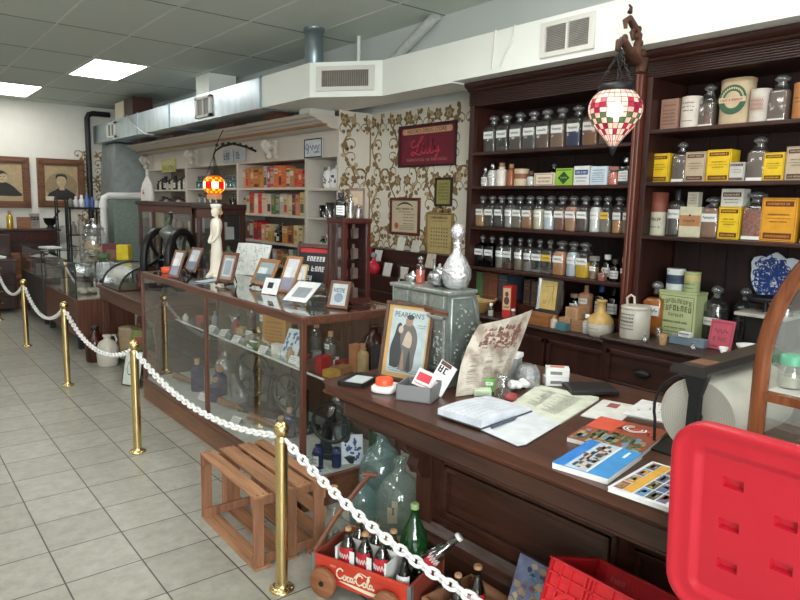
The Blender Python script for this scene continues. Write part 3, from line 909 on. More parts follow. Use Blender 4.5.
def carton(label, x, y, z, w, h, d, tone, design=None, dtone=None, name='carton', cat='box', group=None, rz=FACE, side=True, rot=None):
    """printed pasteboard box: box plus printed front panel; (x,y) = centre of front face"""
    t = T(name, label, cat, (x, y, z), rz, group, rot)
    P('box', MB().box(-w/2, w/2, 0.0, d, 0, h), tone, t, 0.002)
    if design:
        m = MB()
        y0 = -0.0008
        ink = dtone or M_ink
        if design == 'bands':       # dark band top and bottom, framed
            for (z0, z1) in ((h*0.80, h*0.92), (h*0.06, h*0.20)):
                m.strip(-w*0.4, w*0.4, z0, z1, y0)
            m.m = 1
            m.words(-w*0.34, w*0.34, h*0.835, h*0.05, y0-0.0006); m.words(-w*0.34, w*0.34, h*0.10, h*0.05, y0-0.0006)
            m.m = 0
            m.words(-w*0.3, w*0.3, h*0.60, h*0.035, y0); m.words(-w*0.36, w*0.36, h*0.52, h*0.022, y0); m.words(-w*0.25, w*0.25, h*0.44, h*0.03, y0)
            for s in (-1, 1): m.strip(s*w*0.46-0.0008, s*w*0.46+0.0008, h*0.03, h*0.97, y0)
            m.strip(-w*0.46, w*0.46, h*0.965, h*0.975, y0); m.strip(-w*0.46, w*0.46, h*0.025, h*0.035, y0)
        elif design == 'frame':
            for (a, b_, c_, d_) in ((-.44, .44, .08, .12), (-.44, .44, .88, .92), (-.44, -.41, .08, .92), (.41, .44, .08, .92)): m.strip(a*w, b_*w, c_*h, d_*h, y0)
            m.scrawl(-w*0.3, w*0.3, h*0.62, h*0.2, y0, h*0.05); m.words(-w*0.3, w*0.3, h*0.28, h*0.14, y0)
        elif design == 'diamond':
            m.poly([(-w*0.36, h*0.45), (0, h*0.08), (w*0.36, h*0.45), (0, h*0.82)], y0)
            m.m = 1; m.words(-w*0.2, w*0.22, h*0.42, h*0.09, y0-0.0006)
            m.m = 0; m.strip(-w*0.44, w*0.44, h*0.88, h*0.93, y0)
        elif design == 'block':
            m.strip(-w*0.42, w*0.42, h*0.55, h*0.8, y0); m.m = 1; m.words(-w*0.36, w*0.36, h*0.62, h*0.1, y0-0.0006); m.m = 0
            m.words(-w*0.36, w*0.36, h*0.36, h*0.07, y0); m.words(-w*0.3, w*0.3, h*0.2, h*0.06, y0)
        elif design == 'middle':
            m.strip(-w*0.5, w*0.5, h*0.36, h*0.72, y0); m.m = 2; m.oval(0, h*0.72, w*0.05, w*0.05, y0-0.0004); m.words(-w*0.3, w*0.3, h*0.5, h*0.07, y0-0.0005)
        elif design == 'lines':
            m.scrawl(-w*0.36, w*0.36, h*0.8, h*0.1, y0, h*0.02)
            for k in range(5): m.words(-w*0.38, w*0.38, h*(0.62-0.11*k), h*0.05, y0)
        m_inner = tone
        P('print', m, [ink, m_inner, M_ink], t)
    return t
def can(label, x, y, z, w, h, tone, d=None, bands=(), labels=None, name='tin', cat='tin', lid=None, n=2.0, group=None, rz=FACE):
    t = T(name, label, cat, (x, y, z), rz, group)
    r = w/2; sy = (d or w)/w
    P('tin_body', MB().lathe([(r*0.98, 0, n), (r, 0.004, n), (r, h*0.9, n), (r, h*0.93, n)], 28, sy=sy), tone, t)
    P('lid', MB().lathe([(r*1.02, h*0.92, n), (r*1.02, h*0.99, n), (r*0.97, h, n)], 28, sy=sy), lid or tone, t)
    for (z0, z1, tn) in bands:
        P('band', MB().lathe([(r*1.004, z0*h, n), (r*1.004, z1*h, n)], 28, sy=sy, caps=False), tn, t)
    if labels:
        m = MB()
        a0 = -PI/2
        for (zc, hh, sp) in labels:
            nn = int(sp/0.09)
            for k in range(nn):
                a = a0 - sp/2 + sp*k/nn
                if random.random() < 0.15: continue
                da = sp/nn*0.62
                tt = random.random()
                m.lathe([(r*1.008, zc*h-hh*h/2*(1 if tt < .7 else .4)), (r*1.008, zc*h+hh*h/2*(1 if tt > .3 else .4))], 1, sy=sy, caps=False, a0=a, a1=a+da)
        P('print', m, M_ink, t)
    return t
GB = 'tall square stoppered bottles on the top shelf'
SX = 3.86
tones1 = [col(74, 68, 62), col(60, 58, 60), col(78, 66, 56), col(72, 70, 70), col(98, 76, 62), col(130, 104, 82), col(36, 46, 92), col(142, 96, 58), col(90, 76, 66)]
words1 = ['leftmost, charcoal contents', 'second from left, near-empty with pale base', 'third from left, brown herbs', 'fourth from left, grey contents', 'fifth from left, reddish brown contents',
          'sixth from left, tan contents', 'seventh from left, blue crystals', 'eighth from left, orange-brown contents', 'ninth, behind the hanging lamp']
ys = [3.672, 3.538, 3.402, 3.27, 3.146, 3.014, 2.877, 2.745, 2.61]
for i, yy in enumerate(ys):
    bottle('tall square glass bottle on the top shelf, ' + words1[i], SX+0.015, yy, LZ[0], 0.118, 0.285, 'square', None, (0.7, 0.2, 0.9, 0.75, 0.8, 0.85, 0.6, 0.9, 0.7)[i], tones1[i], 'white', group=GB, sq=9, neck=0.52)
# second shelf: mixed boxes and bottles
Z = LZ[1]
bottle('small clear bottle with metal cap, far left of the box shelf', SX, 3.725, Z, 0.07, 0.15, 'round', None, 0.5, M_paper, 'big', M_steel)
bottle('white capped bottle with brown label, second on the box shelf', SX, 3.645, Z, 0.08, 0.183, 'round', None, 0.95, col(214, 212, 206), 'white', M_steel)
bottle('white glazed pottery bottle on the box shelf', SX, 3.552, Z, 0.092, 0.18, 'round', col(216, 208, 196, 0.25), 0, None, None, 'cork')
bottle('slim amber bottle on the box shelf', SX, 3.455, Z, 0.076, 0.168, 'round', col(150, 84, 54, 0.25), 0, None, None, 'cork')
can('cream tin with brown band on the box shelf', SX, 3.352, Z, 0.11, 0.128, col(202, 182, 156), bands=((0.42, 0.72, col(136, 92, 62)),), lid=col(188, 166, 140))
bottle('small white bottle with brown cap left of the cream carton', SX, 3.258, Z, 0.062, 0.11, 'round', None, 0.9, M_paper, 'white', col(94, 56, 44))
carton('low cream carton with pink frame on the box shelf', 3.83, 3.112, Z, 0.185, 0.092, 0.10, M_cream, 'frame', col(150, 90, 92))
bottle('tiny dark bottle standing behind the cream carton', 3.985, 3.15, Z, 0.06, 0.17, 'round', G_amber, 0.5, col(90, 70, 40), None, 'glass')
carton('lime green carton with dark green diamond', 3.83, 2.94, Z, 0.142, 0.12, 0.09, col(150, 190, 62), 'diamond', col(24, 74, 38))
carton('white carton with dark blue lettering beside the green carton', 3.83, 2.793, Z, 0.125, 0.132, 0.09, col(214, 216, 214), 'block', M_inkb)
carton('pale blue-white carton right of the blue lettered carton', 3.83, 2.656, Z, 0.13, 0.125, 0.09, col(196, 212, 222), 'lines', M_inkb)
bottle('jar of salmon pink powder under the hanging lamp', SX, 2.549, Z, 0.085, 0.12, 'round', None, 0.98, col(222, 118, 92), None, col(150, 96, 80), shoulder=0.72, neck=0.72)
bottle('blue-grey bottle at the right end of the box shelf', SX, 2.462, Z, 0.085, 0.18, 'square', glass('slate_glass', (0.25, 0.36, 0.44, 1), 0.1, 0.5, 0.08), 0.8, col(62, 84, 104), 'big', M_steel)
# third shelf: fifteen bottles
GB3 = 'row of stoppered bottles on the third shelf'
c3 = [(178, 140, 92, .75), (58, 52, 50, .6), (56, 54, 56, .6), (150, 148, 142, .85), (120, 112, 96, .6), (158, 112, 80, .8), (206, 200, 172, .85), (206, 218, 228, .6), (126, 78, 56, .9), (176, 130, 100, .95), (78, 66, 60, .8), (226, 228, 228, .95), (136, 130, 116, .5), (190, 134, 76, .5), (132, 124, 112, .7)]
n3 = ['leftmost, tan powder', 'second, dark contents', 'third, charcoal contents', 'fourth, mottled grey contents', 'fifth, olive grey contents', 'sixth, tan-brown contents', 'seventh, cream powder', 'eighth, blue-white powder', 'ninth, dark brown powder', 'tenth, speckled tan seeds', 'eleventh, dark chips', 'twelfth, full of white powder', 'thirteenth, with the yellow label', 'fourteenth, amber contents', 'rightmost, against the pillar']
ys = [3.741, 3.638, 3.538, 3.447, 3.352, 3.254, 3.159, 3.058, 2.957, 2.861, 2.764, 2.673, 2.588, 2.497, 2.432]
ys = ys[:14] + [2.428]
ws = [.098, .092, .088, .086, .092, .092, .09, .098, .09, .09, .09, .084, .076, .084, .056]
for i in range(15):
    bottle('stoppered bottle on the third shelf, ' + n3[i], SX, ys[i], LZ[2], ws[i], 0.245, 'round' if i in (3, 6, 7, 11, 13) else 'square', None, c3[i][3], col(*c3[i][:3]), 'yellow' if i == 12 else 'white', group=GB3, neck=0.56)
# fourth shelf
GB4 = 'row of bottles on the fourth shelf'
c4 = [(None, 'black with white label, leftmost'), (None, 'black with white label, second'), ((120, 116, 110), 'third, grey glass'), ((84, 44, 26), 'fourth, brown liquid low down'), ((112, 94, 80), 'fifth, dull brown contents'), ((126, 122, 116), 'sixth, smoky grey'), ((140, 138, 132), 'seventh, clear and nearly empty'), ((118, 112, 98), 'eighth, clear with cream and black label'),
      ((196, 138, 92), 'ninth, orange-tan powder'), ((186, 200, 214), 'tenth, pale blue powder'), ((228, 186, 30), 'eleventh, bright yellow powder')]
y4 = [3.727, 3.622, 3.523, 3.43, 3.33, 3.237, 3.14, 3.046, 2.941, 2.838, 2.741]
f4 = [.9, .9, .5, .25, .5, .4, .12, .12, .95, .95, .6]
w4 = [.096, .096, .085, .09, .086, .088, .092, .092, .096, .092, .098]
for i in range(11):
    bottle('bottle on the fourth shelf, ' + c4[i][1], SX, y4[i], LZ[3], w4[i], 0.246, 'round' if i in (2, 4, 5, 9) else 'square', G_dark if c4[i][0] is None else None, f4[i], col(20, 18, 20) if c4[i][0] is None else col(*c4[i][0]), 'yellow' if i == 7 else 'white', group=GB4, neck=0.36 if i < 8 else 0.62)
Z = LZ[3]
bottle('squat jar with grey cap right of the yellow powder bottle', SX, 2.662, Z, 0.066, 0.155, 'round', None, 0.7, col(158, 128, 104), 'white', col(120, 118, 114), neck=0.8)
bottle('dark bottle with cream label behind the tiny pink bottle', 3.90, 2.586, Z, 0.066, 0.17, 'round', G_dark, 0.7, col(40, 34, 32), 'big', M_paper)
bottle('tiny pinkish bottle at the front of the fourth shelf', 3.81, 2.56, Z, 0.048, 0.08, 'square', None, 0.9, col(182, 112, 92), None, 'cork')
bottle('black bottle with white label near the pillar', 3.86, 2.497, Z, 0.072, 0.147, 'round', G_dark, 0.8, col(26, 24, 26), 'big', col(60, 40, 34))
bottle('amber bottle with white cap beside the pillar on the fourth shelf', 3.86, 2.428, LZ[3], .055, .165, 'round', G_amber, .8, col(150, 84, 50), 'white', M_paper)
# right unit, top shelf
Z = RZ[0]
carton('reddish grey metal tin with round mark, left end of the top right shelf', 3.84, 2.19, Z, 0.11, 0.186, 0.08, col(150, 118, 100, 0.4), 'lines', col(110, 66, 56), 'tin', 'tin')
can('white paper drum with red print beside the grey tin', 3.89, 2.075, Z, 0.118, 0.19, col(212, 204, 192), labels=((.8, .05, 1.4), (.68, .04, 1.4), (.56, .04, 1.2), (.25, .03, 1.2)), lid=col(204, 194, 180), name='paper_drum')
bottle('square stoppered bottle left of the big oval tin', 3.90, 1.975, Z, 0.09, 0.25, 'square', None, 0.8, col(112, 96, 86), 'low', neck=0.58)
t = can('large cream oval tin with green ring emblem', 3.92, 1.822, Z, 0.182, 0.265, col(196, 176, 142), d=0.13, lid=col(176, 154, 120), n=2.6, name='oval_tin')
m = MB()
m.ring(0, 0.145, 0.045, 0.078, -0.0665, 36, 1.05); m.m = 1; m.strip(-0.075, 0.075, 0.13, 0.158, -0.0672); m.m = 2; m.words(-0.066, 0.066, 0.137, 0.013, -0.068)
m.m = 1
for k in range(16):
    a = PI*k/15
    m.oval(0.061*math.cos(a), 0.145+0.064*math.sin(a), 0.005, 0.007, -0.0668, 6)
P('emblem', m, [col(52, 92, 66), col(206, 188, 152), col(168, 66, 50)], t)
t = can('white drum with red framed label', 3.89, 1.682, Z, 0.104, 0.188, col(204, 196, 184), lid=col(196, 188, 176), name='paper_drum')
P('label', arc_label(0.052, 0.085, 0.06, 1.7, 3), [col(196, 186, 170), col(160, 56, 52)], t)
bottle('tall square bottle of grey powder on the top right shelf', 3.90, 1.582, Z, 0.098, 0.252, 'square', None, 0.97, col(116, 98, 88), 'low', neck=0.6)
can('orange-brown canister at the right edge of the top shelf', 3.92, 1.465, Z, 0.12, 0.20, col(188, 128, 76), labels=((.6, .04, 1.5), (.5, .03, 1.5)), name='canister')
# right unit, second shelf
Z = RZ[1]
YEL, YEO = col(226, 190, 30), col(216, 152, 34)
BRN = col(104, 46, 28)
carton('small yellow carton at the left of the second shelf', 3.83, 2.22, Z, 0.12, 0.176, 0.075, YEL, 'bands', BRN, group='printed cartons with dark bands')
bottle('stoppered bottle of grey powder between yellow and beige cartons', 3.88, 2.104, Z, 0.09, 0.242, 'square', None, 0.95, col(102, 90, 84), 'low')
carton('beige carton with brown bands on the second shelf', 3.83, 1.995, Z, 0.125, 0.176, 0.08, col(186, 168, 142), 'bands', col(88, 56, 44), group='printed cartons with dark bands')
carton('large bright yellow carton in the middle of the second shelf', 3.83, 1.857, Z, 0.14, 0.182, 0.11, YEL, 'bands', BRN, group='printed cartons with dark bands')
carton('small white carton with dark bands', 3.83, 1.752, Z, 0.086, 0.107, 0.06, col(200, 196, 186), 'bands', col(52, 44, 44), group='printed cartons with dark bands')
bottle('tall bottle of brown-grey powder right of the small white carton', 3.88, 1.655, Z, 0.10, 0.244, 'square', None, 0.97, col(112, 96, 86), 'low', neck=0.55)
carton('yellow carton right of the tall powder bottle', 3.83, 1.558, Z, 0.108, 0.152, 0.08, YEL, 'bands', BRN, group='printed cartons with dark bands')
carton('beige carton with brown bands at the right edge of the second shelf', 3.83, 1.44, Z, 0.118, 0.178, 0.08, col(190, 172, 146), 'bands', col(88, 56, 44), group='printed cartons with dark bands')
# right unit, third shelf
Z = RZ[2]
t = can('cream can with red-brown tall lid on the third shelf', 3.88, 2.228, Z, 0.10, 0.262, col(196, 192, 172), lid=col(120, 66, 50), name='powder_can', labels=((.38, .08, 1.6), (.2, .05, 1.6)))
P('cap', MB().lathe([(0.0515, 0.145), (0.0515, 0.262), (0.045, 0.266)], 24), col(128, 70, 52), t)
bottle('round bottle with tilted white label on the third shelf', 3.89, 2.113, Z, 0.112, 0.282, 'round', None, 0.5, col(74, 68, 64), 'white', M_black, neck=0.3, shoulder=0.72)
t = carton('cream carton with tan middle band', 3.83, 1.999, Z, 0.13, 0.18, 0.09, col(204, 200, 172), 'middle', col(180, 128, 86))
carton('tiny cream carton standing on the tan-banded carton', 3.84, 1.995, Z+0.181, 0.066, 0.086, 0.05, col(196, 190, 170), 'lines', M_ink)
bottle('wide jar of tan chips with square white label', 3.885, 1.886, Z, 0.104, 0.24, 'square', None, 0.98, col(150, 110, 86), 'white', neck=0.66, shoulder=0.74)
carton('yellow carton under the white carton', 3.83, 1.768, Z, 0.122, 0.184, 0.09, YEL, 'bands', BRN, group='printed cartons with dark bands')
carton('white carton stacked on a yellow carton', 3.83, 1.762, Z+0.185, 0.122, 0.10, 0.09, col(206, 206, 192), 'block', col(96, 50, 46))
t = bottle('bottle of pinkish bark pieces on the third shelf', 3.89, 1.645, Z, 0.116, 0.27, 'square', None, 0.9, mat('bark_pieces', rgb(158, 98, 82), 0.8, var=0.5, nscale=55, bump=0.8), 'low', neck=0.66, shoulder=0.72)
carton('large golden yellow carton at the right of the third shelf', 3.83, 1.505, Z, 0.18, 0.236, 0.12, YEO, 'bands', BRN, group='printed cartons with dark bands')
bottle('bottle of grey powder at the right edge of the third shelf', 3.88, 1.345, Z, 0.10, 0.25, 'square', None, 0.9, col(96, 88, 84), 'low')
# delft plaque leaning on the back
t = T('delft_plaque', 'blue and white delft plaque leaning against the dark shelf back', 'plaque', (4.10, 1.60, BTR+0.245), FACE)
W2 = 0.13
hp = [(0, .305), (.03, .287), (.05, .27), (.085, .278), (.115, .268), (.128, .24), (.122, .20), (.124, .16), (.115, .12), (.098, .085), (.07, .05), (.045, .03), (.025, .022), (0, .0)]
prof = hp + [(-x_, z_) for x_, z_ in reversed(hp[1:-1])]
P('plate', MB().prism(prof, 'Y', -0.012, 0.008), mat('delft_white', rgb(206, 214, 224), 0.2, var=0.04), t, 0.003)
m = MB()
R = random.Random(4)
for k in range(150):
    a = R.uniform(0, 6.28); rr_ = 0.098*math.sqrt(R.random())
    cx, cz = rr_*math.cos(a), 0.165 + rr_*1.05*math.sin(a)
    pts = []; b0 = R.uniform(0, 6.28); tn = R.choice((-1, 1))
    for j in range(9):
        pts.append((cx, cz)); b0 += tn*0.55; cx += 0.009*math.cos(b0); cz += 0.009*math.sin(b0)
    m.ribbon(pts, R.uniform(0.005, 0.009), -0.0128 - 0.0001*k/12)
    if k % 3 == 0: m.oval(pts[4][0], pts[4][1], R.uniform(.006, .012), R.uniform(.006, .012), -0.0128, 10)
P('painting', m, col(34, 62, 128, 0.25), t)
sb = MB().box(-0.10, 0.10, -0.02, 0.03, -0.30, 0.0)
S('wooden_block', MB().box(-0.10, 0.10, -0.03, 0.03, 0, 0.244), M_back, 'dark block behind the scale carrying the delft plaque', 'block', (4.09, 1.60, BTR), FACE)

# things on the right worktop
Z = BTR
t = T('stoneware_jar', 'cream stoneware jar with black printing and side handle', 'jar', (3.63, 2.185, Z), FACE)
P('jar_body', MB().lathe([(0.084, 0), (0.088, 0.006), (0.088, 0.17), (0.084, 0.178), (0.088, 0.182), (0.088, 0.195), (0.07, 0.2)], 30), M_stone, t)
P('handle', MB().tube([(-0.08, 0.03, 0.19), (-0.085, 0.03, 0.235), (-0.06, 0.03, 0.255), (-0.035, 0.03, 0.245), (-0.03, 0.03, 0.2)], 0.008, 8), M_stone, t)
m = MB()
for k in range(5):
    zc = 0.15 - 0.022*k; n = int(14 - (k % 2)*3)
    for j in range(n):
        a = -PI/2 - 0.85 + 0.1 + 1.2*j/n
        m.lathe([(0.0888, zc-0.006*(1 if k in (1, 2) else .6)), (0.0888, zc+0.006*(1 if k in (1, 2) else .6))], 1, caps=False, a0=a, a1=a+0.055)
P('print', m, M_ink, t)
bottle('bottle of amber and cream liquid behind the stoneware jar', 3.86, 2.185, Z, 0.135, 0.335, 'square', glass('warm_glass', (0.8, 0.66, 0.45, 1), 0.08, 0.5, 0.06), 0.98, mat('amber_layers', rgb(186, 130, 70), 0.4, var=0.3, nscale=4), 'white', neck=0.4)
t = T('powder_tin', 'large pale green tin with black lettering and arched title', 'tin', (3.83, 2.035, Z), FACE)
P('tin_body', MB().box(-0.12, 0.12, 0, 0.14, 0, 0.285), mat('tin_green', rgb(178, 188, 140), 0.4, var=0.06), t, 0.006)
P('lid', MB().box(-0.122, 0.122, -0.002, 0.142, 0.272, 0.29), col(164, 174, 128, 0.4), t, 0.005)
m = MB()
for (a, b_, c_, d_) in ((-.108, .108, .02, .023), (-.108, .108, .258, .261), (-.108, -.105, .02, .261), (.105, .108, .02, .261)): m.strip(a, b_, c_, d_, -0.001)
def arch_words(m, x0, x1, z, h, rise):
    n = int((x1-x0)/(h*0.72))
    for k in range(n):
        u = (k+0.5)/n; x = x0 + (x1-x0)*u; zz = z + rise*(1-(2*u-1)**2)
        w = h*0.5; m.strip(x-w/2, x-w/2+h*.16, zz, zz+h, -0.001)
        if k % 2: m.strip(x+w/2-h*.16, x+w/2, zz, zz+h, -0.001)
        if k % 3 != 1: m.strip(x-w/2, x+w/2, zz+h-h*.16, zz+h, -0.001)
        if k % 3 != 2: m.strip(x-w/2, x+w/2, zz, zz+h*.16, -0.001)
        if k % 2 == 0: m.strip(x-w/2, x+w/2, zz+h*.45, zz+h*.6, -0.001)
arch_words(m, -0.095, 0.095, 0.205, 0.026, 0.014)
arch_words(m, -0.098, 0.098, 0.165, 0.034, 0.006)
arch_words(m, -0.05, 0.05, 0.138, 0.018, -0.004)
m.words(-0.08, 0.08, 0.095, 0.012, -0.001); m.words(-0.07, 0.07, 0.06, 0.008, -0.001); m.words(-0.09, 0.09, 0.035, 0.007, -0.001)
P('print', m, col(44, 52, 38), t)
can('round white tin with dark blue band on the green tin', 3.90, 2.092, Z+0.291, 0.108, 0.132, col(206, 212, 212, 0.35), bands=((0.3, 0.72, col(52, 66, 92)),), labels=((.5, .1, 1.5),))
can('small round green tin on the right of the green tin top', 3.90, 1.985, Z+0.291, 0.094, 0.122, col(156, 170, 122, 0.35), bands=((0.55, 0.85, col(196, 176, 118)),), labels=((.4, .07, 1.5), (.2, .05, 1.4)))
bottle('large round dark bottle with oval white label', 3.99, 1.87, Z, 0.15, 0.335, 'round', glass('smoke_glass', (0.62, 0.64, 0.64, 1), 0.1, 0.5, 0.06, 0.12, (0.2, 0.2, 0.2, 1)), 0.75, col(46, 44, 44), 'oval', neck=0.36)
bottle('large round dark bottle behind the oval labelled one', 4.08, 1.74, Z, 0.13, 0.33, 'round', glass('smoke_glass', (0.62, 0.64, 0.64, 1), 0.1, 0.5, 0.06, 0.12, (0.2, 0.2, 0.2, 1)), 0.6, col(46, 44, 44), None, neck=0.36)
carton('pinkish red leaning booklet in front of the dark scale', 3.71, 1.705, Z+0.004, 0.135, 0.17, 0.012, col(176, 74, 92), 'frame', col(140, 48, 66), 'booklet', 'booklet', rot=(-0.22, 0.0, FACE))
m = S('metal_box', MB().box(-0.105, 0.105, 0, 0.06, 0, 0.05), col(112, 128, 142, 0.35), 'low blue-grey tin box at the front of the worktop', 'box', (3.66, 1.87, Z), FACE, bevel=0.004)
carton('tiny white and navy carton on the blue-grey tin box', 3.65, 1.88, Z+0.051, 0.07, 0.028, 0.04, M_paper, 'block', M_inkb)
S('cork_stopper', MB().lathe([(0.018, 0), (0.024, 0.06), (0.022, 0.062)], 16), M_cork, 'pale tapered cork standing on the worktop edge', 'cork', (3.575, 1.965, Z))
S('shot_glass', MB().lathe([(0.02, 0), (0.026, 0.07), (0.024, 0.07), (0.018, 0.008)], 18), G_clear, 'small clear measuring glass left of the cork', 'glass', (3.73, 2.085, Z))
for (px, py, lb) in ((3.54, 2.06, 'small glass stopper lying by the stoneware jar'), (3.57, 1.78, 'small glass stopper by the red booklet')):
    S('glass_stopper', MB().lathe([(0.012, 0), (0.02, 0.012), (0.02, 0.022), (0.008, 0.03), (0.01, 0.045)], 14), G_frost, lb, 'stopper', (px, py, Z))
t = T('balance_scale', 'dark counter scale with marble slab and black pan', 'scale', (3.92, 1.545, Z), FACE)
P('body', MB().box(-0.11, 0.11, -0.02, 0.15, 0, 0.19), M_black, t, 0.01)
P('marble_slab', MB().box(-0.15, 0.13, -0.08, 0.16, 0.195, 0.215), col(176, 172, 164, 0.3), t, 0.003)
P('post', MB().lathe([(0.012, 0.215), (0.012, 0.275)], 10, (-0.04, 0.06, 0)), M_iron, t)
P('pan', MB().lathe([(0.03, 0.275), (0.095, 0.28), (0.11, 0.3), (0.106, 0.302), (0.09, 0.288), (0.001, 0.284)], 28, (-0.04, 0.06, 0), caps=False), M_iron, t)
P('beam_cap', MB().lathe([(0.034, 0.216), (0.036, 0.25), (0.028, 0.262), (0.04, 0.27), (0.04, 0.28), (0.015, 0.285)], 18, (0.095, 0.0, 0)), M_steel, t)
S('funnel_cup', MB().lathe([(0.01, 0), (0.012, 0.012), (0.026, 0.045), (0.024, 0.045), (0.008, 0.012)], 18), M_plasticw, 'little white cup left of the white bowl', 'cup', (3.60, 1.625, Z))
S('mixing_bowl', MB().lathe([(0.035, 0), (0.04, 0.006), (0.068, 0.045), (0.072, 0.055), (0.066, 0.052), (0.036, 0.01), (0.001, 0.008)], 26, caps=False), M_plasticw, 'white bowl in front of the dark scale', 'bowl', (3.74, 1.545, Z))

# left worktop, books and clutter
Z = BT
def book(label, x, y, z, w, h, d, tone, group=None, rz=FACE, bands=True, rot=None):
    t = T('book', label, 'book', (x, y, z), rz, group, rot)
    P('cover', MB().box(-w/2, -w/2+0.004, 0, d, 0, h).box(w/2-0.004, w/2, 0, d, 0, h).box(-w/2, w/2, -0.002, 0.004, 0, h), tone, t)
    P('pages', MB().box(-w/2+0.004, w/2-0.004, 0.004, d-0.004, 0.004, h-0.005), M_paperc, t)
    if bands:
        m = MB()
        for z0 in (0.12, 0.8): m.strip(-w/2, w/2, h*z0, h*(z0+0.03), -0.003)
        m.words(-w*0.35, w*0.35, h*0.62, min(w*0.3, 0.02), -0.003)
        P('spine_print', m, M_brassy, t)
    return t
P5 = 'old books on the left worktop'
S('book_ledge', MB().box(3.84, 4.14, 3.10, 3.78, 0, 0.095), M_mahogY, 'dark ledge behind the wicker basket carrying the old books', 'ledge', (0, 0, Z))
zb = Z+0.096
for (y, w, h, c, lb) in ((3.738, .072, .205, (74, 112, 70), 'green cloth book at the left end of the row'), (3.668, .062, .208, (92, 62, 50), 'slim brown book beside the green one'), (3.585, .098, .206, (112, 62, 48), 'thick red-brown book with bands'), (3.478, .092, .202, (58, 68, 78), 'thick slate blue book'),
                         (3.235, .06, .19, (66, 52, 46), 'dark brown book right of the red box'), (3.16, .06, .185, (84, 70, 60), 'brown book behind the framed paper')):
    book(lb, 3.85, y, zb, w, h, 0.2, col(*c), P5)
t = carton('tall red box with cream face panel on the left worktop', 3.70, 3.30, Z, 0.07, 0.24, 0.11, col(192, 52, 44), None, None, rz=FACE+0.35)
m = MB().strip(-0.03, 0.03, 0.06, 0.225, -0.0008); m.m = 1; m.oval(0, 0.18, 0.014, 0.02, -0.0015); m.oval(0, 0.13, 0.022, 0.03, -0.0014); m.words(-0.024, 0.024, 0.075, 0.012, -0.0014)
P('panel', m, [col(202, 176, 140), col(92, 66, 54)], t)
bottle('little clear bottle with white cap left of the red box', 3.66, 3.42, Z, 0.042, 0.10, 'round', None, 0.6, M_paper, None, M_plasticw)
bottle('little clear bottle with white cap right of the red box', 3.665, 3.20, Z, 0.04, 0.085, 'round', None, 0.6, col(150, 90, 70), None, M_plasticw)
# wicker basket
t = T('basket', 'round shallow wicker basket beside the old books', 'basket', (3.72, 3.64, Z))
b = MB()
for k in range(7): 
    z0 = 0.005 + k*0.013; r = 0.085 + k*0.011
    b.tube([(r*math.cos(a*PI/12), r*math.sin(a*PI/12), z0 + 0.002*math.sin(a*3)) for a in range(24)], 0.0085, 6, closed=True)
b.lathe([(0.001, 0.004), (0.085, 0.004)], 20, caps=False)
P('weave', b, col(176, 138, 84, 0.8), t)
P('rim', MB().tube([(0.162*math.cos(a*PI/16), 0.162*math.sin(a*PI/16), 0.10) for a in range(32)], 0.01, 8, closed=True), col(196, 158, 100, 0.8), t)
P('lining', MB().lathe([(0.001, 0.075), (0.08, 0.088), (0.148, 0.094)], 24, caps=False), mat('straw', rgb(206, 184, 128), 0.9, var=0.2, nscale=40, bump=0.5), t)
# framed yellow paper with a small stand
t = T('framed_paper', 'glass-fronted frame holding a yellowed paper, standing on a wooden box', 'frame', (3.76, 2.965, Z+0.085), FACE, rot=(-0.1, 0, FACE))
P('frame', MB().box(-0.115, -0.105, 0, 0.02, 0, 0.245).box(0.105, 0.115, 0, 0.02, 0, 0.245).box(-0.115, 0.115, 0, 0.02, 0, 0.012).box(-0.115, 0.115, 0, 0.02, 0.235, 0.245).box(-0.11, 0.11, 0.016, 0.02, 0, 0.24), M_steel, t)
m = MB().box(-0.085, 0.06, 0.006, 0.01, 0.02, 0.225); m.m = 1; m.ribbon([(-0.05, .18), (0.03, .19), (0.03, .05)], .004, .005); m.ribbon([(0.0, .05), (0.025, .15), (0.045, .05)], .004, .005); m.ring(-.04, .07, .01, .013, .005)
P('paper', m, [col(206, 180, 112), M_ink], t)
S('wooden_box', MB().box(-0.11, 0.11, -0.06, 0.06, 0, 0.08), wood('honey_wood', rgb(126, 78, 44), rgb(166, 108, 64), 0.4, 'X'), 'honey-brown wooden box under the framed yellow paper', 'box', (3.70, 2.97, Z), FACE, bevel=0.004)
bottle('small cream bottle right of the wooden box', 3.68, 2.835, Z, 0.05, 0.085, 'round', col(206, 198, 180), 0, None, None, 'cork')
GC = 'little brown cartons piled on the left worktop'
carton('brown carton at lower left of the little pile', 3.70, 2.765, Z, 0.095, 0.078, 0.09, M_tan, 'lines', col(120, 80, 56), group=GC)
carton('brown carton at lower right of the little pile', 3.70, 2.655, Z, 0.105, 0.078, 0.09, col(170, 130, 96), 'lines', col(120, 80, 56), group=GC)
carton('brown carton on top of the little pile', 3.70, 2.71, Z+0.079, 0.10, 0.078, 0.09, col(192, 152, 112), 'lines', col(120, 80, 56), group=GC)
carton('teal tin in front of the little carton pile', 3.635, 2.745, Z, 0.08, 0.05, 0.05, col(74, 122, 132), None, None, 'tin', 'tin')
bottle('round tan apothecary flask behind the cartons', 3.9, 2.74, Z+0.096, 0.105, 0.20, 'round', col(182, 132, 98, 0.35), 0, None, 'white', 'cork', neck=0.3)
bottle('dark bottle with cream label behind the cartons, taller', 3.9, 2.615, Z+0.096, 0.085, 0.21, 'round', G_dark, 0.6, col(52, 44, 44), 'big', M_inkb, neck=0.3)
bottle('dark bottle with cream label nearest the pillar', 3.92, 2.53, Z+0.096, 0.085, 0.2, 'round', G_dark, 0.6, col(52, 44, 44), 'big', M_black, neck=0.3)
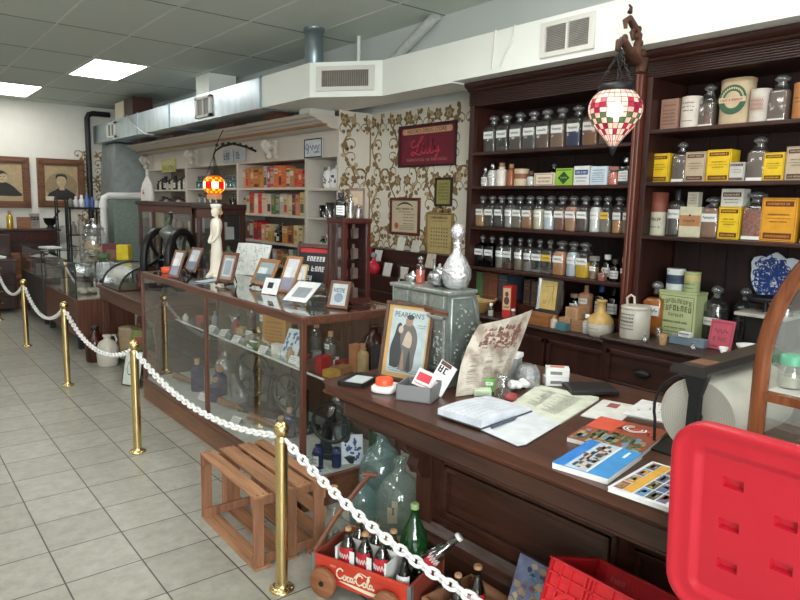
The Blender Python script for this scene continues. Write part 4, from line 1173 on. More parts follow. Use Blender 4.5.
bottle('small jar with pale label left of the tan flask', 3.9, 2.83, Z+0.096, 0.08, 0.13, 'round', G_dark, 0.6, col(70, 60, 56), 'big', col(150, 120, 90), neck=0.7)
bottle('small white bottle with white cap beside the stoneware jug', 3.70, 2.575, Z, 0.062, 0.13, 'round', None, 0.95, M_paper, 'white', M_plasticw)
S('bottle_ledge', MB().box(3.84, 4.14, 2.42, 2.90, 0, 0.095), M_mahogY, 'dark ledge behind the little cartons carrying dark bottles', 'ledge', (0, 0, Z))
t = T('stoneware_jug', 'two-tone stoneware jug with ochre shoulder and narrow neck', 'jug', (3.69, 2.47, Z), FACE)
P('lower_body', MB().lathe([(0.06, 0), (0.082, 0.02), (0.088, 0.06), (0.088, 0.09)], 28, caps=False), M_stone, t)
P('shoulder', MB().lathe([(0.088, 0.09), (0.08, 0.12), (0.05, 0.15), (0.03, 0.165), (0.028, 0.225), (0.034, 0.23), (0.034, 0.245), (0.024, 0.245)], 28, caps=False), col(196, 160, 96, 0.25), t)
P('print', arc_label(0.0885, 0.03, 0.045, 1.2), [M_stone, M_ink], t)

# ================================================================ white bookcase contents
def shelf_box(label, y, z, w, h, d, tone, grp, k):
    t = T('product_box', label, 'box', (3.86 + rnd(0, 0.015), y, z), FACE, grp)
    P('box', MB().box(-w/2, w/2, 0, d, 0, h), tone, t, 0.002)
    m = MB()
    s = k % 4
    if s == 0: m.strip(-w*.5, w*.5, h*.62, h*.86, -.001); m.m = 1; m.words(-w*.4, w*.4, h*.7, h*.08, -.0016)
    elif s == 1: m.strip(-w*.38, w*.38, h*.12, h*.5, -.001); m.m = 1; m.words(-w*.36, w*.36, h*.68, h*.08, -.0016); m.words(-w*.3, w*.3, h*.56, h*.05, -.0016)
    elif s == 2: m.oval(0, h*.6, w*.34, h*.16, -.001); m.m = 1; m.words(-w*.4, w*.4, h*.2, h*.07, -.0016)
    else: m.strip(-w*.5, w*.5, h*.05, h*.2, -.001); m.strip(-w*.5, w*.5, h*.8, h*.92, -.001); m.m = 1; m.words(-w*.4, w*.4, h*.5, h*.08, -.0016)
    P('print', m, [scale_mat(tone, k), M_ink if k % 3 else M_cream], t)
    return t
PAL = [col(214, 196, 150), col(196, 62, 44), col(222, 214, 196), col(70, 92, 74), col(188, 120, 52), col(92, 44, 38)]
def scale_mat(tone, k): return PAL[(k*5+2) % 6]
row1 = [(8.10, .10, .235, (196, 162, 140)), (7.99, .11, .25, (206, 128, 72)), (7.86, .12, .26, (198, 120, 68)), (7.725, .13, .245, (190, 118, 40)), (7.60, .09, .24, (202, 132, 46)), (7.50, .09, .265, (188, 178, 176)), (7.40, .08, .255, (176, 66, 74)),
        (7.31, .08, .24, (190, 160, 140)), (7.21, .10, .265, (220, 108, 44)), (7.11, .09, .262, (224, 112, 50)), (7.015, .09, .25, (218, 100, 46)), (6.92, .08, .225, (226, 176, 140)), (6.83, .08, .22, (176, 134, 96)), (6.74, .09, .20, (222, 96, 60)), (6.645, .085, .19, (214, 84, 50)), (6.555, .08, .195, (200, 70, 46))]
w1 = ['peach', 'light orange', 'tall light brown', 'ochre', 'mustard', 'pale lilac', 'crimson', 'beige', 'tall orange', 'bright orange', 'deep orange', 'cream and orange', 'brown', 'red-orange', 'low red-orange', 'last brick red']
for k, (y, w, h, c) in enumerate(row1):
    shelf_box(w1[k] + ' box in the orange row on the top shelf of the white bookcase', y, 1.856, w, h, .14, col(*c), 'orange boxes on the top bookcase shelf', k)
row2 = [(8.07, .06, .21, (176, 180, 160)), (7.99, .08, .22, (190, 184, 160)), (7.885, .12, .265, (204, 74, 46)), (7.76, .11, .255, (214, 190, 170)), (7.645, .10, .25, (206, 60, 54)), (7.52, .12, .25, (206, 186, 166)), (7.40, .10, .245, (208, 190, 176)), (7.29, .09, .24, (86, 124, 78)),
        (7.185, .09, .235, (150, 150, 130)), (7.085, .09, .25, (178, 176, 164)), (6.985, .09, .24, (196, 180, 150)), (6.885, .09, .235, (202, 186, 152)), (6.79, .08, .25, (112, 72, 66)), (6.705, .075, .24, (206, 124, 96)), (6.61, .10, .265, (210, 184, 128)), (6.51, .08, .26, (190, 132, 108))]
w2 = ['narrow grey-green', 'sage', 'bright red', 'cream with red panel', 'scarlet', 'cream', 'pale pink', 'leaf green', 'olive grey', 'silver grey', 'straw', 'parchment', 'maroon', 'coral', 'yellowed tall', 'dusty pink last']
for k, (y, w, h, c) in enumerate(row2):
    shelf_box(w2[k] + ' box in the mixed row on the second bookcase shelf', y, 1.536, w, h, .14, col(*c), 'mixed boxes on the second bookcase shelf', k+3)
row3 = [(8.08, .08, .22, (128, 92, 58)), (7.985, .08, .23, (110, 84, 60)), (7.88, .10, .255, (190, 178, 176)), (7.77, .10, .25, (150, 44, 56)), (7.66, .10, .22, (206, 52, 46)), (7.545, .09, .20, (206, 160, 132)), (7.45, .08, .21, (212, 194, 152)),
        (7.01, .12, .2, (196, 134, 62)), (6.885, .10, .2, (160, 96, 52)), (6.73, .10, .22, (206, 190, 138)), (6.63, .07, .21, (204, 188, 140))]
w3 = ['brown', 'dark olive', 'white checked', 'wine red', 'red', 'salmon', 'cream', 'amber', 'chestnut', 'pale yellow', 'narrow pale yellow']
for k, (y, w, h, c) in enumerate(row3):
    shelf_box(w3[k] + ' box on the third shelf of the white bookcase', y, 1.201, w, h, .14, col(*c), 'boxes on the third bookcase shelf', k+1)
carton('golden box with dark bottle cap behind it, third bookcase shelf', 3.84, 7.34, 1.201, .10, .13, .09, col(196, 160, 84), 'lines')
bottle('dark bottle behind the golden box on the third bookcase shelf', 4.02, 7.33, 1.201, .09, .24, 'round', G_dark, .8, col(30, 28, 30), None)
bottle('amber bottle with grey stopper on the third bookcase shelf', 3.9, 7.23, 1.201, .085, .2, 'round', G_amber, .8, col(90, 50, 24), 'white')
bottle('navy bottle with white label on the third bookcase shelf', 3.88, 7.125, 1.201, .085, .15, 'square', glass('navy_glass', (.05, .1, .25, 1), .08, .4, .06), .8, col(30, 40, 70), 'big', M_black)
bottle('small white tin bottle at the right end of the third bookcase shelf', 3.9, 6.52, 1.201, .09, .13, 'round', col(206, 204, 196), 0, None, None, M_steel)
row4 = [(8.06, .1, .2, (120, 100, 60)), (7.94, .11, .22, (150, 150, 84)), (7.8, .12, .2, (170, 90, 70)), (7.67, .1, .21, (96, 120, 84)), (7.54, .11, .19, (150, 140, 110)), (7.4, .12, .2, (110, 60, 56)), (7.26, .1, .18, (190, 186, 176)), (7.13, .12, .17, (196, 150, 96)), (7.0, .1, .16, (150, 110, 70)), (6.87, .1, .2, (206, 204, 194)), (6.75, .1, .19, (110, 150, 112)), (6.63, .1, .17, (196, 206, 196)), (6.52, .08, .16, (70, 110, 76))]
for k, (y, w, h, c) in enumerate(row4):
    shelf_box('%s box on the low bookcase shelf behind the photo frames' % ('khaki', 'yellow-green', 'brick', 'green', 'stone', 'maroon', 'white', 'tan', 'brown', 'tall white', 'mint', 'pale mint', 'dark green')[k], y, .931, w, h, .14, col(*c), 'boxes on the low bookcase shelf', k)
# right column: drug jars and glasses
def drug_jar(label, y, x, z, w, h, tone=None):
    t = T('drug_jar', label, 'jar', (x, y, z), FACE, 'white drug jars')
    r = w/2
    P('jar_body', MB().lathe([(r*.75, 0), (r*.8, .01), (r*.95, h*.1), (r, h*.3), (r, h*.6), (r*.8, h*.7)], 22), M_plasticw, t)
    P('lid', MB().lathe([(r*.88, h*.7), (r*.9, h*.75), (r*.5, h*.84), (r*.15, h*.88), (r*.2, h*.94), (r*.05, h)], 20), M_plasticw, t)
    m = MB()
    for k in range(10):
        a = -PI/2 + rnd(-.9, .9); z0 = h*rnd(.18, .5)
        m.lathe([(r*1.006, z0), (r*1.006, z0+h*rnd(.04, .14))], 2, caps=False, a0=a, a1=a+rnd(.1, .35))
    P('painting', m, col(58, 60, 66), t)
drug_jar('white lidded drug jar, left of the pair on the top right bookcase shelf', 6.13, 3.93, 1.844, .14, .235)
drug_jar('white lidded drug jar, right of the pair on the top right bookcase shelf', 5.985, 3.93, 1.844, .15, .245)
drug_jar('smaller white lidded jar at the right end of the top bookcase shelf', 5.85, 3.95, 1.844, .11, .19)
bottle('clear tall bottle left of the white drug jars', 3.95, 6.24, 1.844, .06, .23, 'round', None, 0, None, None)
S('dark_tumbler', MB().lathe([(.055, 0), (.06, .13), (.055, .13), (.05, .01)], 20), glass('smoky', (.2, .22, .2, 1), .1, .5, .1), 'dark green tumbler on the middle shelf of the right bookcase column', 'glass', (3.93, 6.22, 1.531))
for k, (y, h, r) in enumerate(((6.1, .16, .05), (6.0, .12, .045), (5.9, .17, .055), (5.81, .1, .06))):
    S('clear_tumbler', MB().lathe([(r*.8, 0), (r, h), (r*.95, h), (r*.7, .01)], 20), G_frost, 'clear glass vessel, right bookcase column, middle shelf, ' + ('beside the dark tumbler', 'low one behind', 'tall one', 'low one at the right end')[k], 'glass', (3.92 + .03*(k % 2), y, 1.531), 0, 'clear glass vessels')
t = T('ginger_jar', 'white and dark painted ginger jar with knob lid on the right bookcase column', 'jar', (3.92, 5.98, 1.183), FACE)
P('jar_body', MB().lathe([(.06, 0), (.09, .03), (.115, .1), (.1, .16), (.06, .185)], 24), M_plasticw, t)
P('lid', MB().lathe([(.07, .186), (.065, .205), (.025, .22), (.02, .24), (.005, .25)], 20), M_plasticw, t)
m = MB()
for k in range(14):
    a = -PI/2 + rnd(-1.2, 1.2); z0 = rnd(.06, .13)
    m.lathe([(.1165, z0), (.1165, z0+.02)], 2, caps=False, a0=a, a1=a+.2)
P('painting', m, col(64, 40, 50), t)
carton('bright green carton on the right bookcase column', 3.84, 6.09, 1.183, .09, .085, .06, col(40, 160, 84), 'block', M_paper)
bottle('small dark bottle left of the green carton', 3.9, 6.2, 1.183, .07, .14, 'round', G_dark, .7, col(30, 30, 34), 'white')
# third and fourth columns
tealg = glass('teal_glass', (.35, .62, .62, 1), .12, .5, .08)
for k, y in enumerate((9.72, 9.6, 9.5, 9.36, 9.22, 8.95, 8.75, 8.62, 8.5, 8.38, 8.27)):
    bottle('pale teal bottle behind the lit red lamp, number of bottles on the top shelf', 3.92, y, 1.861, .085, .18 + .04*((k*3) % 3)/2, 'round', tealg, .6, col(120, 160, 158), None, 'glass', 'teal bottles behind the red lamp')['label'] = 'pale teal bottle on the top bookcase shelf behind the red lamp, ' + ('far left', 'second', 'third', 'fourth', 'fifth', 'middle', 'seventh', 'eighth', 'ninth', 'tenth', 'rightmost')[k]
for k, y in enumerate((9.7, 9.5, 9.3, 9.1, 8.55, 8.4)):
    bottle('bottle', 3.92, y, 1.591, .1, .2, 'round', G_frost if k < 4 else G_dark, 0 if k < 4 else .6, col(50, 50, 54), None, 'glass', 'bottles under the red lamp')['label'] = 'cloudy bottle on the bookcase shelf below the red lamp, ' + ('far left', 'second', 'third', 'fourth', 'dark one by the divider', 'dark one farthest right')[k]
nm4 = ['far left', 'second', 'third', 'fourth', 'fifth', 'sixth', 'seventh', 'eighth', 'ninth', 'tenth', 'eleventh', 'twelfth', 'thirteenth', 'rightmost']
for k in range(14):
    y = 11.4 - k*.108
    c = [(60, 54, 50), (80, 60, 52), (196, 184, 150), (206, 196, 166), (90, 60, 50)][(k*2) % 5]
    bottle('bottle', 3.9, y, 1.846, .08, .15 + .07*((k*5) % 4)/3, 'round', G_dark if sum(c) < 260 else col(*c), .7 if sum(c) < 260 else 0, col(*c), 'big' if k % 2 else None, M_black, 'bottles on the far bookcase shelf')['label'] = 'bottle on the far top bookcase shelf by the white bag, ' + nm4[k]
for k in range(10):
    y = 11.35 - k*.14
    c = [(150, 120, 120), (60, 54, 54), (196, 180, 180), (120, 84, 84)][k % 4]
    bottle('bottle', 3.9, y, 1.561, .09, .12 + .06*((k*3) % 4)/3, 'round', col(*c), 0, None, None, M_black, 'jars on the far second shelf')['label'] = 'small jar on the far second bookcase shelf above the cabinets, ' + nm4[k]
# signs on the header
def sign(name, label, x, y, z, w, h, tone, rz=FACE, tilt=0.0, d=0.012, edge=None):
    t = T(name, label, 'sign', (x, y, z), rz, None, (tilt, 0, rz))
    P('board', MB().box(-w/2, w/2, 0, d, 0, h), tone, t, 0.002)
    if edge:
        e = MB()
        for (a, b_, c_, d_) in ((-w/2, w/2, 0, .012), (-w/2, w/2, h-.012, h), (-w/2, -w/2+.012, 0, h), (w/2-.012, w/2, 0, h)): e.box(a, b_, -.004, 0, c_, d_)
        P('border', e, edge, t)
    return t
t = sign('drug_store_sign', 'yellow-green metal sign with drug store lettering on the far bookcase header', 3.78, 10.62, 2.12, .62, .2, col(196, 190, 110))
lettering("HOOK'S", col(226, 226, 200), t, 0, .145, .1, -.002, .5); lettering('DRUG STORE', col(66, 74, 36), t, 0, .055, .09, -.002, .52)
for k, y in enumerate((8.37, 8.0)):
    t = sign('number_plaque', 'grey-white square plaque on the header, %s of the pair above the red lamp' % ('left', 'right')[k], 3.77, y, 2.19, .3, .16, col(186, 192, 200))
    m = MB(); m.words(-.11, .11, .035, .09, -.001); P('print', m, col(70, 80, 104), t)
t = sign('enamel_sign', 'small white enamel sign with blue script on the bookcase header', 3.775, 6.215, 2.165, .36, .2, col(210, 214, 216, 0.3), edge=M_ink)
m = MB()
m.ribbon([(-.13, .15), (-.15, .11), (-.12, .085), (-.09, .12), (-.12, .15)], .016, -.001); m.ribbon([(-.09, .14), (-.095, .06), (-.12, .04)], .014, -.001)
m.scrawl(-.07, .13, .11, .08, -.001, .012); m.words(.02, .14, .045, .022, -.001)
P('script', m, M_inkb, t)
# white bag on the far bracket
t = T('cloth_bag', 'white bag with red print hanging from the far scroll bracket', 'bag', (3.55, 10.95, 1.66), FACE)
b = MB().lathe([(.15, 0, 3), (.165, .06, 2.6), (.155, .18, 2.4), (.12, .28, 2.2), (.07, .34), (.04, .38)], 22, sx=1.5, sy=.4)
P('bag_body', b, mat('bag_cloth', rgb(226, 224, 220), .8, var=.06, nscale=14, bump=.5), t)
m = MB(); m.oval(0.02, .12, .05, .022, -.072); m.ribbon([(-.06, .17), (0, .15), (.06, .18)], .014, -.066)
P('print', m, col(196, 70, 66), t)
P('strap', MB().tube([(-.03, 0, .36), (-.02, .0, .5), (.02, .0, .5), (.03, 0, .36)], .012, 6), col(220, 218, 214), t)

# ================================================================ wall pictures
def wall_frame(name, label, y0, y1, z0, z1, x, fw, ft, inner, cat='picture'):
    """flat frame on the papered right wall, y0 > y1 (left to right in the photo)"""
    w, h = y0-y1, z1-z0
    t = T(name, label, cat, (x, (y0+y1)/2, z0), FACE)
    f = MB()
    f.box(-w/2, w/2, -.02, 0, 0, fw).box(-w/2, w/2, -.02, 0, h-fw, h).box(-w/2, -w/2+fw, -.02, 0, fw, h-fw).box(w/2-fw, w/2, -.02, 0, fw, h-fw)
    P('frame', f, ft, t, .004)
    P('picture', MB().box(-w/2+fw*.8, w/2-fw*.8, -.006, 0, fw*.8, h-fw*.8), inner, t)
    return t, w, h
PX = 4.186
t, w, h = wall_frame('company_sign', 'dark red company sign with script lettering on the floral wallpaper', 5.24, 4.41, 2.05, 2.45, PX, .022, col(58, 24, 30), mat('sign_maroon', rgb(112, 22, 44), .45, var=.08))
m = MB().strip(-.33, .33, .31, .365, -.008); m.ring(-.33, .338, .004, .03, -.0085, 16); m.ring(.33, .338, .004, .03, -.0085, 16)
P('banner', m, col(206, 160, 122), t)
lettering("HOOK'S DRUG STORE", col(56, 30, 30), t, 0, .338, .05, -.0092, .56)
m = MB()
SW = .013
def stroke(pts, w=SW): m.ribbon(pts, [w*(.55 + .45*abs(math.sin(i*.9))) for i in range(len(pts))], -.0085)
def smooth(pts, n=6):
    out = []
    for i in range(len(pts)-1):
        p0 = pts[max(i-1, 0)]; p1 = pts[i]; p2 = pts[i+1]; p3 = pts[min(i+2, len(pts)-1)]
        for k in range(n):
            u = k/n
            out.append(tuple(.5*((2*b) + (-a+c)*u + (2*a-5*b+4*c-d)*u*u + (-a+3*b-3*c+d)*u**3) for a, b, c, d in zip(p0, p1, p2, p3)))
    out.append(pts[-1]); return out
stroke(smooth([(-.17, .25), (-.22, .23), (-.21, .19), (-.14, .2), (-.06, .26), (-.05, .285), (-.08, .275), (-.11, .22), (-.14, .15), (-.19, .115), (-.22, .125), (-.19, .145), (-.13, .12), (-.08, .115)]))
stroke(smooth([(-.08, .12), (-.05, .18), (-.06, .14), (-.03, .125), (.0, .17), (.03, .25), (.015, .2), (.0, .14), (.03, .125), (.06, .17), (.09, .25), (.075, .2), (.06, .14), (.09, .125), (.12, .19), (.11, .15), (.15, .14), (.18, .19), (.16, .11), (.13, .06), (.11, .07), (.16, .12), (.2, .15)]))
m.oval(-.042, .215, .007, .008, -.0085, 10)
P('script', m, col(206, 62, 86), t)
lettering('PHARMACEUTICALS', col(202, 132, 132), t, -.155, .065, .036, -.0085, .26); lettering('AND', col(202, 132, 132), t, .025, .065, .034, -.0085, .055); lettering('BIOLOGICALS', col(202, 132, 132), t, .185, .065, .036, -.0085, .22)
t, w, h = wall_frame('framed_certificate', 'dark-framed certificate with red seal on the wallpaper below the red sign', 5.36, 4.89, 1.385, 1.755, PX, .028, M_mahog_red, mat('certificate', rgb(206, 192, 164), .6, var=.06))
m = MB(); m.ribbon(smooth([(-.12, .285), (-.06, .31), (0, .318), (.06, .31), (.12, .285)]), .02, -.007); m.words(-.14, .14, .25, .02, -.007); m.words(-.1, .1, .225, .01, -.007)
for k in range(4): m.words(-.02, .15, .2-.03*k, .009, -.007)
m.m = 1; m.oval(-.13, .09, .032, .032, -.0072)
m.m = 0
for k in range(3): m.words(-.08, .15, .09-.018*k, .008, -.007)
P('print', m, [col(84, 76, 66), col(196, 88, 62)], t)
t, w, h = wall_frame('framed_notice', 'small narrow green-gold notice in a dark frame, right of the red sign', 4.68, 4.445, 1.68, 1.943, PX, .02, col(52, 34, 28), col(150, 144, 82))
m = MB()
for k in range(6): m.words(-.07, .07, .2-.028*k, .01, -.007)
P('print', m, col(70, 66, 34), t)
t, w, h = wall_frame('framed_calendar', 'gold-framed yellowed calendar sheet above the silver decanter', 4.79, 4.415, 1.22, 1.62, PX, .018, col(150, 118, 70, .35), col(184, 164, 112))
m = MB(); m.words(-.12, .12, .34, .022, -.007); m.words(-.1, .1, .315, .01, -.007)
for r_ in range(6):
    for c_ in range(7): m.strip(-.12+.036*c_, -.105+.036*c_, .245-.034*r_, .258-.034*r_, -.007)
P('print', m, col(92, 80, 50), t)

# ================================================================ hanging stained-glass lamps
def leaded(prof, seg, colour, mats, strength):
    """mosaic shade: one pane per cell, plus the leading"""
    m = MB(); ld = MB()
    for i in range(len(prof)-1):
        for k in range(seg):
            a0, a1 = 2*PI*k/seg, 2*PI*(k+1)/seg
            (r0, z0), (r1, z1) = prof[i], prof[i+1]
            m.m = colour(i, k)
            m.add([(r0*math.cos(a0), r0*math.sin(a0), z0), (r0*math.cos(a1), r0*math.sin(a1), z0), (r1*math.cos(a1), r1*math.sin(a1), z1), (r1*math.cos(a0), r1*math.sin(a0), z1)], [(0, 1, 2, 3)], True)
    for k in range(seg):
        a = 2*PI*k/seg
        ld.tube([(r*1.004*math.cos(a), r*1.004*math.sin(a), z) for r, z in prof], .0016, 4)
    for (r, z) in prof:
        ld.tube([(r*1.004*math.cos(2*PI*k/seg), r*1.004*math.sin(2*PI*k/seg), z) for k in range(seg)], .0016, 4, closed=True)
    return m, ld
def pane_mat(name, c, e, see=0.25):
    if name in MATS: return MATS[name]
    mt, nt, b = _new(name)
    b.inputs['Base Color'].default_value = c
    b.inputs['Emission Color'].default_value = c
    b.inputs['Emission Strength'].default_value = e
    b.inputs['Roughness'].default_value = .2
    tr = nt.nodes.new('ShaderNodeBsdfTransparent'); tr.inputs[0].default_value = c
    mx = nt.nodes.new('ShaderNodeMixShader'); mx.inputs[0].default_value = see
    out = nt.nodes['Material Output']
    nt.links.new(b.outputs[0], mx.inputs[1]); nt.links.new(tr.outputs[0], mx.inputs[2]); nt.links.new(mx.outputs[0], out.inputs[0])
    MATS[name] = mt
    return mt
LX, LY = 3.29, 2.2
t = T('hanging_lamp', 'lit pink stained-glass drop lamp with flowers hanging in front of the dark pillar', 'lamp', (LX, LY, 2.03))
prof = [(.022, 0.0), (.042, .03), (.066, .062), (.091, .092), (.114, .12), (.132, .148), (.143, .175), (.147, .202), (.145, .228), (.135, .254), (.117, .279), (.095, .30)]
def lampcol(i, k):
    q = (k-14) % 12
    d = min(q, 12-q)
    if i == 8 and d in (2, 4): return 1
    if i == 7 and d in (2, 3, 4): return 1
    if i == 6 and d == 3: return 1
    if i == 5 and d in (2, 4): return 2
    if i == 4 and d in (1, 3, 5): return 2
    if i == 3 and d in (2, 4): return 1
    if i == 2 and d in (0, 3): return 1
    return 0 if (i+k) % 3 else 3
m, ld = leaded(prof, 24, lampcol, None, 1)
P('shade', m, [pane_mat('pane_pink', rgb(236, 196, 182), .5, .35), pane_mat('pane_rose', rgb(164, 48, 76), .25, .35), pane_mat('pane_green', rgb(84, 118, 82), .25, .35), pane_mat('pane_cream', rgb(242, 222, 208), .55, .35)], t)
P('leading', ld, M_black, t)
P('cap', MB().lathe([(.095, .298), (.1, .302), (.101, .332), (.094, .338), (.03, .345), (.001, .346)], 26), M_black, t)
P('finial', MB().lathe([(.001, -.05), (.012, -.035), (.02, -.012), (.024, .002), (.02, .008)], 16), M_black, t)
P('bulb', MB().ball((0, 0, .2), .042, 14, 10), glow('bulb_white', (1, .96, .9, 1), 40), t)
def chain(mb, pts, r, link, w):
    """alternating oval links along a polyline"""
    L = [0]
    for a, b_ in zip(pts, pts[1:]): L.append(L[-1] + (Vector(b_)-Vector(a)).length)
    n = max(2, int(L[-1]/link))
    def pos(s):
        for i in range(len(L)-1):
            if s <= L[i+1] or i == len(L)-2:
                u = (s-L[i])/max(L[i+1]-L[i], 1e-9); return Vector(pts[i]).lerp(Vector(pts[i+1]), u)
    for k in range(n):
        c = pos((k+.5)*L[-1]/n); d = (pos(min((k+.5)*L[-1]/n+.004, L[-1])) - pos(max((k+.5)*L[-1]/n-.004, 0))).normalized()
        up = Vector((0, 0, 1)) if abs(d.z) < .9 else Vector((1, 0, 0))
        s1 = d.cross(up).normalized(); s2 = d.cross(s1)
        ax = (s1 + s2*.45).normalized() if k % 2 else (s2 - s1*.45).normalized()
        hl = link*.5 + r*1.1
        pp = []
        for j in range(10):
            a = 2*PI*j/10
            u, v = math.cos(a), math.sin(a)
            pp.append(c + d*(hl*math.copysign(abs(u)**.7, u)) + ax*(w*math.copysign(abs(v)**.8, v)))
        mb.tube(pp, r, 6, closed=True)
    return mb
c = MB()
chain(c, [(.03, 0, .345), (.01, .0, .52), (.012, 0, .59)], .0035, .028, .009)
for a in (.4, 2.5, 4.6):
    chain(c, [(.095*math.cos(a), .095*math.sin(a), .34), (.012, 0, .52)], .0025, .022, .007)
P('chain', c, M_black, t)
P('cord', MB().tube([(0, 0, .345), (.05, .03, .45), (.06, .05, .5), (.04, .02, .58)], .004, 6), M_black, t)
t = T('lamp_bracket', 'rusty cast-iron scroll bracket on the shelf cornice holding the pink lamp', 'bracket', (3.55, 2.215, 2.50))
b = MB()
b.tube([(-.01, 0, -.03), (0, 0, .04), (-.05, 0, .03), (-.14, 0, .07), (-.2, 0, .11), (-.245, 0, .10), (-.25, 0, .06), (-.225, 0, .05)], [.03, .036, .028, .025, .024, .02, .016, .01], 10)
b.tube([(-.04, 0, .03), (-.07, 0, .10), (-.05, 0, .17), (-.1, .0, .2), (-.13, 0, .17), (-.11, 0, .13)], [.022, .022, .018, .016, .013, .008], 10)
b.tube([(-.1, .0, .2), (-.16, 0, .24), (-.2, 0, .22), (-.19, 0, .18)], [.022, .02, .016, .01], 8)
for (x, z, r) in ((-.16, .235, .02), (-.06, .2, .02), (-.19, .13, .022), (-.1, .06, .026), (0, .08, .024), (-.03, .13, .018), (-.08, .16, .022)): b.ball((x, 0, z), r, 10, 6, 1, .8, 1)
b.tube([(-.16, .0, .27), (-.15, 0, .3), (-.17, 0, .31)], [.016, .01, .006], 6)
P('scroll', b, mat('rusty_iron', rgb(92, 60, 46), .7, .3, var=.35, nscale=30, bump=.4), t)
t2 = T('hanging_lamp', 'lit red and yellow stained-glass lamp hanging before the white bookcase', 'lamp', (3.25, 7.60, 1.755))
prof = [(r_*.92, z_*.92) for r_, z_ in ((.085, .0), (.09, .02), (.115, .045), (.137, .075), (.14, .1), (.14, .135), (.137, .165), (.125, .195), (.1, .22), (.085, .236))]
def rc(i, k):
    if i in (3, 4, 5): return 2 if (k % 4 in (1, 2)) else 0
    if i in (1, 2, 6, 7): return 1 if (k+i) % 2 else 3
    return 3
m, ld = leaded(prof, 20, rc, None, 1)
P('shade', m, [pane_mat('pane_red', rgb(206, 20, 18), .9), pane_mat('pane_yellow', rgb(246, 190, 40), 1.6), pane_mat('pane_hot', rgb(255, 236, 190), 2.2), pane_mat('pane_orange', rgb(232, 96, 24), 1.1)], t2)
P('leading', ld, M_black, t2)
P('skirt', MB().lathe([(.085, -.055), (.088, -.03), (.09, .0)], 24, caps=False), pane_mat('pane_skirt', rgb(196, 160, 120), .35), t2)
P('cap', MB().lathe([(.09, .227), (.085, .24), (.04, .25), (.001, .252)], 22), M_black, t2)
P('bulb', MB().ball((0, 0, .12), .035), glow('bulb_warm', (1, .8, .5, 1), 14), t2)
c = MB()
for a in (.4, 2.5, 4.6): chain(c, [(.085*math.cos(a), .085*math.sin(a), .235), (0, 0, .46)], .0025, .03, .008)
P('chain', c, M_black, t2)
P('cord', MB().tube([(0, 0, .24), (.0, .0, .48), (.06, -.02, .66), (.12, 0, .76), (.13, .0, .755)], .005, 6), M_black, t2)
b = MB().tube([(0, 0, 0), (-.12, .0, .04), (-.3, .0, .07), (-.44, .0, .03), (-.53, 0, -.03), (-.55, 0, -.08)], [.016, .014, .014, .014, .012, .01], 8)
for k in range(7): b.ball((-.06-.075*k, 0, .03+.04*math.sin(k*.5)), .022, 8, 6)
S('lamp_bracket', b, M_iron, 'black iron arm on the bookcase header holding the red lamp', 'bracket', (3.8, 7.60, 2.30))

# ================================================================ things on the display case
ZC = KT+0.0005
def photo_frame(label, x, y, w, h, rz, tilt, tone, tones, z=ZC, easel=True, fw=None, kind=0):
    """small framed photograph leaning back on a dark easel"""
    fw = fw or w*.12
    t = T('framed_photo', label, 'photo frame', (x, y, z), rz, None)
    b = MB()
    ca, sa = math.cos(tilt), math.sin(tilt)
    lift = 0.022 if easel else 0.001
    b.M = Matrix.Translation((0, 0, lift)) @ Matrix.Rotation(-tilt, 4, 'X')
    Mx = b.M.copy()
    b.box(-w/2, w/2, 0, .014, 0, fw).box(-w/2, w/2, 0, .014, h-fw, h).box(-w/2, -w/2+fw, 0, .014, fw, h-fw).box(w/2-fw, w/2, 0, .014, fw, h-fw)
    P('frame', b, tone, t, .002)
    b = MB(); b.M = Mx
    b.box(-w/2+fw*.8, w/2-fw*.8, .006, .012, fw*.8, h-fw*.8)
    b.m = 1
    iw, ih = w-2*fw, h-2*fw
    y0 = .0052
    if kind == 0:
        b.strip(-iw*.5, iw*.5, fw, fw+ih*.42, y0); b.m = 2; b.strip(-iw*.5, iw*.1, fw+ih*.4, fw+ih*.72, y0-.0003); b.m = 0
    elif kind == 1:
        b.strip(-iw*.36, iw*.36, fw+ih*.12, fw+ih*.86, y0); b.m = 2; b.strip(-iw*.28, iw*.28, fw+ih*.2, fw+ih*.78, y0-.0003)
    else:
        b.words(-iw*.4, iw*.4, fw+ih*.6, ih*.2, y0); b.m = 2; b.oval(0, fw+ih*.35, iw*.3, ih*.22, y0-.0003)
    P('photograph', b, tones, t)
    b = MB()
    if easel:
        for s in (-1, 1):
            b.tube([(s*w*.28, -.03, .004), (s*w*.3, -.012, .018), (s*w*.28, .02, .03), (s*w*.2, .05+h*sa*.5, h*.55)], [.006, .008, .007, .005], 6)
            b.ball((s*w*.28, -.03, .009), .009, 8, 6)
        b.tube([(0, h*sa*.9+.06, .004), (0, h*sa*.55+.04, h*.55)], .005, 6)
        b.tube([(-w*.3, -.01, .016), (w*.3, -.01, .016)], .006, 6)
        P('easel', b, M_mahog, t)
    else:
        b.add([(-.015, h*sa*.6+.01, h*.55), (.015, h*sa*.6+.01, h*.55), (.02, h*sa+.09, .001), (-.02, h*sa+.09, .001)], [(0, 1, 2, 3), (3, 2, 1, 0)])
        P('strut', b, M_black, t)
    return t
A = -0.95
pb = [col(196, 204, 212), col(132, 148, 166), col(216, 220, 222)]
pg = [col(196, 200, 200), col(110, 112, 114), col(222, 222, 220)]
photo_frame('small framed photo at the far end of the case top, nearest the orange lid', 1.81, 5.07, .15, .22, -1.4, .36, col(128, 92, 76), [col(206, 206, 208), col(150, 158, 180), col(226, 226, 226)], easel=False)
photo_frame('framed blue-sky photo on an easel, left of the white statue', 2.0, 5.22, .17, .21, -1.42, .42, col(134, 98, 82), pb)
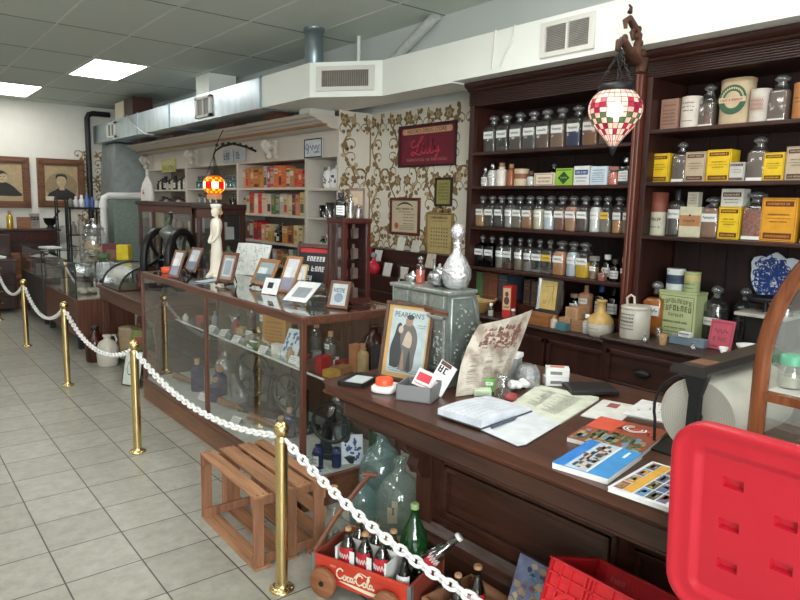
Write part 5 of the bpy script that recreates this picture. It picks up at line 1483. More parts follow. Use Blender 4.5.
photo_frame('wooden-framed grey photo on an easel, in front of the white statue', 1.95, 4.42, .17, .22, -1.3, .3, col(104, 66, 50), [col(150, 140, 130), col(186, 194, 198), col(146, 158, 168)], kind=1)
photo_frame('wide oak-framed photo on an easel in the middle of the case top', 2.10, 4.17, .22, .20, -1.4, .5, col(156, 112, 74), [col(150, 166, 172), col(96, 116, 122), col(206, 214, 214)])
photo_frame('tall oak-framed photo right of the wide oak frame', 2.12, 3.86, .15, .26, -1.35, .42, col(164, 116, 74), [col(206, 206, 212), col(150, 150, 170), col(222, 222, 226)], easel=False)
t = S('photo_card', MB().at((0, 0, 0), (-.42, 0, 0)).box(-.07, .07, 0, .003, 0, .11), col(222, 224, 226), 'white card with small dark picture leaning on the oak frame', 'card', (2.0, 3.84, ZC+.001), -1.3)
m = MB().at((0, 0, 0), (-.42, 0, 0)).strip(-.03, .02, .04, .08, -.001)
P('picture', m, M_ink, t)
photo_frame('slim yellow-edged frame seen side-on beside the oak frame', 2.17, 3.76, .08, .19, -.9, .5, col(206, 168, 96), pg, easel=True)
photo_frame('small brown frame with blue emblem in front of the curio cabinet', 2.06, 3.13, .14, .16, -1.2, .3, col(112, 78, 62), [col(186, 194, 196), col(80, 92, 112), col(128, 142, 160)], easel=False, kind=2)
t = T('open_album', 'open white album of pencil sketches standing right of the statue', 'album', (2.38, 4.98, ZC), -1.3, None)
for s in (-1, 1):
    b = MB(); b.M = Matrix.Rotation(-.32, 4, 'X') @ Matrix.Rotation(s*.12, 4, 'Z')
    x0, x1 = (-.2, -.002) if s < 0 else (.002, .2)
    b.box(x0, x1, 0, .012, .0, .27)
    b.m = 1
    for k in range(26):
        cx = rnd(x0+.03, x1-.03); cz = rnd(.03, .24)
        b.ribbon([(cx, cz), (cx+rnd(-.03, .03), cz+rnd(-.03, .03)), (cx+rnd(-.03, .03), cz+rnd(-.03, .03))], .004, -.0006)
    P('page', b, [col(228, 232, 228), col(130, 136, 138)], t)
t = T('slant_display', 'clear slanted acrylic photo block lying on the case top', 'display block', (2.03, 3.40, ZC), -1.25)
b = MB().prism([(-.12, 0), (.12, 0), (.12, .03), (.03, .125), (-.12, .02)], 'X', -.10, .10)
P('block', b, [glass('acrylic', (.9, .92, .9, 1), .22, .6, .08)], t)
b = MB().add([(-.09, -.119, .021), (.09, -.119, .021), (.09, .024, .122), (-.09, .024, .122)], [(0, 1, 2, 3)])
b.m = 1; b.add([(-.05, -.09, .042), (.06, -.09, .042), (.06, -.02, .093), (-.05, -.02, .093)], [(0, 1, 2, 3)])
P('print', b, [col(214, 216, 216), col(136, 140, 146)], t)
# red framed letter board
t = T('letter_board', 'red-framed black board with white capital letters beside the curio cabinet', 'sign', (2.30, 3.86, ZC), -1.2)
b = MB(); b.M = Matrix.Rotation(-.28, 4, 'X'); w, h = .30, .33
b.box(-w/2, w/2, 0, .02, 0, .03).box(-w/2, w/2, 0, .02, h-.03, h).box(-w/2, -w/2+.03, 0, .02, .03, h-.03).box(w/2-.03, w/2, 0, .02, .03, h-.03)
P('frame', b, M_cherry, t, .003)
b = MB(); b.M = Matrix.Rotation(-.28, 4, 'X'); b.box(-.125, .125, .008, .016, .025, h-.025)
b.m = 1; b.strip(-.12, .12, .27, .30, .0072)
b.m = 2; b.words(-.05, .11, .21, .034, .007, .008); b.words(-.11, .11, .14, .036, .007, .008); b.words(-.11, .02, .075, .034, .007, .008)
P('board', b, [col(26, 30, 36), col(176, 40, 44), M_paper], t)
b = MB(); b.add([(-.02, .085, .25), (.02, .085, .25), (.02, .16, .001), (-.02, .16, .001)], [(0, 1, 2, 3), (3, 2, 1, 0)])
P('strut', b, M_black, t)
S('orange_lid', MB().lathe([(.045, 0), (.05, .02), (.05, .04), (.042, .045)], 22), M_orange, 'orange jar lid at the far end of the case top', 'lid', (1.9, 5.42, ZC))
b = MB()
b.box(-.14, .14, -.05, .05, 0, .004)
S('leaflet', b, [col(196, 208, 218)], 'pale leaflet lying at the foot of the white statue', 'leaflet', (1.99, 4.72, ZC), .5)
# nurse statuette
t = T('nurse_statuette', 'tall white statuette of a nurse in long dress and cap on the case top', 'statuette', (2.12, 4.93, ZC), 0.0)
M_plaster = mat('plaster', rgb(226, 218, 202), .5, var=.04)
b = MB().lathe([(.085, 0), (.09, .01), (.085, .03), (.07, .035)], 24, sx=.8, sy=1)
b.lathe([(.078, .036), (.066, .06), (.056, .14), (.05, .22), (.046, .28), (.038, .325), (.045, .36), (.055, .4), (.052, .43), (.042, .452), (.02, .462), (.017, .48)], 28, sx=.8, sy=1.0)
# trailing hem towards the left
b.tube([(-.04, -.02, .03), (-.08, -.04, .02), (-.11, -.06, .012)], [.03, .022, .012], 10)
for s in (-1, 1):
    b.tube([(-.002, s*.040, .432), (-.008, s*.052, .39), (-.014, s*.052, .33), (-.042, s*.036, .285), (-.056, s*.008, .275)], [.018, .018, .015, .013, .012], 10)
P('figure', b, M_plaster, t)
b = MB(); b.ball((-.008, -.004, .512), .036, 16, 12, .88, 1.0, 1.2)
b.ball((-.036, -.012, .508), .008, 8, 6, 1.2, .8, 1); b.ball((-.03, -.012, .487), .012, 8, 6)
b.ball((-.0, .0, .482), .018, 8, 6)
P('head', b, M_plaster, t)
b = MB(); b.ball((.008, .002, .528), .038, 14, 10, .95, 1.05, 1.0); b.ball((.035, .0, .505), .02, 10, 8)
P('hair', b, col(206, 176, 120), t)
b = MB().lathe([(.036, .538), (.044, .555), (.046, .568), (.03, .572), (.001, .568)], 18, sx=.95, sy=1.05)
P('cap', b, col(236, 232, 222), t)
# curio cabinet
CXx, CYy = 2.26, 3.30
t = T('curio_cabinet', 'small reddish glass-sided curio cabinet standing on the case top', 'cabinet', (CXx, CYy, ZC), 0)
cw, cd, ch = .098, .088, .51
P('base', MB().box(-cw-.006, cw+.006, -cd-.006, cd+.006, 0, .03), M_cherry, t, .004)
P('top', MB().box(-cw-.006, cw+.006, -cd-.006, cd+.006, ch-.03, ch), M_cherry, t, .005)
for sx in (-1, 1):
    for sy in (-1, 1):
        P('post', MB().cbox(sx*(cw-.013), sy*(cd-.013), .03, .026, .026, ch-.06), M_cherry, t, .002)
P('middle_stile', MB().box(-cw, -cw+.014, -.006, .006, .03, ch-.03), M_cherry, t)
G_cur = glass('curio_glass', (.82, .82, .84, 1), .16, .7, .04)
P('back_panel', MB().box(-cw+.02, cw-.02, cd-.012, cd-.006, .03, ch-.03).box(cw-.012, cw-.006, -cd+.02, cd-.02, .03, ch-.03), M_cherry, t)
for (x0, x1, y0, y1) in ((-cw+.02, cw-.02, -cd+.008, -cd+.008),):
    P('pane', MB().quad((x0, y0, .03), (x1, y0, .03), (x1, y0, ch-.03), (x0, y0, ch-.03)), G_cur, t)
for x in (-cw+.008,):
    P('pane', MB().quad((x, -cd+.02, .03), (x, cd-.02, .03), (x, cd-.02, ch-.03), (x, -cd+.02, ch-.03)), G_cur, t)
for z in (.15, .27, .39):
    P('shelf', MB().box(-cw+.012, cw-.012, -cd+.012, cd-.012, z-.004, z), glass('shelf_glass', (.8, .88, .85, 1), .35, .6, .2), t)
k = 0
for z in (.031, .151, .271, .391):
    for (x, y) in ((-.045, -.03), (.015, -.04), (.05, .025), (-.03, .04)):
        k += 1
        b = MB().lathe([(.014, 0), (.018, .02), (.018, .05), (.008, .058), (.008, .075), (.011, .08)], 12) if k % 2 else MB().cbox(0, 0, 0, .034, .026, .06)
        S('trinket', b, [col(186, 180, 176), col(150, 60, 66), col(140, 120, 110), col(196, 170, 130)][k % 4],
          'tiny %s inside the curio cabinet, %s level' % (['pale box', 'red bottle', 'grey-brown box', 'tan bottle'][k % 4], ['bottom', 'second', 'third', 'top'][(k-1)//4]), 'trinket', (CXx+x, CYy+y, ZC+z+.0005), 0, 'trinkets in the curio cabinet')
zt = ZC+ch
photo_frame('small dark shaving mirror on top of the curio cabinet', 2.32, 3.31, .10, .18, -.6, .1, M_cherry, [col(150, 130, 104), col(110, 84, 62), col(170, 150, 120)], z=zt, easel=False)
t = bottle('black bottle with pale blue label on the left of the curio cabinet top', 2.18, 3.27, zt, .06, .15, 'square', G_dark, .9, col(20, 20, 22), 'big', M_black, rz=-.7)
bottle('slim frosted bottle on the middle of the curio cabinet top', 2.22, 3.23, zt, .04, .14, 'round', G_frost, .3, col(200, 190, 160), None, 'glass', rz=-.7)
bottle('small cut glass bottle at the right of the curio cabinet top', 2.27, 3.22, zt, .045, .085, 'round', G_frost, .5, col(150, 140, 120), None, 'glass', rz=-.7)

# ================================================================ inside the display case
zd, zs = .1805, .7205
def tent(label, x, y, z, w, h, rz, grp='white caption cards in the case'):
    t = S('caption_card', MB().add([(-w/2, -.03, 0), (w/2, -.03, 0), (w/2, 0, h), (-w/2, 0, h), (-w/2, .03, 0), (w/2, .03, 0)], [(0, 1, 2, 3), (3, 2, 5, 4)]), M_paper, label, 'card', (x, y, z), rz, grp)
    m = MB(); 
    for k in range(3): m.add([(-w*.4, -.0255+.007*k+.0-.001, h*(.2+.24*k)), (w*.35, -.0255+.007*k-.001, h*(.2+.24*k)), (w*.35, -.0245+.007*k-.001, h*(.25+.24*k)), (-w*.4, -.0245+.007*k-.001, h*(.25+.24*k))], [(0, 1, 2, 3)])
    P('print', m, M_ink, t)
for i, (x, y) in enumerate(((1.95, 4.62), (1.95, 4.42), (1.94, 4.18), (1.95, 3.96), (1.94, 3.78), (1.96, 3.42), (1.95, 3.31), (2.08, 4.3))):
    tent('white caption card on the glass shelf, ' + ('farthest left', 'second from left', 'third, by the small stone', 'fourth', 'fifth, by the green tray', 'sixth, before the blue print', 'seventh, near the corner post', 'at the back')[i], x, y, zs, .075, .04, -1.35)
carton('golden brown book-like box on the glass shelf', 2.05, 3.86, zs, .20, .21, .06, mat('gold_box', rgb(176, 128, 58), .5, var=.12), 'lines', col(120, 76, 34), 'old_box', 'box', rz=-1.2)
t = carton('blue and white picture card propped on the shelf', 2.0, 3.58, zs+.001, .13, .18, .006, col(206, 214, 220), None, None, 'picture_card', 'card', rot=(-.45, 0, -1.25))
m = MB()
for k in range(24): m.oval(rnd(-.05, .05), rnd(.02, .16), rnd(.006, .014), rnd(.006, .014), -.0008 - .0001*(k % 5), 8)
P('print', m, col(74, 108, 158), t)
S('green_tray', MB().cbox(0, 0, 0, .2, .09, .03), col(104, 122, 88), 'low grey-green tray on the glass shelf', 'tray', (1.97, 3.78+.12, zs), FACE, bevel=.006)
S('stone', MB().ball((0, 0, .03), .05, 12, 8, 1.2, .9, .6), mat('stone_grey', rgb(140, 136, 124), .8, var=.25, nscale=30, bump=.5), 'small grey stone on the glass shelf', 'stone', (2.0, 4.08, zs))
S('mortar', MB().lathe([(.03, 0), (.032, .012), (.02, .03), (.035, .06), (.044, .09), (.038, .09), (.02, .05)], 20), M_steel, 'small metal mortar at the back of the glass shelf', 'mortar', (2.15, 4.68, zs))
for i, (x, y, h, c) in enumerate(((2.2, 4.5, .24, (96, 60, 54)), (2.22, 4.32, .26, (130, 126, 120)), (2.2, 4.12, .22, (104, 70, 58)), (2.24, 3.95, .2, (50, 52, 62)), (2.22, 3.6, .2, (120, 110, 100)), (2.2, 3.4, .17, (150, 140, 124)))):
    bottle('bottle', x, y, zs, .075, h, 'round', None if i != 3 else G_dark, .7, col(*c), 'white' if i % 2 else None, 'cork', 'old bottles on the glass shelf')['label'] = 'old bottle at the back of the glass shelf, ' + ('leftmost, reddish', 'tall grey', 'brownish', 'black', 'pale', 'rightmost, cream')[i]
for i, (x, y, w, h, d, c) in enumerate(((1.98, 3.2, .09, .06, .1, (92, 58, 46)), (1.97, 3.12, .08, .1, .05, (150, 40, 40)), (2.13, 3.12, .1, .05, .1, (136, 44, 40)), (2.14, 3.04, .06, .16, .06, (176, 120, 86)), (1.96, 3.02, .07, .04, .08, (176, 140, 62)))):
    S('small_box', MB().cbox(0, 0, 0, w, d, h), col(*c), ('small brown box by the corner post', 'upright red book-like box by the corner post', 'flat red box on the glass shelf', 'upright tan box at the end of the glass shelf', 'ochre box at the shelf corner')[i], 'box', (x, y, zs), .1, 'small boxes at the case corner', .003)
# lower deck
for i, (x, y, w, h) in enumerate(((1.95, 4.95, .1, .26), (2.05, 4.75, .11, .22), (1.95, 4.6, .09, .18), (1.93, 3.55, .075, .17), (2.03, 3.62, .08, .19), (1.9, 3.06, .06, .17), (2.0, 3.02, .055, .14))):
    bottle('cobalt blue bottle', x, y, zd, w, h, 'round', G_blue, .8, col(26, 34, 90), 'big' if i in (3, 5) else None, 'cork' if i < 5 else None, 'cobalt blue bottles in the case')['label'] = 'cobalt blue bottle on the case floor, ' + ('large one far left', 'second from left', 'third from left', 'labelled one in the middle', 'behind the labelled one', 'labelled one at the corner post', 'small one by the iron wheel')[i]
def machine(x, y, z, s, label, rz=0):
    t = T('bench_machine', label, 'machine', (x, y, z), rz)
    P('base', MB().box(-.14*s, .14*s, -.07*s, .07*s, 0, .04*s), M_iron, t, .005)
    b = MB(); b.tube([(-.08*s, 0, .04*s), (-.06*s, 0, .2*s), (0, 0, .27*s), (.08*s, 0, .25*s)], [.04*s, .035*s, .03*s, .025*s], 10); b.cyl((.06*s, 0, .04*s), (.06*s, 0, .24*s), .03*s)
    P('column', b, M_iron, t)
    w = MB(); w.M = Matrix.Translation((0, -.09*s, .25*s)) @ Matrix.Rotation(PI/2, 4, 'X')
    w.tube([(.12*s*math.cos(2*PI*k/28), .12*s*math.sin(2*PI*k/28), 0) for k in range(28)], .013*s, 8, closed=True)
    for k in range(5):
        a = 2*PI*k/5; w.tube([(0, 0, 0), (.12*s*math.cos(a), .12*s*math.sin(a), 0)], .008*s, 6)
    w.cyl((0, 0, -.08*s), (0, 0, .015*s), .02*s)
    P('hand_wheel', w, M_iron, t)
    return t
machine(2.08, 3.14, zd, .95, 'black iron machine with spoked hand wheel at the near end of the case floor', -1.0)
machine(2.12, 4.15, zd, 1.25, 'dark iron pill machine in the middle of the case floor', -1.2)
machine(2.15, 3.72, zd, 1.05, 'dark iron press behind the blue bottles on the case floor', -1.4)
for i, (x, y, w, h, rz, tl, c) in enumerate(((1.86, 3.21, .17, .004, 0, 0, (196, 206, 208)), (1.84, 3.04, .17, .004, 0.1, 0, (206, 212, 214)))):
    t = S('picture_leaflet', MB().cbox(0, 0, 0, w, .14, h), col(*c), ('blue printed leaflet lying flat on the case floor', 'blue printed leaflet lying flat at the case corner')[i], 'leaflet', (x+.02, y, zd), rz, 'blue printed leaflets in the case')
    m = MB()
    for k in range(16): 
        cx, cy = rnd(-.06, .06), rnd(-.05, .05); m.add([(cx-.012, cy-.006, h+.0005+.0001*k), (cx+.012, cy-.006, h+.0005+.0001*k), (cx+.01, cy+.007, h+.0005+.0001*k), (cx-.011, cy+.006, h+.0005+.0001*k)], [(0, 1, 2, 3)])
    P('print', m, col(76, 104, 150), t)
t = carton('blue and white picture tile leaning at the case corner', 2.1, 3.0, zd, .13, .17, .008, col(206, 214, 220), None, None, 'picture_tile', 'tile', rot=(-.5, 0, -.5))
m = MB()
for k in range(30): m.oval(rnd(-.045, .045), rnd(.02, .14), rnd(.005, .012), rnd(.005, .014), -.0008 - .0001*(k % 5), 7)
P('print', m, M_inkb, t)
bottle('green glass bottle with clear stopper at the near end of the case', 2.29, 3.03, zd, .09, .26, 'round', G_green, .7, col(16, 120, 50), None, 'glass')
for i, (x, y) in enumerate(((1.96, 4.32), (1.98, 3.88), (1.95, 5.2))):
    S('wood_pestle', MB().tube([(0, -.1, .02), (0, .12, .06)], [.014, .03], 10), M_plank, ('wooden pestle lying on the case floor, middle', 'wooden pestle lying left of the blue bottles', 'wooden pestle at the far end of the case floor')[i], 'pestle', (x, y, zd), .5)
for i, (x, y) in enumerate(((1.87, 4.05), (1.86, 3.45), (1.9, 4.7))):
    tent('white caption card on the case floor, ' + ('middle', 'before the labelled blue bottle', 'among the left blue bottles')[i], x, y, zd, .09, .045, -1.35, 'white caption cards on the case floor')
for i, (x, y, h) in enumerate(((2.2, 4.98, .3), (2.1, 4.48, .3), (2.26, 3.4, .32))):
    t = S('apothecary_jar', MB().lathe([(.07, 0), (.08, .02), (.085, h*.5), (.07, h*.7), (.04, h*.76), (.05, h*.8), (.05, h*.86), (.02, h*.95), (.03, h)], 24), G_frost, 'clear lidded glass jar at the back of the case floor, ' + ('left', 'middle', 'right')[i], 'jar', (x, y, zd))
# end shelf inside the near end of the case
t = T('brown_jug', 'big dark brown glazed jug with loop handle at the near end of the case shelf', 'jug', (2.30, 3.09, zs), -1.2)
P('jug_body', MB().lathe([(.06, 0), (.078, .02), (.084, .09), (.084, .13), (.06, .18), (.026, .205), (.024, .235), (.03, .24), (.03, .25), (.02, .25)], 26), M_brownglaze, t)
P('handle', MB().tube([(.025, 0, .24), (.06, 0, .245), (.075, 0, .215), (.06, 0, .18)], .01, 8), M_brownglaze, t)
bottle('tan stoneware bottle in front of the dark brown jug', 2.16, 3.0, zs, .07, .17, 'round', col(178, 152, 110), 0, None, None, 'cork')
carton('dark printed card standing right of the tan bottle', 2.27, 2.992, zs, .10, .15, .006, col(60, 58, 60), None, None, 'picture_card', 'card', rz=-.3)
S('wooden_tray', MB().cbox(0, 0, 0, .14, .07, .045), wood('tray_wood', rgb(120, 84, 54), rgb(166, 122, 84), .5, 'X'), 'little wooden tray of tins at the near end of the glass shelf', 'tray', (2.05, 3.05, zs), .3, bevel=.003)

# more small exhibits
rq = random.Random(21)
spots = [(1.94, 5.15), (2.0, 5.0), (2.1, 5.1), (2.06, 4.85), (1.96, 4.78), (2.0, 4.52), (2.1, 4.55), (2.04, 4.33), (2.0, 4.25), (2.12, 4.02), (1.98, 3.68), (2.08, 3.5), (1.97, 3.50), (2.07, 3.35), (2.05, 3.27), (2.13, 3.22)]
for k, (x, y) in enumerate(spots):
    c = ((206, 204, 196), (150, 60, 52), (170, 140, 100), (120, 126, 130), (70, 56, 50))[k % 5]
    hh = rq.uniform(.04, .12)
    if k % 3 == 0: b = MB().lathe([(.02, 0), (.024, .01), (.024, hh*.6), (.01, hh*.75), (.012, hh)], 14)
    elif k % 3 == 1: b = MB().box(-.035, .035, -.025, .025, 0, hh*.6)
    else: b = MB().lathe([(.012, 0), (.03, hh*.3), (.034, hh*.4), (.028, hh*.4), (.008, .01)], 14)
    S(('vial', 'exhibit_box', 'little_cup')[k % 3], b, col(*c), '%s %s on the glass shelf of the display case, %s from its far end' % (('white', 'red', 'tan', 'grey', 'dark')[k % 5], ('vial', 'box', 'cup')[k % 3], ('first', 'second', 'third', 'fourth', 'fifth', 'sixth', 'seventh', 'eighth', 'ninth', 'tenth', 'eleventh', 'twelfth', 'thirteenth', 'fourteenth', 'fifteenth', 'last')[k]), ('bottle', 'box', 'cup')[k % 3], (x, y, zs), rq.uniform(0, 3), 'small exhibits on the case shelf')

# ================================================================ cash register and things on it
RX, RY0, RY1 = 1.85, 1.965, 2.335
M_reg = mat('register_metal', rgb(138, 146, 142), .36, .65, var=.16, nscale=30, bump=.25)
M_reg2 = mat('register_relief', rgb(176, 182, 178), .3, .75, var=.15, nscale=60, bump=.4)
t = T('cash_register', 'ornate silver-grey antique cash register seen from its back', 'cash register', (RX, RY0, CT), 0)
RW = RY1-RY0
prof = [(0.0, .05), (0.0, .395), (.14, .395), (.165, .36), (.18, .27), (.22, .235), (.30, .21), (.36, .16), (.375, .05)]
P('body', MB().prism(prof, 'Y', 0, RW), M_reg, t, .006)
P('base_drawer', MB().box(-.012, .40, -.012, RW+.012, 0, .05), M_reg, t, .006)
P('top_moulding', MB().box(-.015, .155, -.015, RW+.015, .395, .412), M_reg2, t, .005)
b = MB()
for (a, c_) in ((.015, RW/2-.008), (RW/2+.008, RW-.015)):
    for (p, q, r_, s_) in ((a, c_, .065, .08), (a, c_, .285, .30), (a, a+.014, .065, .30), (c_-.014, c_, .065, .30)): b.box(-.008, 0, p, q, r_, s_)
P('panel_frame', b, M_reg2, t, .003)
P('copper_strip', MB().box(-.007, 0, .0, RW, .308, .322), col(112, 62, 48, .35), t)
b = MB()
R = random.Random(2)
for k in range(90):
    y = R.uniform(.03, RW-.03); z = R.uniform(.085, .28)
    if abs(y-RW/2) < .02: continue
    b.ball((-.001, y, z), R.choice((.005, .007, .004)), 6, 4, .8)
for k in range(14):
    for c_ in range(2):
        y0 = R.uniform(.04, RW-.06); z0 = R.uniform(.09, .25); a = R.uniform(0, 6.28); pts = []
        for j in range(8):
            pts.append((-.002, y0, z0)); a += .6; y0 += .009*math.cos(a); z0 += .009*math.sin(a)
        b.tube(pts, .003, 5)
for k in range(3): b.box(-.006, 0, .03+k*.12, .03+k*.12+.085, .335, .385)
P('relief', b, M_reg2, t)
b = MB()
for k in range(40):
    x = R.uniform(.03, .16); z = R.uniform(.08, .36)
    if z > .25 and x > .14: continue
    b.ball((x, -.001, z), R.choice((.005, .004, .007)), 6, 4, 1, .8, 1)
for k in range(8):
    x0 = R.uniform(.05, .3); z0 = R.uniform(.08, .18); a = R.uniform(0, 6.28); pts = []
    for j in range(9):
        pts.append((x0, -.001, z0)); a += .5; x0 += .011*math.cos(a); z0 += .011*math.sin(a)
    b.tube(pts, .003, 5)
b.tube([(.015, -.003, .07), (.015, -.003, .38), (.13, -.003, .38), (.15, -.003, .34), (.165, -.003, .27), (.21, -.003, .225), (.29, -.003, .2), (.345, -.003, .155), (.36, -.003, .07)], .006, 6, closed=True)
P('side_relief', b, M_reg2, t)
zr = CT+.4125
t = T('silver_decanter', 'crinkled silver onion-shaped decanter on the right end of the cash register', 'decanter', (1.93, 2.01, zr))
M_foil = mat('crinkled_silver', rgb(206, 206, 210), .25, .75, var=.12, nscale=60, bump=1.0)
P('vessel', MB().lathe([(.03, 0), (.05, .012), (.064, .05), (.062, .085), (.042, .125), (.02, .155), (.017, .185), (.02, .195), (.014, .2)], 28), M_foil, t)
P('stopper', MB().ball((0, 0, .24), .031, 18, 12, 1, 1, 1.15).lathe([(.012, .195), (.01, .215)], 10, caps=False), M_foil, t)
t = T('teapot', 'small silver teapot with curved handle on the cash register', 'teapot', (1.93, 2.115, zr), .9)
P('pot_body', MB().lathe([(.025, 0), (.05, .012), (.056, .035), (.045, .06), (.024, .07)], 24), M_steel, t)
P('lid', MB().lathe([(.026, .07), (.02, .08), (.006, .086), (.009, .094), (.001, .1)], 16), M_steel, t)
P('handle', MB().tube([(.045, 0, .055), (.085, 0, .065), (.098, 0, .03), (.085, 0, .004)], .006, 8), M_steel, t)
P('spout', MB().tube([(-.045, 0, .025), (-.07, 0, .045), (-.085, 0, .065)], [.012, .008, .006], 8), M_steel, t)
bottle('small pink and clear perfume bottle on the far end of the cash register', 1.93, 2.245, zr, .042, .12, 'round', glass('pinkish', (.85, .6, .55, 1), .1, .5, .05), .7, col(206, 130, 110), None, 'glass')
S('powder_dish', MB().lathe([(.03, 0), (.04, .02), (.036, .03), (.02, .035), (.008, .045), (.001, .05)], 20), M_steel, 'little silver dish at the far end of the cash register', 'dish', (1.94, 2.31, zr))
S('hat_pin_holder', MB().lathe([(.022, 0), (.02, .01), (.008, .02), (.007, .1), (.01, .11)], 12), M_steel, 'thin silver post beside the perfume bottle on the register', 'holder', (1.97, 2.195, zr))
# framed magazine cover leaning on the register
t = T('framed_poster', 'dark wood framed magazine cover of two figures leaning on the cash register', 'picture', (1.752, 2.155, CT), -1.27)
w, h = .25, .345
b = MB(); b.M = Matrix.Rotation(-.2, 4, 'X'); Mx = b.M.copy()
b.box(-w/2, w/2, 0, .022, 0, .015).box(-w/2, w/2, 0, .022, h-.015, h).box(-w/2, -w/2+.015, 0, .022, .015, h-.015).box(w/2-.015, w/2, 0, .022, .015, h-.015)
P('frame', b, wood('frame_brown', rgb(66, 46, 36), rgb(104, 78, 62), .4, 'Z'), t, .003)
b = MB(); b.M = Mx
b.box(-w/2+.012, w/2-.012, .01, .02, .012, h-.012)
b.m = 1; b.strip(-w/2+.036, w/2-.028, .034, h-.03, .0095)
y0 = .0092
def blob(pts, mi, y):
    b.m = mi; b.poly(smooth(pts + [pts[0]], 5)[:-1], y)
blob([(-.075, .06), (-.08, .14), (-.065, .2), (-.055, .245), (-.035, .25), (-.025, .2), (-.02, .13), (-.03, .06)], 2, y0)
blob([(-.03, .05), (-.02, .12), (-.035, .19), (-.03, .235), (.0, .26), (.035, .24), (.055, .19), (.05, .12), (.04, .05)], 4, y0-.0003)
blob([(-.02, .05), (-.012, .14), (.0, .05)], 3, y0-.0006); blob([(.01, .05), (.02, .14), (.034, .05)], 2, y0-.0006)
blob([(-.02, .16), (.0, .22), (.025, .2), (.022, .15)], 5, y0-.0007)
blob([(-.012, .245), (-.014, .275), (.004, .29), (.022, .275), (.016, .245)], 3, y0-.0009)
b.m = 2; b.oval(.008, .283, .019, .012, y0-.0011, 12)
b.m = 5; b.oval(-.035, .225, .013, .017, y0-.0009, 12)
for k in range(4): b.m = 4; b.words(-.07, .08, .04 + .0*k, .004, y0) if k == 0 else None
b.m = 4; b.words(.045, .09, .25, .004, y0); b.words(.045, .09, .24, .004, y0); b.words(-.08, .085, .05, .003, y0-.0015)
P('cover', b, [col(196, 160, 106), col(176, 190, 192), col(62, 64, 68), col(150, 126, 110), col(104, 100, 98), col(186, 170, 156)], t)
lt = lettering("PEARSON'S", col(58, 48, 50), t, .0, h-.055, .032, .0, .15)
for v in lt.data.vertices:
    v.co = Mx @ (v.co + Vector((0, y0-.0005, 0)))
# ================================================================ things on the counter (left part)
ZT = CT+.0008
t = T('picture_tray', 'black-framed tray with pale print lying at the left end of the counter', 'tray', (1.60, 2.245, ZT), .5)
b = MB(); w, d = .17, .12
b.box(-w/2, w/2, -d/2, -d/2+.012, 0, .018).box(-w/2, w/2, d/2-.012, d/2, 0, .018).box(-w/2, -w/2+.012, -d/2, d/2, 0, .018).box(w/2-.012, w/2, -d/2, d/2, 0, .018)
P('rim', b, M_black, t, .002)
P('print', MB().box(-w/2+.01, w/2-.01, -d/2+.01, d/2-.01, 0, .009), col(196, 206, 206, .3), t)
t = T('tape_dispenser', 'orange round cap sitting in a white plastic dish near the counter edge', 'dispenser', (1.612, 2.075, ZT), .5)
P('dish', MB().lathe([(.05, 0, 3.5), (.06, .006, 3.5), (.06, .022, 3.5), (.054, .026, 3.5)], 28, sx=1.0, sy=.85), M_plasticw, t)
P('cap', MB().lathe([(.036, .026), (.037, .05), (.033, .054)], 24, (0, .006, 0)), M_orange, t)
t = T('card_box', 'open grey card box holding folded leaflets on the counter', 'box', (1.665, 1.925, ZT), -1.05)
b = MB(); w, d, h = .145, .135, .062
b.box(-w/2, w/2, -d/2, -d/2+.004, 0, h).box(-w/2, w/2, d/2-.004, d/2, 0, h).box(-w/2, -w/2+.004, -d/2, d/2, 0, h).box(w/2-.004, w/2, -d/2, d/2, 0, h).box(-w/2, w/2, -d/2, d/2, 0, .004)
P('sides', b, M_grey, t)
b = MB()
def leaf(name, label, c, loc, rot, w, h, cell, sun=None):
    t2 = T(name, label, 'leaflet', loc, 0, None, rot)
    P('sheet', MB().box(-w/2, w/2, 0, .004, 0, h), c, t2)
    m = MB(); cell(m, w, h); P('print', m, [M_ink, col(196, 50, 64), M_inkb, col(96, 60, 50)], t2)
def cellA(m, w, h): m.words(-w*.42, w*.42, h*.62, h*.22, -.001); m.m = 3; m.strip(-w*.45, w*.2, h*.86, h*.98, -.001)
def cellB(m, w, h): m.m = 1; m.strip(-w*.4, w*.3, h*.3, h*.8, -.001); m.m = 0; m.words(-w*.4, w*.4, h*.1, h*.06, -.001)
leaf('folded_leaflet', 'white leaflet with bold black letters sticking up from the grey card box', col(222, 224, 226), (1.715, 1.895, ZT+.02), (-.75, .55, -.8), .075, .15, cellA)
leaf('folded_leaflet', 'red and white leaflet lying across the grey card box', col(226, 214, 214), (1.665, 1.915, ZT+.045), (-1.0, .35, -.9), .08, .09, cellB)
S('loose_card', MB().box(-.02, .02, -.05, .05, 0, .002), M_paper, 'small white slip of paper left of the open notebook', 'paper', (1.83, 1.745, ZT), -.7)
# curled newspaper sheet
def grid_surf(rows, nsub=1):
    n, m_ = len(rows), len(rows[0])
    vs = [p for r in rows for p in r]
    return vs, [(i*m_+j, i*m_+j+1, (i+1)*m_+j+1, (i+1)*m_+j) for i in range(n-1) for j in range(m_-1)]
def lerp3(a, b_, u): return tuple(p+(q-p)*u for p, q in zip(a, b_))
left = smooth([(1.79, 1.843, CT+.003), (1.805, 1.85, .985), (1.838, 1.862, 1.063), (1.885, 1.872, 1.13), (1.945, 1.88, 1.196)], 5)
right = smooth([(2.072, 1.843, CT+.003), (2.11, 1.848, .977), (2.155, 1.858, 1.04), (2.20, 1.865, 1.10), (2.285, 1.882, 1.232)], 5)
rows = []
for a, c_ in zip(left, right):
    row = []
    for k in range(9):
        u = k/8; p = lerp3(a, c_, u)
        row.append((p[0], p[1]-.022*math.sin(PI*u), p[2]))
    rows.append(row)
vs, fs = grid_surf(rows)
vs2 = [(p[0]+.002, p[1]+.003, p[2]-.001) for p in vs]
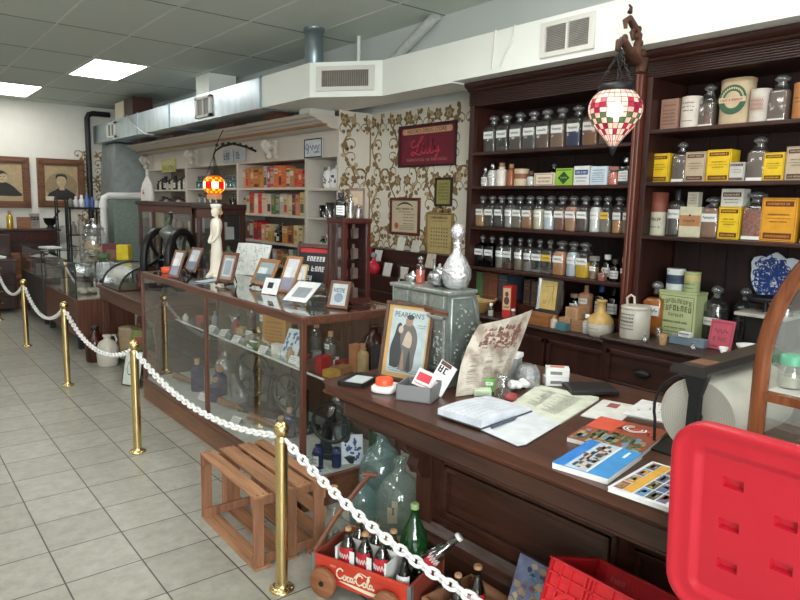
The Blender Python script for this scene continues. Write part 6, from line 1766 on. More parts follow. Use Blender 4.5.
b = MB(); b.add(vs, fs, True); b.add(vs2, [tuple(reversed(f)) for f in fs], True)
nl = len(rows); 
for (i, j) in [(i, 0) for i in range(nl-1)]: b.add([vs[i*9], vs[(i+1)*9], vs2[(i+1)*9], vs2[i*9]], [(0, 1, 2, 3)])
m_news, nt, bs = _new('printed_newsprint')
tc = nt.nodes.new('ShaderNodeTexCoord'); n1 = nt.nodes.new('ShaderNodeTexNoise'); n1.inputs['Scale'].default_value = 14; n1.inputs['Detail'].default_value = 6
r1 = nt.nodes.new('ShaderNodeValToRGB')
r1.color_ramp.elements[0].position = .36; r1.color_ramp.elements[0].color = rgb(150, 134, 120)
r1.color_ramp.elements[1].position = .6; r1.color_ramp.elements[1].color = rgb(206, 198, 184)
nt.links.new(tc.outputs['Object'], n1.inputs['Vector']); nt.links.new(n1.outputs['Fac'], r1.inputs[0]); nt.links.new(r1.outputs[0], bs.inputs['Base Color']); bs.inputs['Roughness'].default_value = .75
news = T('newspaper_sheet', 'curled yellowed newspaper sheet standing against the cash register', 'newspaper', (0, 0, 0))
P('sheet', b, m_news, news)
# brown engraving band and columns on the sheet
pr = MB()
def onsheet(u, v):
    i = min(int(v*(nl-1)), nl-2); fr = v*(nl-1)-i
    k = min(int(u*8), 7); fu = u*8-k
    p = lerp3(lerp3(rows[i][k], rows[i][k+1], fu), lerp3(rows[i+1][k], rows[i+1][k+1], fu), fr)
    return (p[0]-.0012, p[1]-.0018, p[2]+.0006)
R = random.Random(8)
for k in range(130):
    u, v = R.uniform(.14, .84), R.uniform(.66, .88); du, dv = R.uniform(.03, .07), R.uniform(.01, .04)
    pr.m = k % 2
    pr.add([onsheet(u, v), onsheet(u+du, v), onsheet(u+du*.8, v+dv), onsheet(u+.01, v+dv)], [(0, 1, 2, 3)])
pr.m = 2
for k in range(120):
    u, v = R.choice((.1, .34, .58, .8))+R.uniform(0, .05), R.uniform(.1, .6)
    pr.add([onsheet(u, v), onsheet(u+.12, v), onsheet(u+.12, v+.006), onsheet(u, v+.006)], [(0, 1, 2, 3)])
P('print', pr, [col(140, 96, 82), col(118, 84, 76), col(150, 140, 128)], news)
# open notebook with wavy pages
t = T('open_notebook', 'thick open notebook with wavy written pages lying on the counter', 'notebook', (1.72, 1.615, ZT+.006), .10)
def wavy(w, d, th, amp, ph):
    nx, ny = 16, 8
    top = [[(-w/2+w*i/nx, -d/2+d*j/ny, th+amp*(.5+.5*math.sin(ph+3.6*i/nx))*(1-.3*j/ny)*min(1, (nx-i)/2.0+.2)) for j in range(ny+1)] for i in range(nx+1)]
    vs, fs = grid_surf(top)
    b = MB(); b.add(vs, [tuple(reversed(f)) for f in fs], True)
    n = ny+1
    for i in range(nx):
        for j in (0, ny):
            p, q = vs[i*n+j], vs[(i+1)*n+j]; b.add([(p[0], p[1], .004), (q[0], q[1], .004), q, p], [(0, 1, 2, 3)])
    for j in range(ny):
        for i in (0, nx):
            p, q = vs[i*n+j], vs[i*n+j+1]; b.add([(p[0], p[1], .004), (q[0], q[1], .004), q, p], [(0, 1, 2, 3)])
    return b, top
P('cover', MB().box(-.152, .152, -.105, .105, 0, .004), col(70, 70, 74), t)
b, top = wavy(.295, .20, .016, .02, .4)
P('page_block', b, col(206, 211, 220), t)
pr = MB()
for k in range(15):
    i = k
    for j in range(1, 8):
        if random.random() < .85:
            p = top[i][j]; q = top[i+1][j] if i+1 < 17 else top[i][j]
            for s_ in range(2):
                u0, u1 = rnd(0, .3)+s_*.45, rnd(.32, .45)+s_*.45
                a_, c_ = lerp3(p, q, u0), lerp3(p, q, u1)
                pr.add([(a_[0], a_[1]-.0012, a_[2]+.0012), (c_[0], c_[1]-.0012, c_[2]+.0012), (c_[0], c_[1]+.0012, c_[2]+.0012), (a_[0], a_[1]+.0012, a_[2]+.0012)], [(0, 1, 2, 3)])
P('handwriting', pr, col(120, 128, 150), t)
S('pen', MB().tube([(-.075, 0, .005), (.06, 0, .005), (.078, 0, .005)], [.005, .0055, .002], 10), col(70, 78, 96), 'dark blue-grey pen lying at the notebook edge', 'pen', (1.69, 1.493, ZT+.0062), .14)
# white folder with receipts on clipboard
t = T('folder', 'open white folder with a yellowed list of signatures and a blank lower leaf', 'folder', (1.85, 1.475, ZT), 0)
def quadplate(pts, z0, z1):
    n = len(pts); b = MB()
    vs = [(x, y, z0) for x, y in pts] + [(x, y, z1) for x, y in pts]
    b.add(vs, [tuple(reversed(range(n))), tuple(range(n, 2*n))] + [(i, (i+1) % n, (i+1) % n+n, i+n) for i in range(n)])
    return b
ox, oy = 1.85, 1.475
lo = [(1.584, 1.505), (1.569, 1.326), (1.60, 1.318), (1.858, 1.381), (1.91, 1.60), (1.62, 1.56)]
hi = [(1.858, 1.381), (2.235, 1.48), (2.262, 1.50), (2.202, 1.763), (1.908, 1.649)]
P('backing', quadplate([(x-ox, y-oy) for x, y in [(1.582, 1.506), (1.567, 1.324), (1.60, 1.315), (1.859, 1.379), (1.912, 1.602), (1.62, 1.565)]], 0, .003), col(52, 52, 56), t)
P('lower_leaf', quadplate([(x-ox, y-oy) for x, y in lo], .0032, .0055), col(208, 213, 217), t)
P('upper_leaf', quadplate([(x-ox, y-oy) for x, y in hi], .0005, .0058), col(208, 212, 194), t, label='yellowed leaf with a list of signatures')
pr = MB()
a0, a1, b0, b1 = Vector((1.90, 1.42)), Vector((2.20, 1.495)), Vector((1.94, 1.635)), Vector((2.17, 1.735))
for k in range(30):
    u = .06+.9*k/30
    p = a0.lerp(a1, u); q = b0.lerp(b1, u)
    for (s0, s1) in ((.12, rnd(.3, .55)), (.62, rnd(.66, .95))):
        c0, c1 = p.lerp(q, s0), p.lerp(q, s1); nrm = (a1-a0).normalized()*.0022
        pr.add([(c0.x-ox, c0.y-oy, .0064), (c1.x-ox, c1.y-oy, .0064), (c1.x+nrm.x-ox, c1.y+nrm.y-oy, .0064), (c0.x+nrm.x-ox, c0.y+nrm.y-oy, .0064)], [(0, 1, 2, 3)])
P('signatures', pr, col(74, 72, 66), t)
S('black_notebook', MB().box(-.10, .10, -.07, .07, 0, .02), M_black, 'closed black notebook behind the signature list', 'notebook', (2.31, 1.575, ZT+.006), -.62, bevel=.004)
t = S('envelope', MB().box(-.13, .13, -.07, .07, 0, .003), col(216, 216, 210), 'white envelope with red stamp right of the signature list', 'envelope', (2.15, 1.37, ZT+.0002), .28)
P('stamp', MB().box(.04, .1, -.01, .03, .003, .0036), col(150, 84, 78), t)
t = S('invoice', MB().box(-.12, .12, -.085, .085, 0, .006), col(226, 226, 226), 'white pamphlet with a faint drawing near the paper roll', 'pamphlet', (2.285, 1.265, ZT), .25)
m = MB()
for k in range(14): x, y = rnd(-.06, .08), rnd(-.05, .05); m.add([(x, y, .0066), (x+.02, y+.004, .0066), (x+.018, y+.008, .0066), (x, y+.005, .0066)], [(0, 1, 2, 3)])
P('drawing', m, col(176, 150, 140), t)
# little white cartons, cut-glass dome, jar, green packet
for k, (z, dx, r_) in enumerate(((0, 0, .1), (.039, .008, -.1))):
    t = S('medicine_carton', MB().box(-.05, .05, -.03, .03, 0, .038), M_paper, ('lower', 'upper')[k] + ' of two small white cartons stacked behind the glass dome', 'box', (2.285+dx, 1.735, ZT+z), -.75+r_, 'small white medicine cartons', .002)
    P('print', MB().strip(-.03, .02, .01, .024, -.0305), col(120, 120, 124), t)
    if k: P('red_patch', MB().box(-.03, .03, -.012, .02, .038, .0386), col(196, 110, 90), t)
S('glass_dome', MB().lathe([(.055, 0, 2), (.056, .04, 2), (.05, .07, 2), (.036, .088, 2), (.01, .092, 2)], 10, smooth=False), mat('cut_glass_solid', rgb(150, 152, 154), .18, .35, var=.25, nscale=70, bump=.6), 'faceted cut-glass dome on the counter behind the signature list', 'dome', (2.175, 1.80, ZT))
t = T('square_canister', 'square grey mesh canister with white lid behind the newspaper sheet', 'canister', (2.2, 1.905, ZT), .3)
P('canister_body', MB().box(-.03, .03, -.03, .03, 0, .1), col(150, 152, 150), t, .004)
P('lid', MB().box(-.034, .034, -.034, .034, .1, .122), M_plasticw, t, .004)
t = T('preserve_jar', 'clear screw-top jar beside the green packet', 'jar', (1.945, 1.735, ZT))
P('jar_body', MB().lathe([(.03, 0), (.034, .006), (.035, .06), (.028, .075), (.028, .09)], 22), G_clear, t)
P('ring_lid', MB().lathe([(.03, .076), (.03, .092), (.02, .094), (.001, .094)], 22), G_frost, t)
carton('lying green and white gum packet by the clear jar', 1.935, 1.83, ZT, .09, .055, .04, col(96, 168, 66), 'block', M_paper, 'packet', 'packet', rz=-.75)
carton('pale green packet lying under the green one', 1.885, 1.785, ZT, .07, .025, .05, col(206, 222, 196), 'lines', col(60, 120, 60), 'packet', 'packet', rz=-.75)
S('red_pincushion', MB().ball((0, 0, .019), .025, 14, 10, 1.2, .9, .75), col(150, 62, 62), 'dull red rounded pin cushion in front of the clear jar', 'pincushion', (1.925, 1.672, ZT))
b = MB(); R = random.Random(6)
for k in range(9): b.ball((R.uniform(-.04, .04), R.uniform(-.03, .03), .016+.02*R.random()), R.uniform(.014, .022), 8, 6, 1.2, 1, .8)
S('crumpled_tissue', b, M_paper, 'crumpled white tissue between jar and glass dome', 'tissue', (2.085, 1.76, ZT))
# ================================================================ magazines
def magazine(label, x, y, z, w, h, rz, th, tone, draw, mats, curl=0.0):
    t = T('magazine', label, 'magazine', (x, y, z), rz)
    b = MB()
    b.box(-w/2, w/2, -h/2, h/2, 0, th-.0015)
    P('pages', b, M_paper, t)
    P('cover', MB().box(-w/2-.001, w/2+.001, -h/2-.001, h/2+.001, th-.0015, th), tone, t)
    m = MB()
    def R_(mi, x0, x1, y0, y1, l=0):
        m.m = mi; zz = th+.0005+.0004*l; m.add([(x0*w, y0*h, zz), (x1*w, y0*h, zz), (x1*w, y1*h, zz), (x0*w, y1*h, zz)], [(0, 1, 2, 3)])
    draw(R_, m, w, h, th)
    P('print', m, mats, t)
    return t
rg = random.Random(5)
def d_blue(R_, m, w, h, th):
    R_(1, -.5, .5, .30, .5); R_(2, -.5, .5, -.1, .28)
    for k in range(60):
        x, y = rg.uniform(-.48, .4), rg.uniform(-.1, .22); R_(rg.choice((3, 4, 5, 6)), x, x+rg.uniform(.04, .12), y, y+rg.uniform(.03, .09), 1+k % 3)
    R_(7, .18, .4, -.36, -.31, 1); R_(0, -.5, .5, -.14, -.1, 1)
def d_red(R_, m, w, h, th):
    for k in range(70):
        x, y = rg.uniform(-.5, -.02), rg.uniform(-.5, .4); R_(rg.choice((1, 2, 3, 4)), x, min(x+rg.uniform(.05, .2), .0), y, y+rg.uniform(.04, .1), k % 4)
    R_(5, .02, .5, .1, .5)
    for k in range(10):
        x, y = rg.uniform(.03, .4), rg.uniform(-.45, .3); R_(rg.choice((5, 6)), x, x+rg.uniform(.03, .1), y, y+rg.uniform(.05, .2), 1)
    m.m = 7
    for r in (.028, .04):
        n = 18
        vs = []
        for k in range(n+1):
            a = .3 + 5.0*k/n; vs += [(w*.26+r*.9*math.cos(a), -h*.12+r*math.sin(a), th+.003), (w*.26+(r-.006)*.9*math.cos(a), -h*.12+(r-.006)*math.sin(a), th+.003)]
        m.add(vs, [(2*k, 2*k+1, 2*k+3, 2*k+2) for k in range(n)])
def d_photo(R_, m, w, h, th):
    for i in range(4):
        for j in range(5):
            if j == 3: continue
            c0 = -.46+.235*i; y0 = -.3+.155*j
            R_(1+(i*3+j*2) % 5, c0, c0+.215, y0, y0+.135)
            for k in range(4): R_(1+rg.randrange(6), c0+rg.uniform(.01, .12), c0+rg.uniform(.13, .2), y0+rg.uniform(.01, .06), y0+rg.uniform(.07, .125), 1+k % 2)
    R_(6, -.46, .46, .17, .31, 1); R_(7, -.46, .46, -.44, -.36)
magazine('stack of green and rust-red brochures lying behind the blue magazine', 1.91, 1.18, ZT, .29, .235, .22, .016, col(150, 74, 50), d_red, [col(156, 82, 56), col(96, 112, 76), col(160, 150, 110), col(84, 90, 60), col(120, 150, 170), col(206, 84, 58), col(170, 64, 40), M_paper])
magazine('stack of bright blue travel magazines at the counter edge', 1.665, 1.09, ZT, .26, .17, .19, .019, col(70, 150, 214, .3), d_blue, [M_paper, col(52, 128, 206, .3), col(176, 196, 210), col(120, 84, 66), col(84, 74, 70), col(206, 190, 176), col(60, 70, 84), col(214, 230, 240)])
magazine('white magazine with a grid of colour photos at the counter edge', 1.66, .875, ZT, .27, .19, .10, .014, col(226, 230, 234, .3), d_photo, [M_paper, col(96, 120, 160), col(176, 140, 80), col(90, 100, 80), col(150, 90, 80), col(110, 150, 190), col(216, 164, 60), col(170, 196, 214)])
# ================================================================ paper roll on its cutter
t = T('paper_roll', 'big roll of wrapping paper lying on the counter in an iron cutter', 'paper roll', (1.965, .95, CT+.128), 0)
m_ends, nt, bs = _new('roll_end')
tc = nt.nodes.new('ShaderNodeTexCoord'); wv = nt.nodes.new('ShaderNodeTexWave'); wv.wave_type = 'RINGS'; wv.rings_direction = 'X'; wv.inputs['Scale'].default_value = 40; wv.inputs['Distortion'].default_value = 1.0
r1 = nt.nodes.new('ShaderNodeValToRGB'); r1.color_ramp.elements[0].color = rgb(178, 175, 164); r1.color_ramp.elements[1].color = rgb(196, 194, 184)
nt.links.new(tc.outputs['Object'], wv.inputs['Vector']); nt.links.new(wv.outputs['Fac'], r1.inputs[0]); nt.links.new(r1.outputs[0], bs.inputs['Base Color']); bs.inputs['Roughness'].default_value = .8
b = MB(); b.M = Matrix.Rotation(PI/2, 4, 'Y')
b.lathe([(.02, 0), (.118, 0)], 40, caps=False, smooth=False); b.m = 1; b.lathe([(.118, 0), (.12, .003), (.12, .437), (.118, .44)], 40, caps=False); b.m = 0; b.lathe([(.118, .44), (.02, .44), (.02, 0)], 40, caps=False)
P('paper', b, [m_ends, mat('wrapping_paper', rgb(206, 204, 192), .6, var=.1, nscale=5, bump=.3)], t)
t = T('paper_cutter', 'black iron roll cutter with flat wooden-topped bar above the paper roll', 'paper cutter', (1.965, .95, CT), 0)
P('foot', MB().box(-.06, .5, -.14, .14, 0, .006), M_iron, t)
for x in (-.018, .475):
    b = MB(); b.prism([(-.03, .006), (.03, .006), (.018, .09), (.016, .2), (.04, .275), (-.04, .275), (-.018, .2), (-.018, .09)], 'X', x-.012, x+.012)
    P('upright', b, M_iron, t)
    P('axle', MB().cyl((x-.015, 0, .128), (x+.03, 0, .128), .014, 12), M_iron, t)
P('cutter_bar', MB().prism([(-.05, .275), (.055, .275), (.055, .288), (.035, .3), (-.035, .3), (-.055, .288)], 'X', -.075, .50), mat('dark_bar', rgb(52, 48, 48), .35, .3, var=.15), t, .003)
P('worn_patch', MB().box(-.02, .06, -.03, .03, .3, .3012), col(122, 82, 60), t)
P('spring_arm', MB().tube([(-.012, .135*math.cos(a_), .128+.135*math.sin(a_)) for a_ in [1.5-.2*q_ for q_ in range(10)]] + [(-.012, .125, .006)], .005, 8), M_iron, t)
# ================================================================ dome-fronted countertop case at the right
t = T('arched_case', 'arched wooden countertop showcase with curved glass at the right edge', 'showcase', (1.85, .745, CT), FACE)
def arch_pts(s=0.0):
    p = [(0.0+s, 0.0)]
    p += [(0.0+s, .36)]
    for k in range(1, 13):
        a = PI/2*k/12
        p.append((s + (.34-s)*(1-math.cos(a)), .36 + (.42-s)*math.sin(a)))
    return p
ap = arch_pts()
for yy in (0.0, .5):
    b = MB()
    b.tube([(x+.016, yy, z) for x, z in ap] + [(.62, yy, .78)], .021, 10, flat=1.0)
    b.box(.0, .62, yy-.014, yy+.014, .262, .286); b.box(.0, .62, yy-.016, yy+.016, 0, .04)
    P('end_frame', b, M_arch, t)
    g = MB(); g.poly([(x+.02, z) for x, z in ap] + [(.62, .78), (.62, .0)], yy+.004)
    P('end_glass', g, G_pane, t)
b = MB()
vs = []
for (x, z) in ap: vs += [(x+.016, .01, z), (x+.016, .49, z)]
b.add(vs, [(2*k, 2*k+1, 2*k+3, 2*k+2) for k in range(len(ap)-1)], True)
P('curved_glass', b, G_pane, t)
P('shelf', MB().box(.02, .62, .02, .48, .268, .28), col(206, 206, 200), t)
P('floor_board', MB().box(.0, .62, .016, .484, 0, .02), M_arch, t)
t = T('glass_jar', 'small clear jar with green cap on the shelf of the arched showcase', 'jar', (1.97, .70, CT+.2805))
P('jar_body', MB().lathe([(.028, 0), (.032, .008), (.032, .05), (.024, .064), (.024, .07)], 22), G_clear, t)
P('contents', MB().lathe([(.028, .004), (.028, .035)], 18), col(190, 186, 170), t)
P('cap', MB().lathe([(.029, .066), (.03, .09), (.026, .093)], 22), col(84, 176, 140, .35), t)
carton('small card standing right of the green-capped jar in the arched showcase', 1.93, .615, CT+.2805, .05, .08, .01, col(206, 214, 216), 'frame', M_ink, 'card', 'card')
bottle('small dark bottle on the lower level of the arched showcase', 1.95, .60, CT+.0205, .05, .12, 'round', G_amber, .6, col(90, 50, 30), 'white', 'cork')

# ================================================================ barrier posts and white chains
HS = .765
def stanchion(label, y, first=None):
    if first: return dup(first, (1.30, y, 0), None, label)
    t = T('barrier_post', label, 'barrier post', (1.30, y, 0), 0, 'brass barrier posts')
    P('base_flange', MB().lathe([(.054, 0), (.056, .004), (.05, .01), (.03, .014), (.028, .03)], 26), M_brass, t)
    P('tube', MB().lathe([(.027, .012), (.027, HS-.085)], 26), M_brass, t)
    P('neck', MB().lathe([(.029, HS-.09), (.03, HS-.08), (.022, HS-.07), (.02, HS-.062), (.026, HS-.056)], 24), M_brass, t)
    P('ball', MB().ball((0, 0, HS-.034), .035, 24, 16), M_brass, t)
    b = MB()
    for k in range(4):
        a = PI/4+PI/2*k; b.lathe([(.006, 0), (.006, .003), (.001, .004)], 8, (.044*math.cos(a), .044*math.sin(a), .009))
    P('screws', b, M_steel, t)
    P('eye_ring', MB().tube([(0, .034*math.cos(2*PI*k/12)*1.0, HS-.075+.008*math.sin(2*PI*k/12)) for k in range(12)], .0035, 6, closed=True), M_brass, t)
    return t
sy = [2.385, 4.374, 6.358, 8.325, 10.30]
s1 = stanchion('nearest brass barrier post, in front of the wooden crate', sy[0])
for y, lb in zip(sy[1:], ('second brass barrier post, beside the far end of the glass display case', 'third brass barrier post, by the jugs under the table', 'fourth brass barrier post, near the far glass cases', 'farthest brass barrier post at the left picture edge')): stanchion('', y, s1)['label'] = lb
stanchion('', .40, s1)['label'] = 'brass barrier post nearest the camera, below the frame'
def drape(label, y0, y1, sag, r, link, w):
    pts = []
    for k in range(41):
        u = k/40; pts.append((0, (y1-y0)*u, -sag*4*u*(1-u)))
    b = chain(MB(), pts, r, link, w)
    S('barrier_chain', b, M_plasticw, label, 'chain', (1.30, y0, HS-.075), 0, 'white plastic barrier chains')
drape('white plastic chain hanging from the nearest brass post toward the camera', sy[0]-.04, .44, .15, .0062, .040, .014)
drape('white plastic chain between the nearest and second brass posts', sy[1]-.04, sy[0]+.04, .12, .0062, .040, .014)
drape('white plastic chain between the second and third brass posts', sy[2]-.04, sy[1]+.04, .17, .0062, .040, .014)
drape('white plastic chain between the third and fourth brass posts', sy[3]-.04, sy[2]+.04, .20, .0062, .040, .014)
drape('white plastic chain between the fourth and farthest brass posts', sy[4]-.04, sy[3]+.04, .20, .0062, .040, .014)

# ================================================================ wooden crate on its side
t = T('wooden_crate', 'empty slatted wooden crate standing on the tiles in front of the display case', 'crate', (1.265, 2.58, 0), -.02)
cw, cl, ch = .37, .65, .36
for y in (0, cl-.018):
    for (x0, x1) in ((0, .055), (.115, .215), (.285, cw)) if y else ((0, .05), (.16, .22), (.315, cw)):
        P('end_board', MB().box(x0, x1, y, y+.018, .012, ch-.012), M_crateZ, t, .003)
    for z in (.012, ch-.06):
        P('batten', MB().box(.0, cw, y+.018 if y == 0 else y-.018, y+.036 if y == 0 else y, z, z+.045), M_crateZ, t, .003)
for z in (0, ch-.012):
    for (x0, x1) in ((0, .075), (.105, .19), (.215, .29), (.315, cw)) if z else ((0, .085), (.14, .225), (.28, cw)):
        P('slat', MB().box(x0, x1, -.006, cl+.006, z, z+.012), M_crate, t, .002)
for z in (.02, .14, .26):
    P('back_slat', MB().box(cw-.002, cw+.010, 0, cl, z, z+.075), M_crate, t, .002)
b = MB()
for x in (.02, .05, .125, .17, .235, .27, .335, .355):
    for y in (.01, cl-.01): b.lathe([(.004, 0), (.004, .0012)], 8, (x, y, ch))
P('nails', b, M_iron, t)

# ================================================================ glass jugs by the counter end
def demijohn(label, x, y, r, h, gl, lab=False, name='glass_jug', flat=None):
    t = T(name, label, 'jug', (x, y, 0), rnd(-2, -.8))
    hb = h*.78
    prof = [(r*.55, .004), (r*.8, .006), (r*.95, r*.2), (r, hb*.3), (r*.99, hb*.5), (r*.9, hb*.7), (r*.68, hb*.88), (r*.4, hb*.98), (r*.25, hb*1.04), (r*.21, h*.9), (r*.2, h*.955), (r*.29, h*.96), (r*.29, h*.995), (r*.2, h)]
    P('glass_body', MB().lathe(prof, 32), gl, t)
    P('lip', MB().lathe([(r*.30, h*.93), (r*.31, h*.945), (r*.31, h*.96), (r*.30, h*.97)], 20, caps=False), gl, t)
    if lab:
        R = random.Random(3); m = MB()
        for k in range(7):
            a = 1.0*R.uniform(-.25, .25)-PI/2; z0 = hb*R.uniform(.25, .6)
            m.lathe([(r*1.004, z0), (r*1.004, z0+R.uniform(.02, .05))], 3, caps=False, a0=a, a1=a+R.uniform(.12, .3))
        P('torn_label', m, col(176, 168, 146), t)
    return t
demijohn('large blue-green glass demijohn against the end of the display case', 2.15, 2.79, .130, .452, G_aqua)
demijohn('large pale glass demijohn with torn label beside the counter end', 2.06, 2.515, .122, .385, glass('pale_aqua', (.8, .87, .84, 1), .1, .6, .06, .3, (.4, .48, .44, 1)), True)
t = demijohn('small wide-mouthed aqua glass bottle between crate and demijohns', 1.935, 2.665, .074, .27, G_aqua, name='glass_bottle')
t = T('conical_flask', 'clear conical flask with cork beside the wooden crate', 'flask', (1.725, 2.625, 0))
P('glass_body', MB().lathe([(.07, 0), (.08, .008), (.076, .03), (.03, .17), (.02, .2), (.02, .245), (.025, .25), (.025, .257)], 26), G_clear, t)
P('stopper', MB().lathe([(.017, .24), (.02, .275), (.018, .278)], 14), M_cork, t)

# ================================================================ red crate wagon
t = T('crate_wagon', 'red wooden soft drink crate with white script on wooden wheels', 'wagon', (1.413, 2.321, 0), math.radians(-69.5))
wl, wd, z0, z1 = .50, .30, .05, .165
M_rw = wood('red_crate_paint', rgb(176, 48, 34), rgb(206, 70, 48), .5, 'X')
M_rwY = wood('red_crate_end', rgb(112, 48, 40), rgb(150, 66, 52), .5, 'Y')
P('front_board', MB().box(0, wl, 0, .012, z0, z1), M_rw, t, .002)
P('back_board', MB().box(0, wl, wd-.012, wd, z0, z1), wood('worn_red', rgb(150, 84, 58), rgb(186, 120, 84), .6, 'X'), t, .002)
P('end_board', MB().box(0, .014, .012, wd-.012, z0, z1), M_rwY, t, .002)
P('end_board', MB().box(wl-.014, wl, .012, wd-.012, z0, z1), M_rwY, t, .002)
P('floor_board', MB().box(.014, wl-.014, .012, wd-.012, z0, z0+.01), M_plank, t)
P('corner_strap', MB().box(wl-.016, wl+.002, -.002, .0, z0, z1).box(wl, wl+.002, -.002, .02, z0, z1), M_galv2, t)
P('corner_strap', MB().box(-.002, .018, -.002, .0, z0, z1).box(-.002, 0, -.002, .02, z0, z1), M_galv2, t)
# white script lettering drawn as brush strokes
m = MB()
def wstroke(pts, w=.0085): 
    q = smooth(pts, 5); m.ribbon(q, [w*(.5+.5*abs(math.sin(i*.55+.6))) for i in range(len(q))], -.0013)
sx0, zb, kx, kz = .135, .09, .72, .85
def g(pts, ox): return [(sx0+(ox+x)*kx, zb+z*kz) for x, z in pts]
Cc = [(.045, .043), (.035, .053), (.015, .05), (.0, .03), (.004, .008), (.022, .0), (.04, .008), (.05, .02)]
oo = [(.014, .024), (.004, .018), (.002, .006), (.012, .0), (.022, .008), (.02, .02), (.014, .024), (.022, .022), (.03, .018)]
cc = [(.02, .02), (.012, .024), (.003, .015), (.004, .004), (.014, .0), (.026, .01)]
aa = [(.02, .02), (.01, .024), (.002, .014), (.006, .002), (.016, .006), (.022, .022), (.02, .006), (.028, .002), (.034, .01)]
ll = [(.0, .006), (.012, .03), (.018, .052), (.011, .054), (.006, .03), (.008, .006), (.016, .0), (.024, .008)]
x = 0
for gl_, adv in ((Cc, .046), (oo, .026), (cc, .023), (aa, .033)): wstroke(g(gl_, x)); x += adv
m.strip(sx0+x*kx-.002, sx0+(x+.008)*kx, zb+.010, zb+.015, -.0013); x += .012
wstroke([(sx0+(x-.015)*kx, zb+.022), (sx0+(x)*kx, zb+.04), (sx0+(x+.03)*kx, zb+.056), (sx0+(x+.07)*kx, zb+.05), (sx0+(x+.1)*kx, zb+.056)], .006)
for gl_, adv in ((Cc, .046), (oo, .026), (ll, .02), (aa, .033)): wstroke(g(gl_, x)); x += adv
m.ribbon(smooth([(.15, .078), (.22, .074), (.31, .070), (.42, .076), (wl-.005, .072)], 6), [.002+.014*math.sin(PI*i/24)*1.0 for i in range(25)], -.0013)
P('script', m, M_cream, t)
lettering('ENJOY', M_cream, t, .115, .135, .011, -.0013, .03)
for (xx, yy) in ((.085, -.03), (.41, -.03), (.085, wd+.03), (.41, wd+.03)):
    b = MB(); b.M = Matrix.Translation((xx, yy, .065)) @ Matrix.Rotation(PI/2, 4, 'X')
    b.lathe([(.001, -.014), (.062, -.014), (.065, -.01), (.065, .01), (.062, .014), (.001, .014)], 32, caps=False)
    b.m = 1; b.lathe([(.012, -.018), (.012, .018)], 12)
    P('wheel', b, [wood('wheel_wood', rgb(116, 72, 46), rgb(158, 104, 70), .5, 'X'), M_iron], t)
for xx in (.085, .41):
    P('axle', MB().cyl((xx, -.03, .065), (xx, wd+.03, .065), .008, 10).box(xx-.02, xx+.02, .012, wd-.012, .04, z0), M_iron, t)
P('handle', MB().tube([(-.01, .03, .15), (.0, .18, .26), (.05, .38, .40)], [.011, .012, .012], 10).tube([(.02, .36, .40), (.085, .39, .40)], .013, 10), wood('handle_wood', rgb(96, 56, 40), rgb(134, 84, 60), .45, 'Y'), t)
from mathutils import Euler
def wloc(x, y, z):
    a = math.radians(-69.5); return (1.413 + x*math.cos(a) - y*math.sin(a), 2.321 + x*math.sin(a) + y*math.cos(a), z)
zw = z0+.0105
WR = math.radians(-69.5)
# six-pack carrier and bottles
px0, pyy, sp = .105, .062, .088
t = T('bottle_carrier', 'white cardboard six-pack carrier in the red wagon', 'carrier', wloc(px0, pyy-.036, zw), WR)
b = MB().box(0, sp*3, 0, .0025, 0, .085)
for k in range(4):
    x = sp*k; b.box(max(x-.012, 0), min(x+.012, sp*3), 0, .0025, .085, .15)
b.box(0, sp*3, .172, .1745, 0, .14).box(0, .0025, 0, .174, 0, .15).box(sp*3-.0025, sp*3, 0, .174, 0, .15).box(0, sp*3, .084, .087, 0, .16).box(0, sp*3, 0, .174, 0, .026)
P('carrier_body', b, M_paper, t)
b = MB().strip(.05, .20, .012, .07, -.0008); P('red_print', b, col(196, 48, 48), t)
def coke(label, loc, rz, lab_tone, rot=None, gl=None, full=True, grp='soft drink bottles', clear=False, k=1.0, fat=False):
    t = T('soda_bottle', label, 'bottle', loc, rz, grp, rot)
    pr = [(.024, 0), (.029, .004), (.03, .03), (.0275, .06), (.031, .09), (.03, .11), (.02, .14), (.0125, .165), (.0115, .19), (.0135, .192), (.0135, .2)]
    if fat: pr = [(.028, 0), (.035, .004), (.036, .05), (.036, .1), (.033, .13), (.02, .155), (.0125, .175), (.0115, .195), (.0135, .197), (.0135, .2)]
    pr = [(r*k, z*k) for r, z in pr]
    P('glass_body', MB().lathe(pr, 22), gl or glass('cola_glass', (.6, .66, .62, 1), .1, .5, .05), t)
    if full: P('cola', MB().lathe([(r*.9, z) for r, z in pr[:6]] + [(.018*k, .135*k), (.011*k, .16*k)], 18), col(34, 14, 12, .3), t)
    P('cap', MB().lathe([(.0155*k, .196*k), (.0155*k, .206*k), (.012*k, .209*k)], 16), M_cork if not clear else M_plasticw, t)
    m = MB(); m.lathe([(.0368, .065), (.0372, .085), (.037, .105), (.0345, .128)] if fat else [(.0305*k, .062*k), (.0322*k, .085*k), (.0318*k, (.095 if clear else .105)*k), (.0312*k, (.098 if clear else .112)*k)], 12, caps=False, a0=-PI/2-(.7 if clear else 1.25), a1=-PI/2+(.7 if clear else 1.25))
    m.m = 1
    pts = []
    for j_ in range(22):
        a = -PI/2-.75+1.5*j_/21; zz = (.092+.013*math.sin(j_*1.5))*k; r = .0382 if fat else .0331*k
        pts.append((r*math.cos(a), r*math.sin(a), zz))
    m.tube(pts, .0018, 4)
    P('label', m, [lab_tone, M_paper], t)
    return t
REDL = col(176, 34, 44, .35)
nm = ('front left', 'front middle', 'front right', 'back left', 'back middle', 'back right')
for k in range(6):
    i, j = k % 3, k//3
    coke('cola bottle with red label in the white six-pack, ' + nm[k], wloc(px0+sp*(i+.5), pyy+sp*j, zw+.0275), WR, REDL, fat=True)
M_green_cap = col(150, 176, 120)
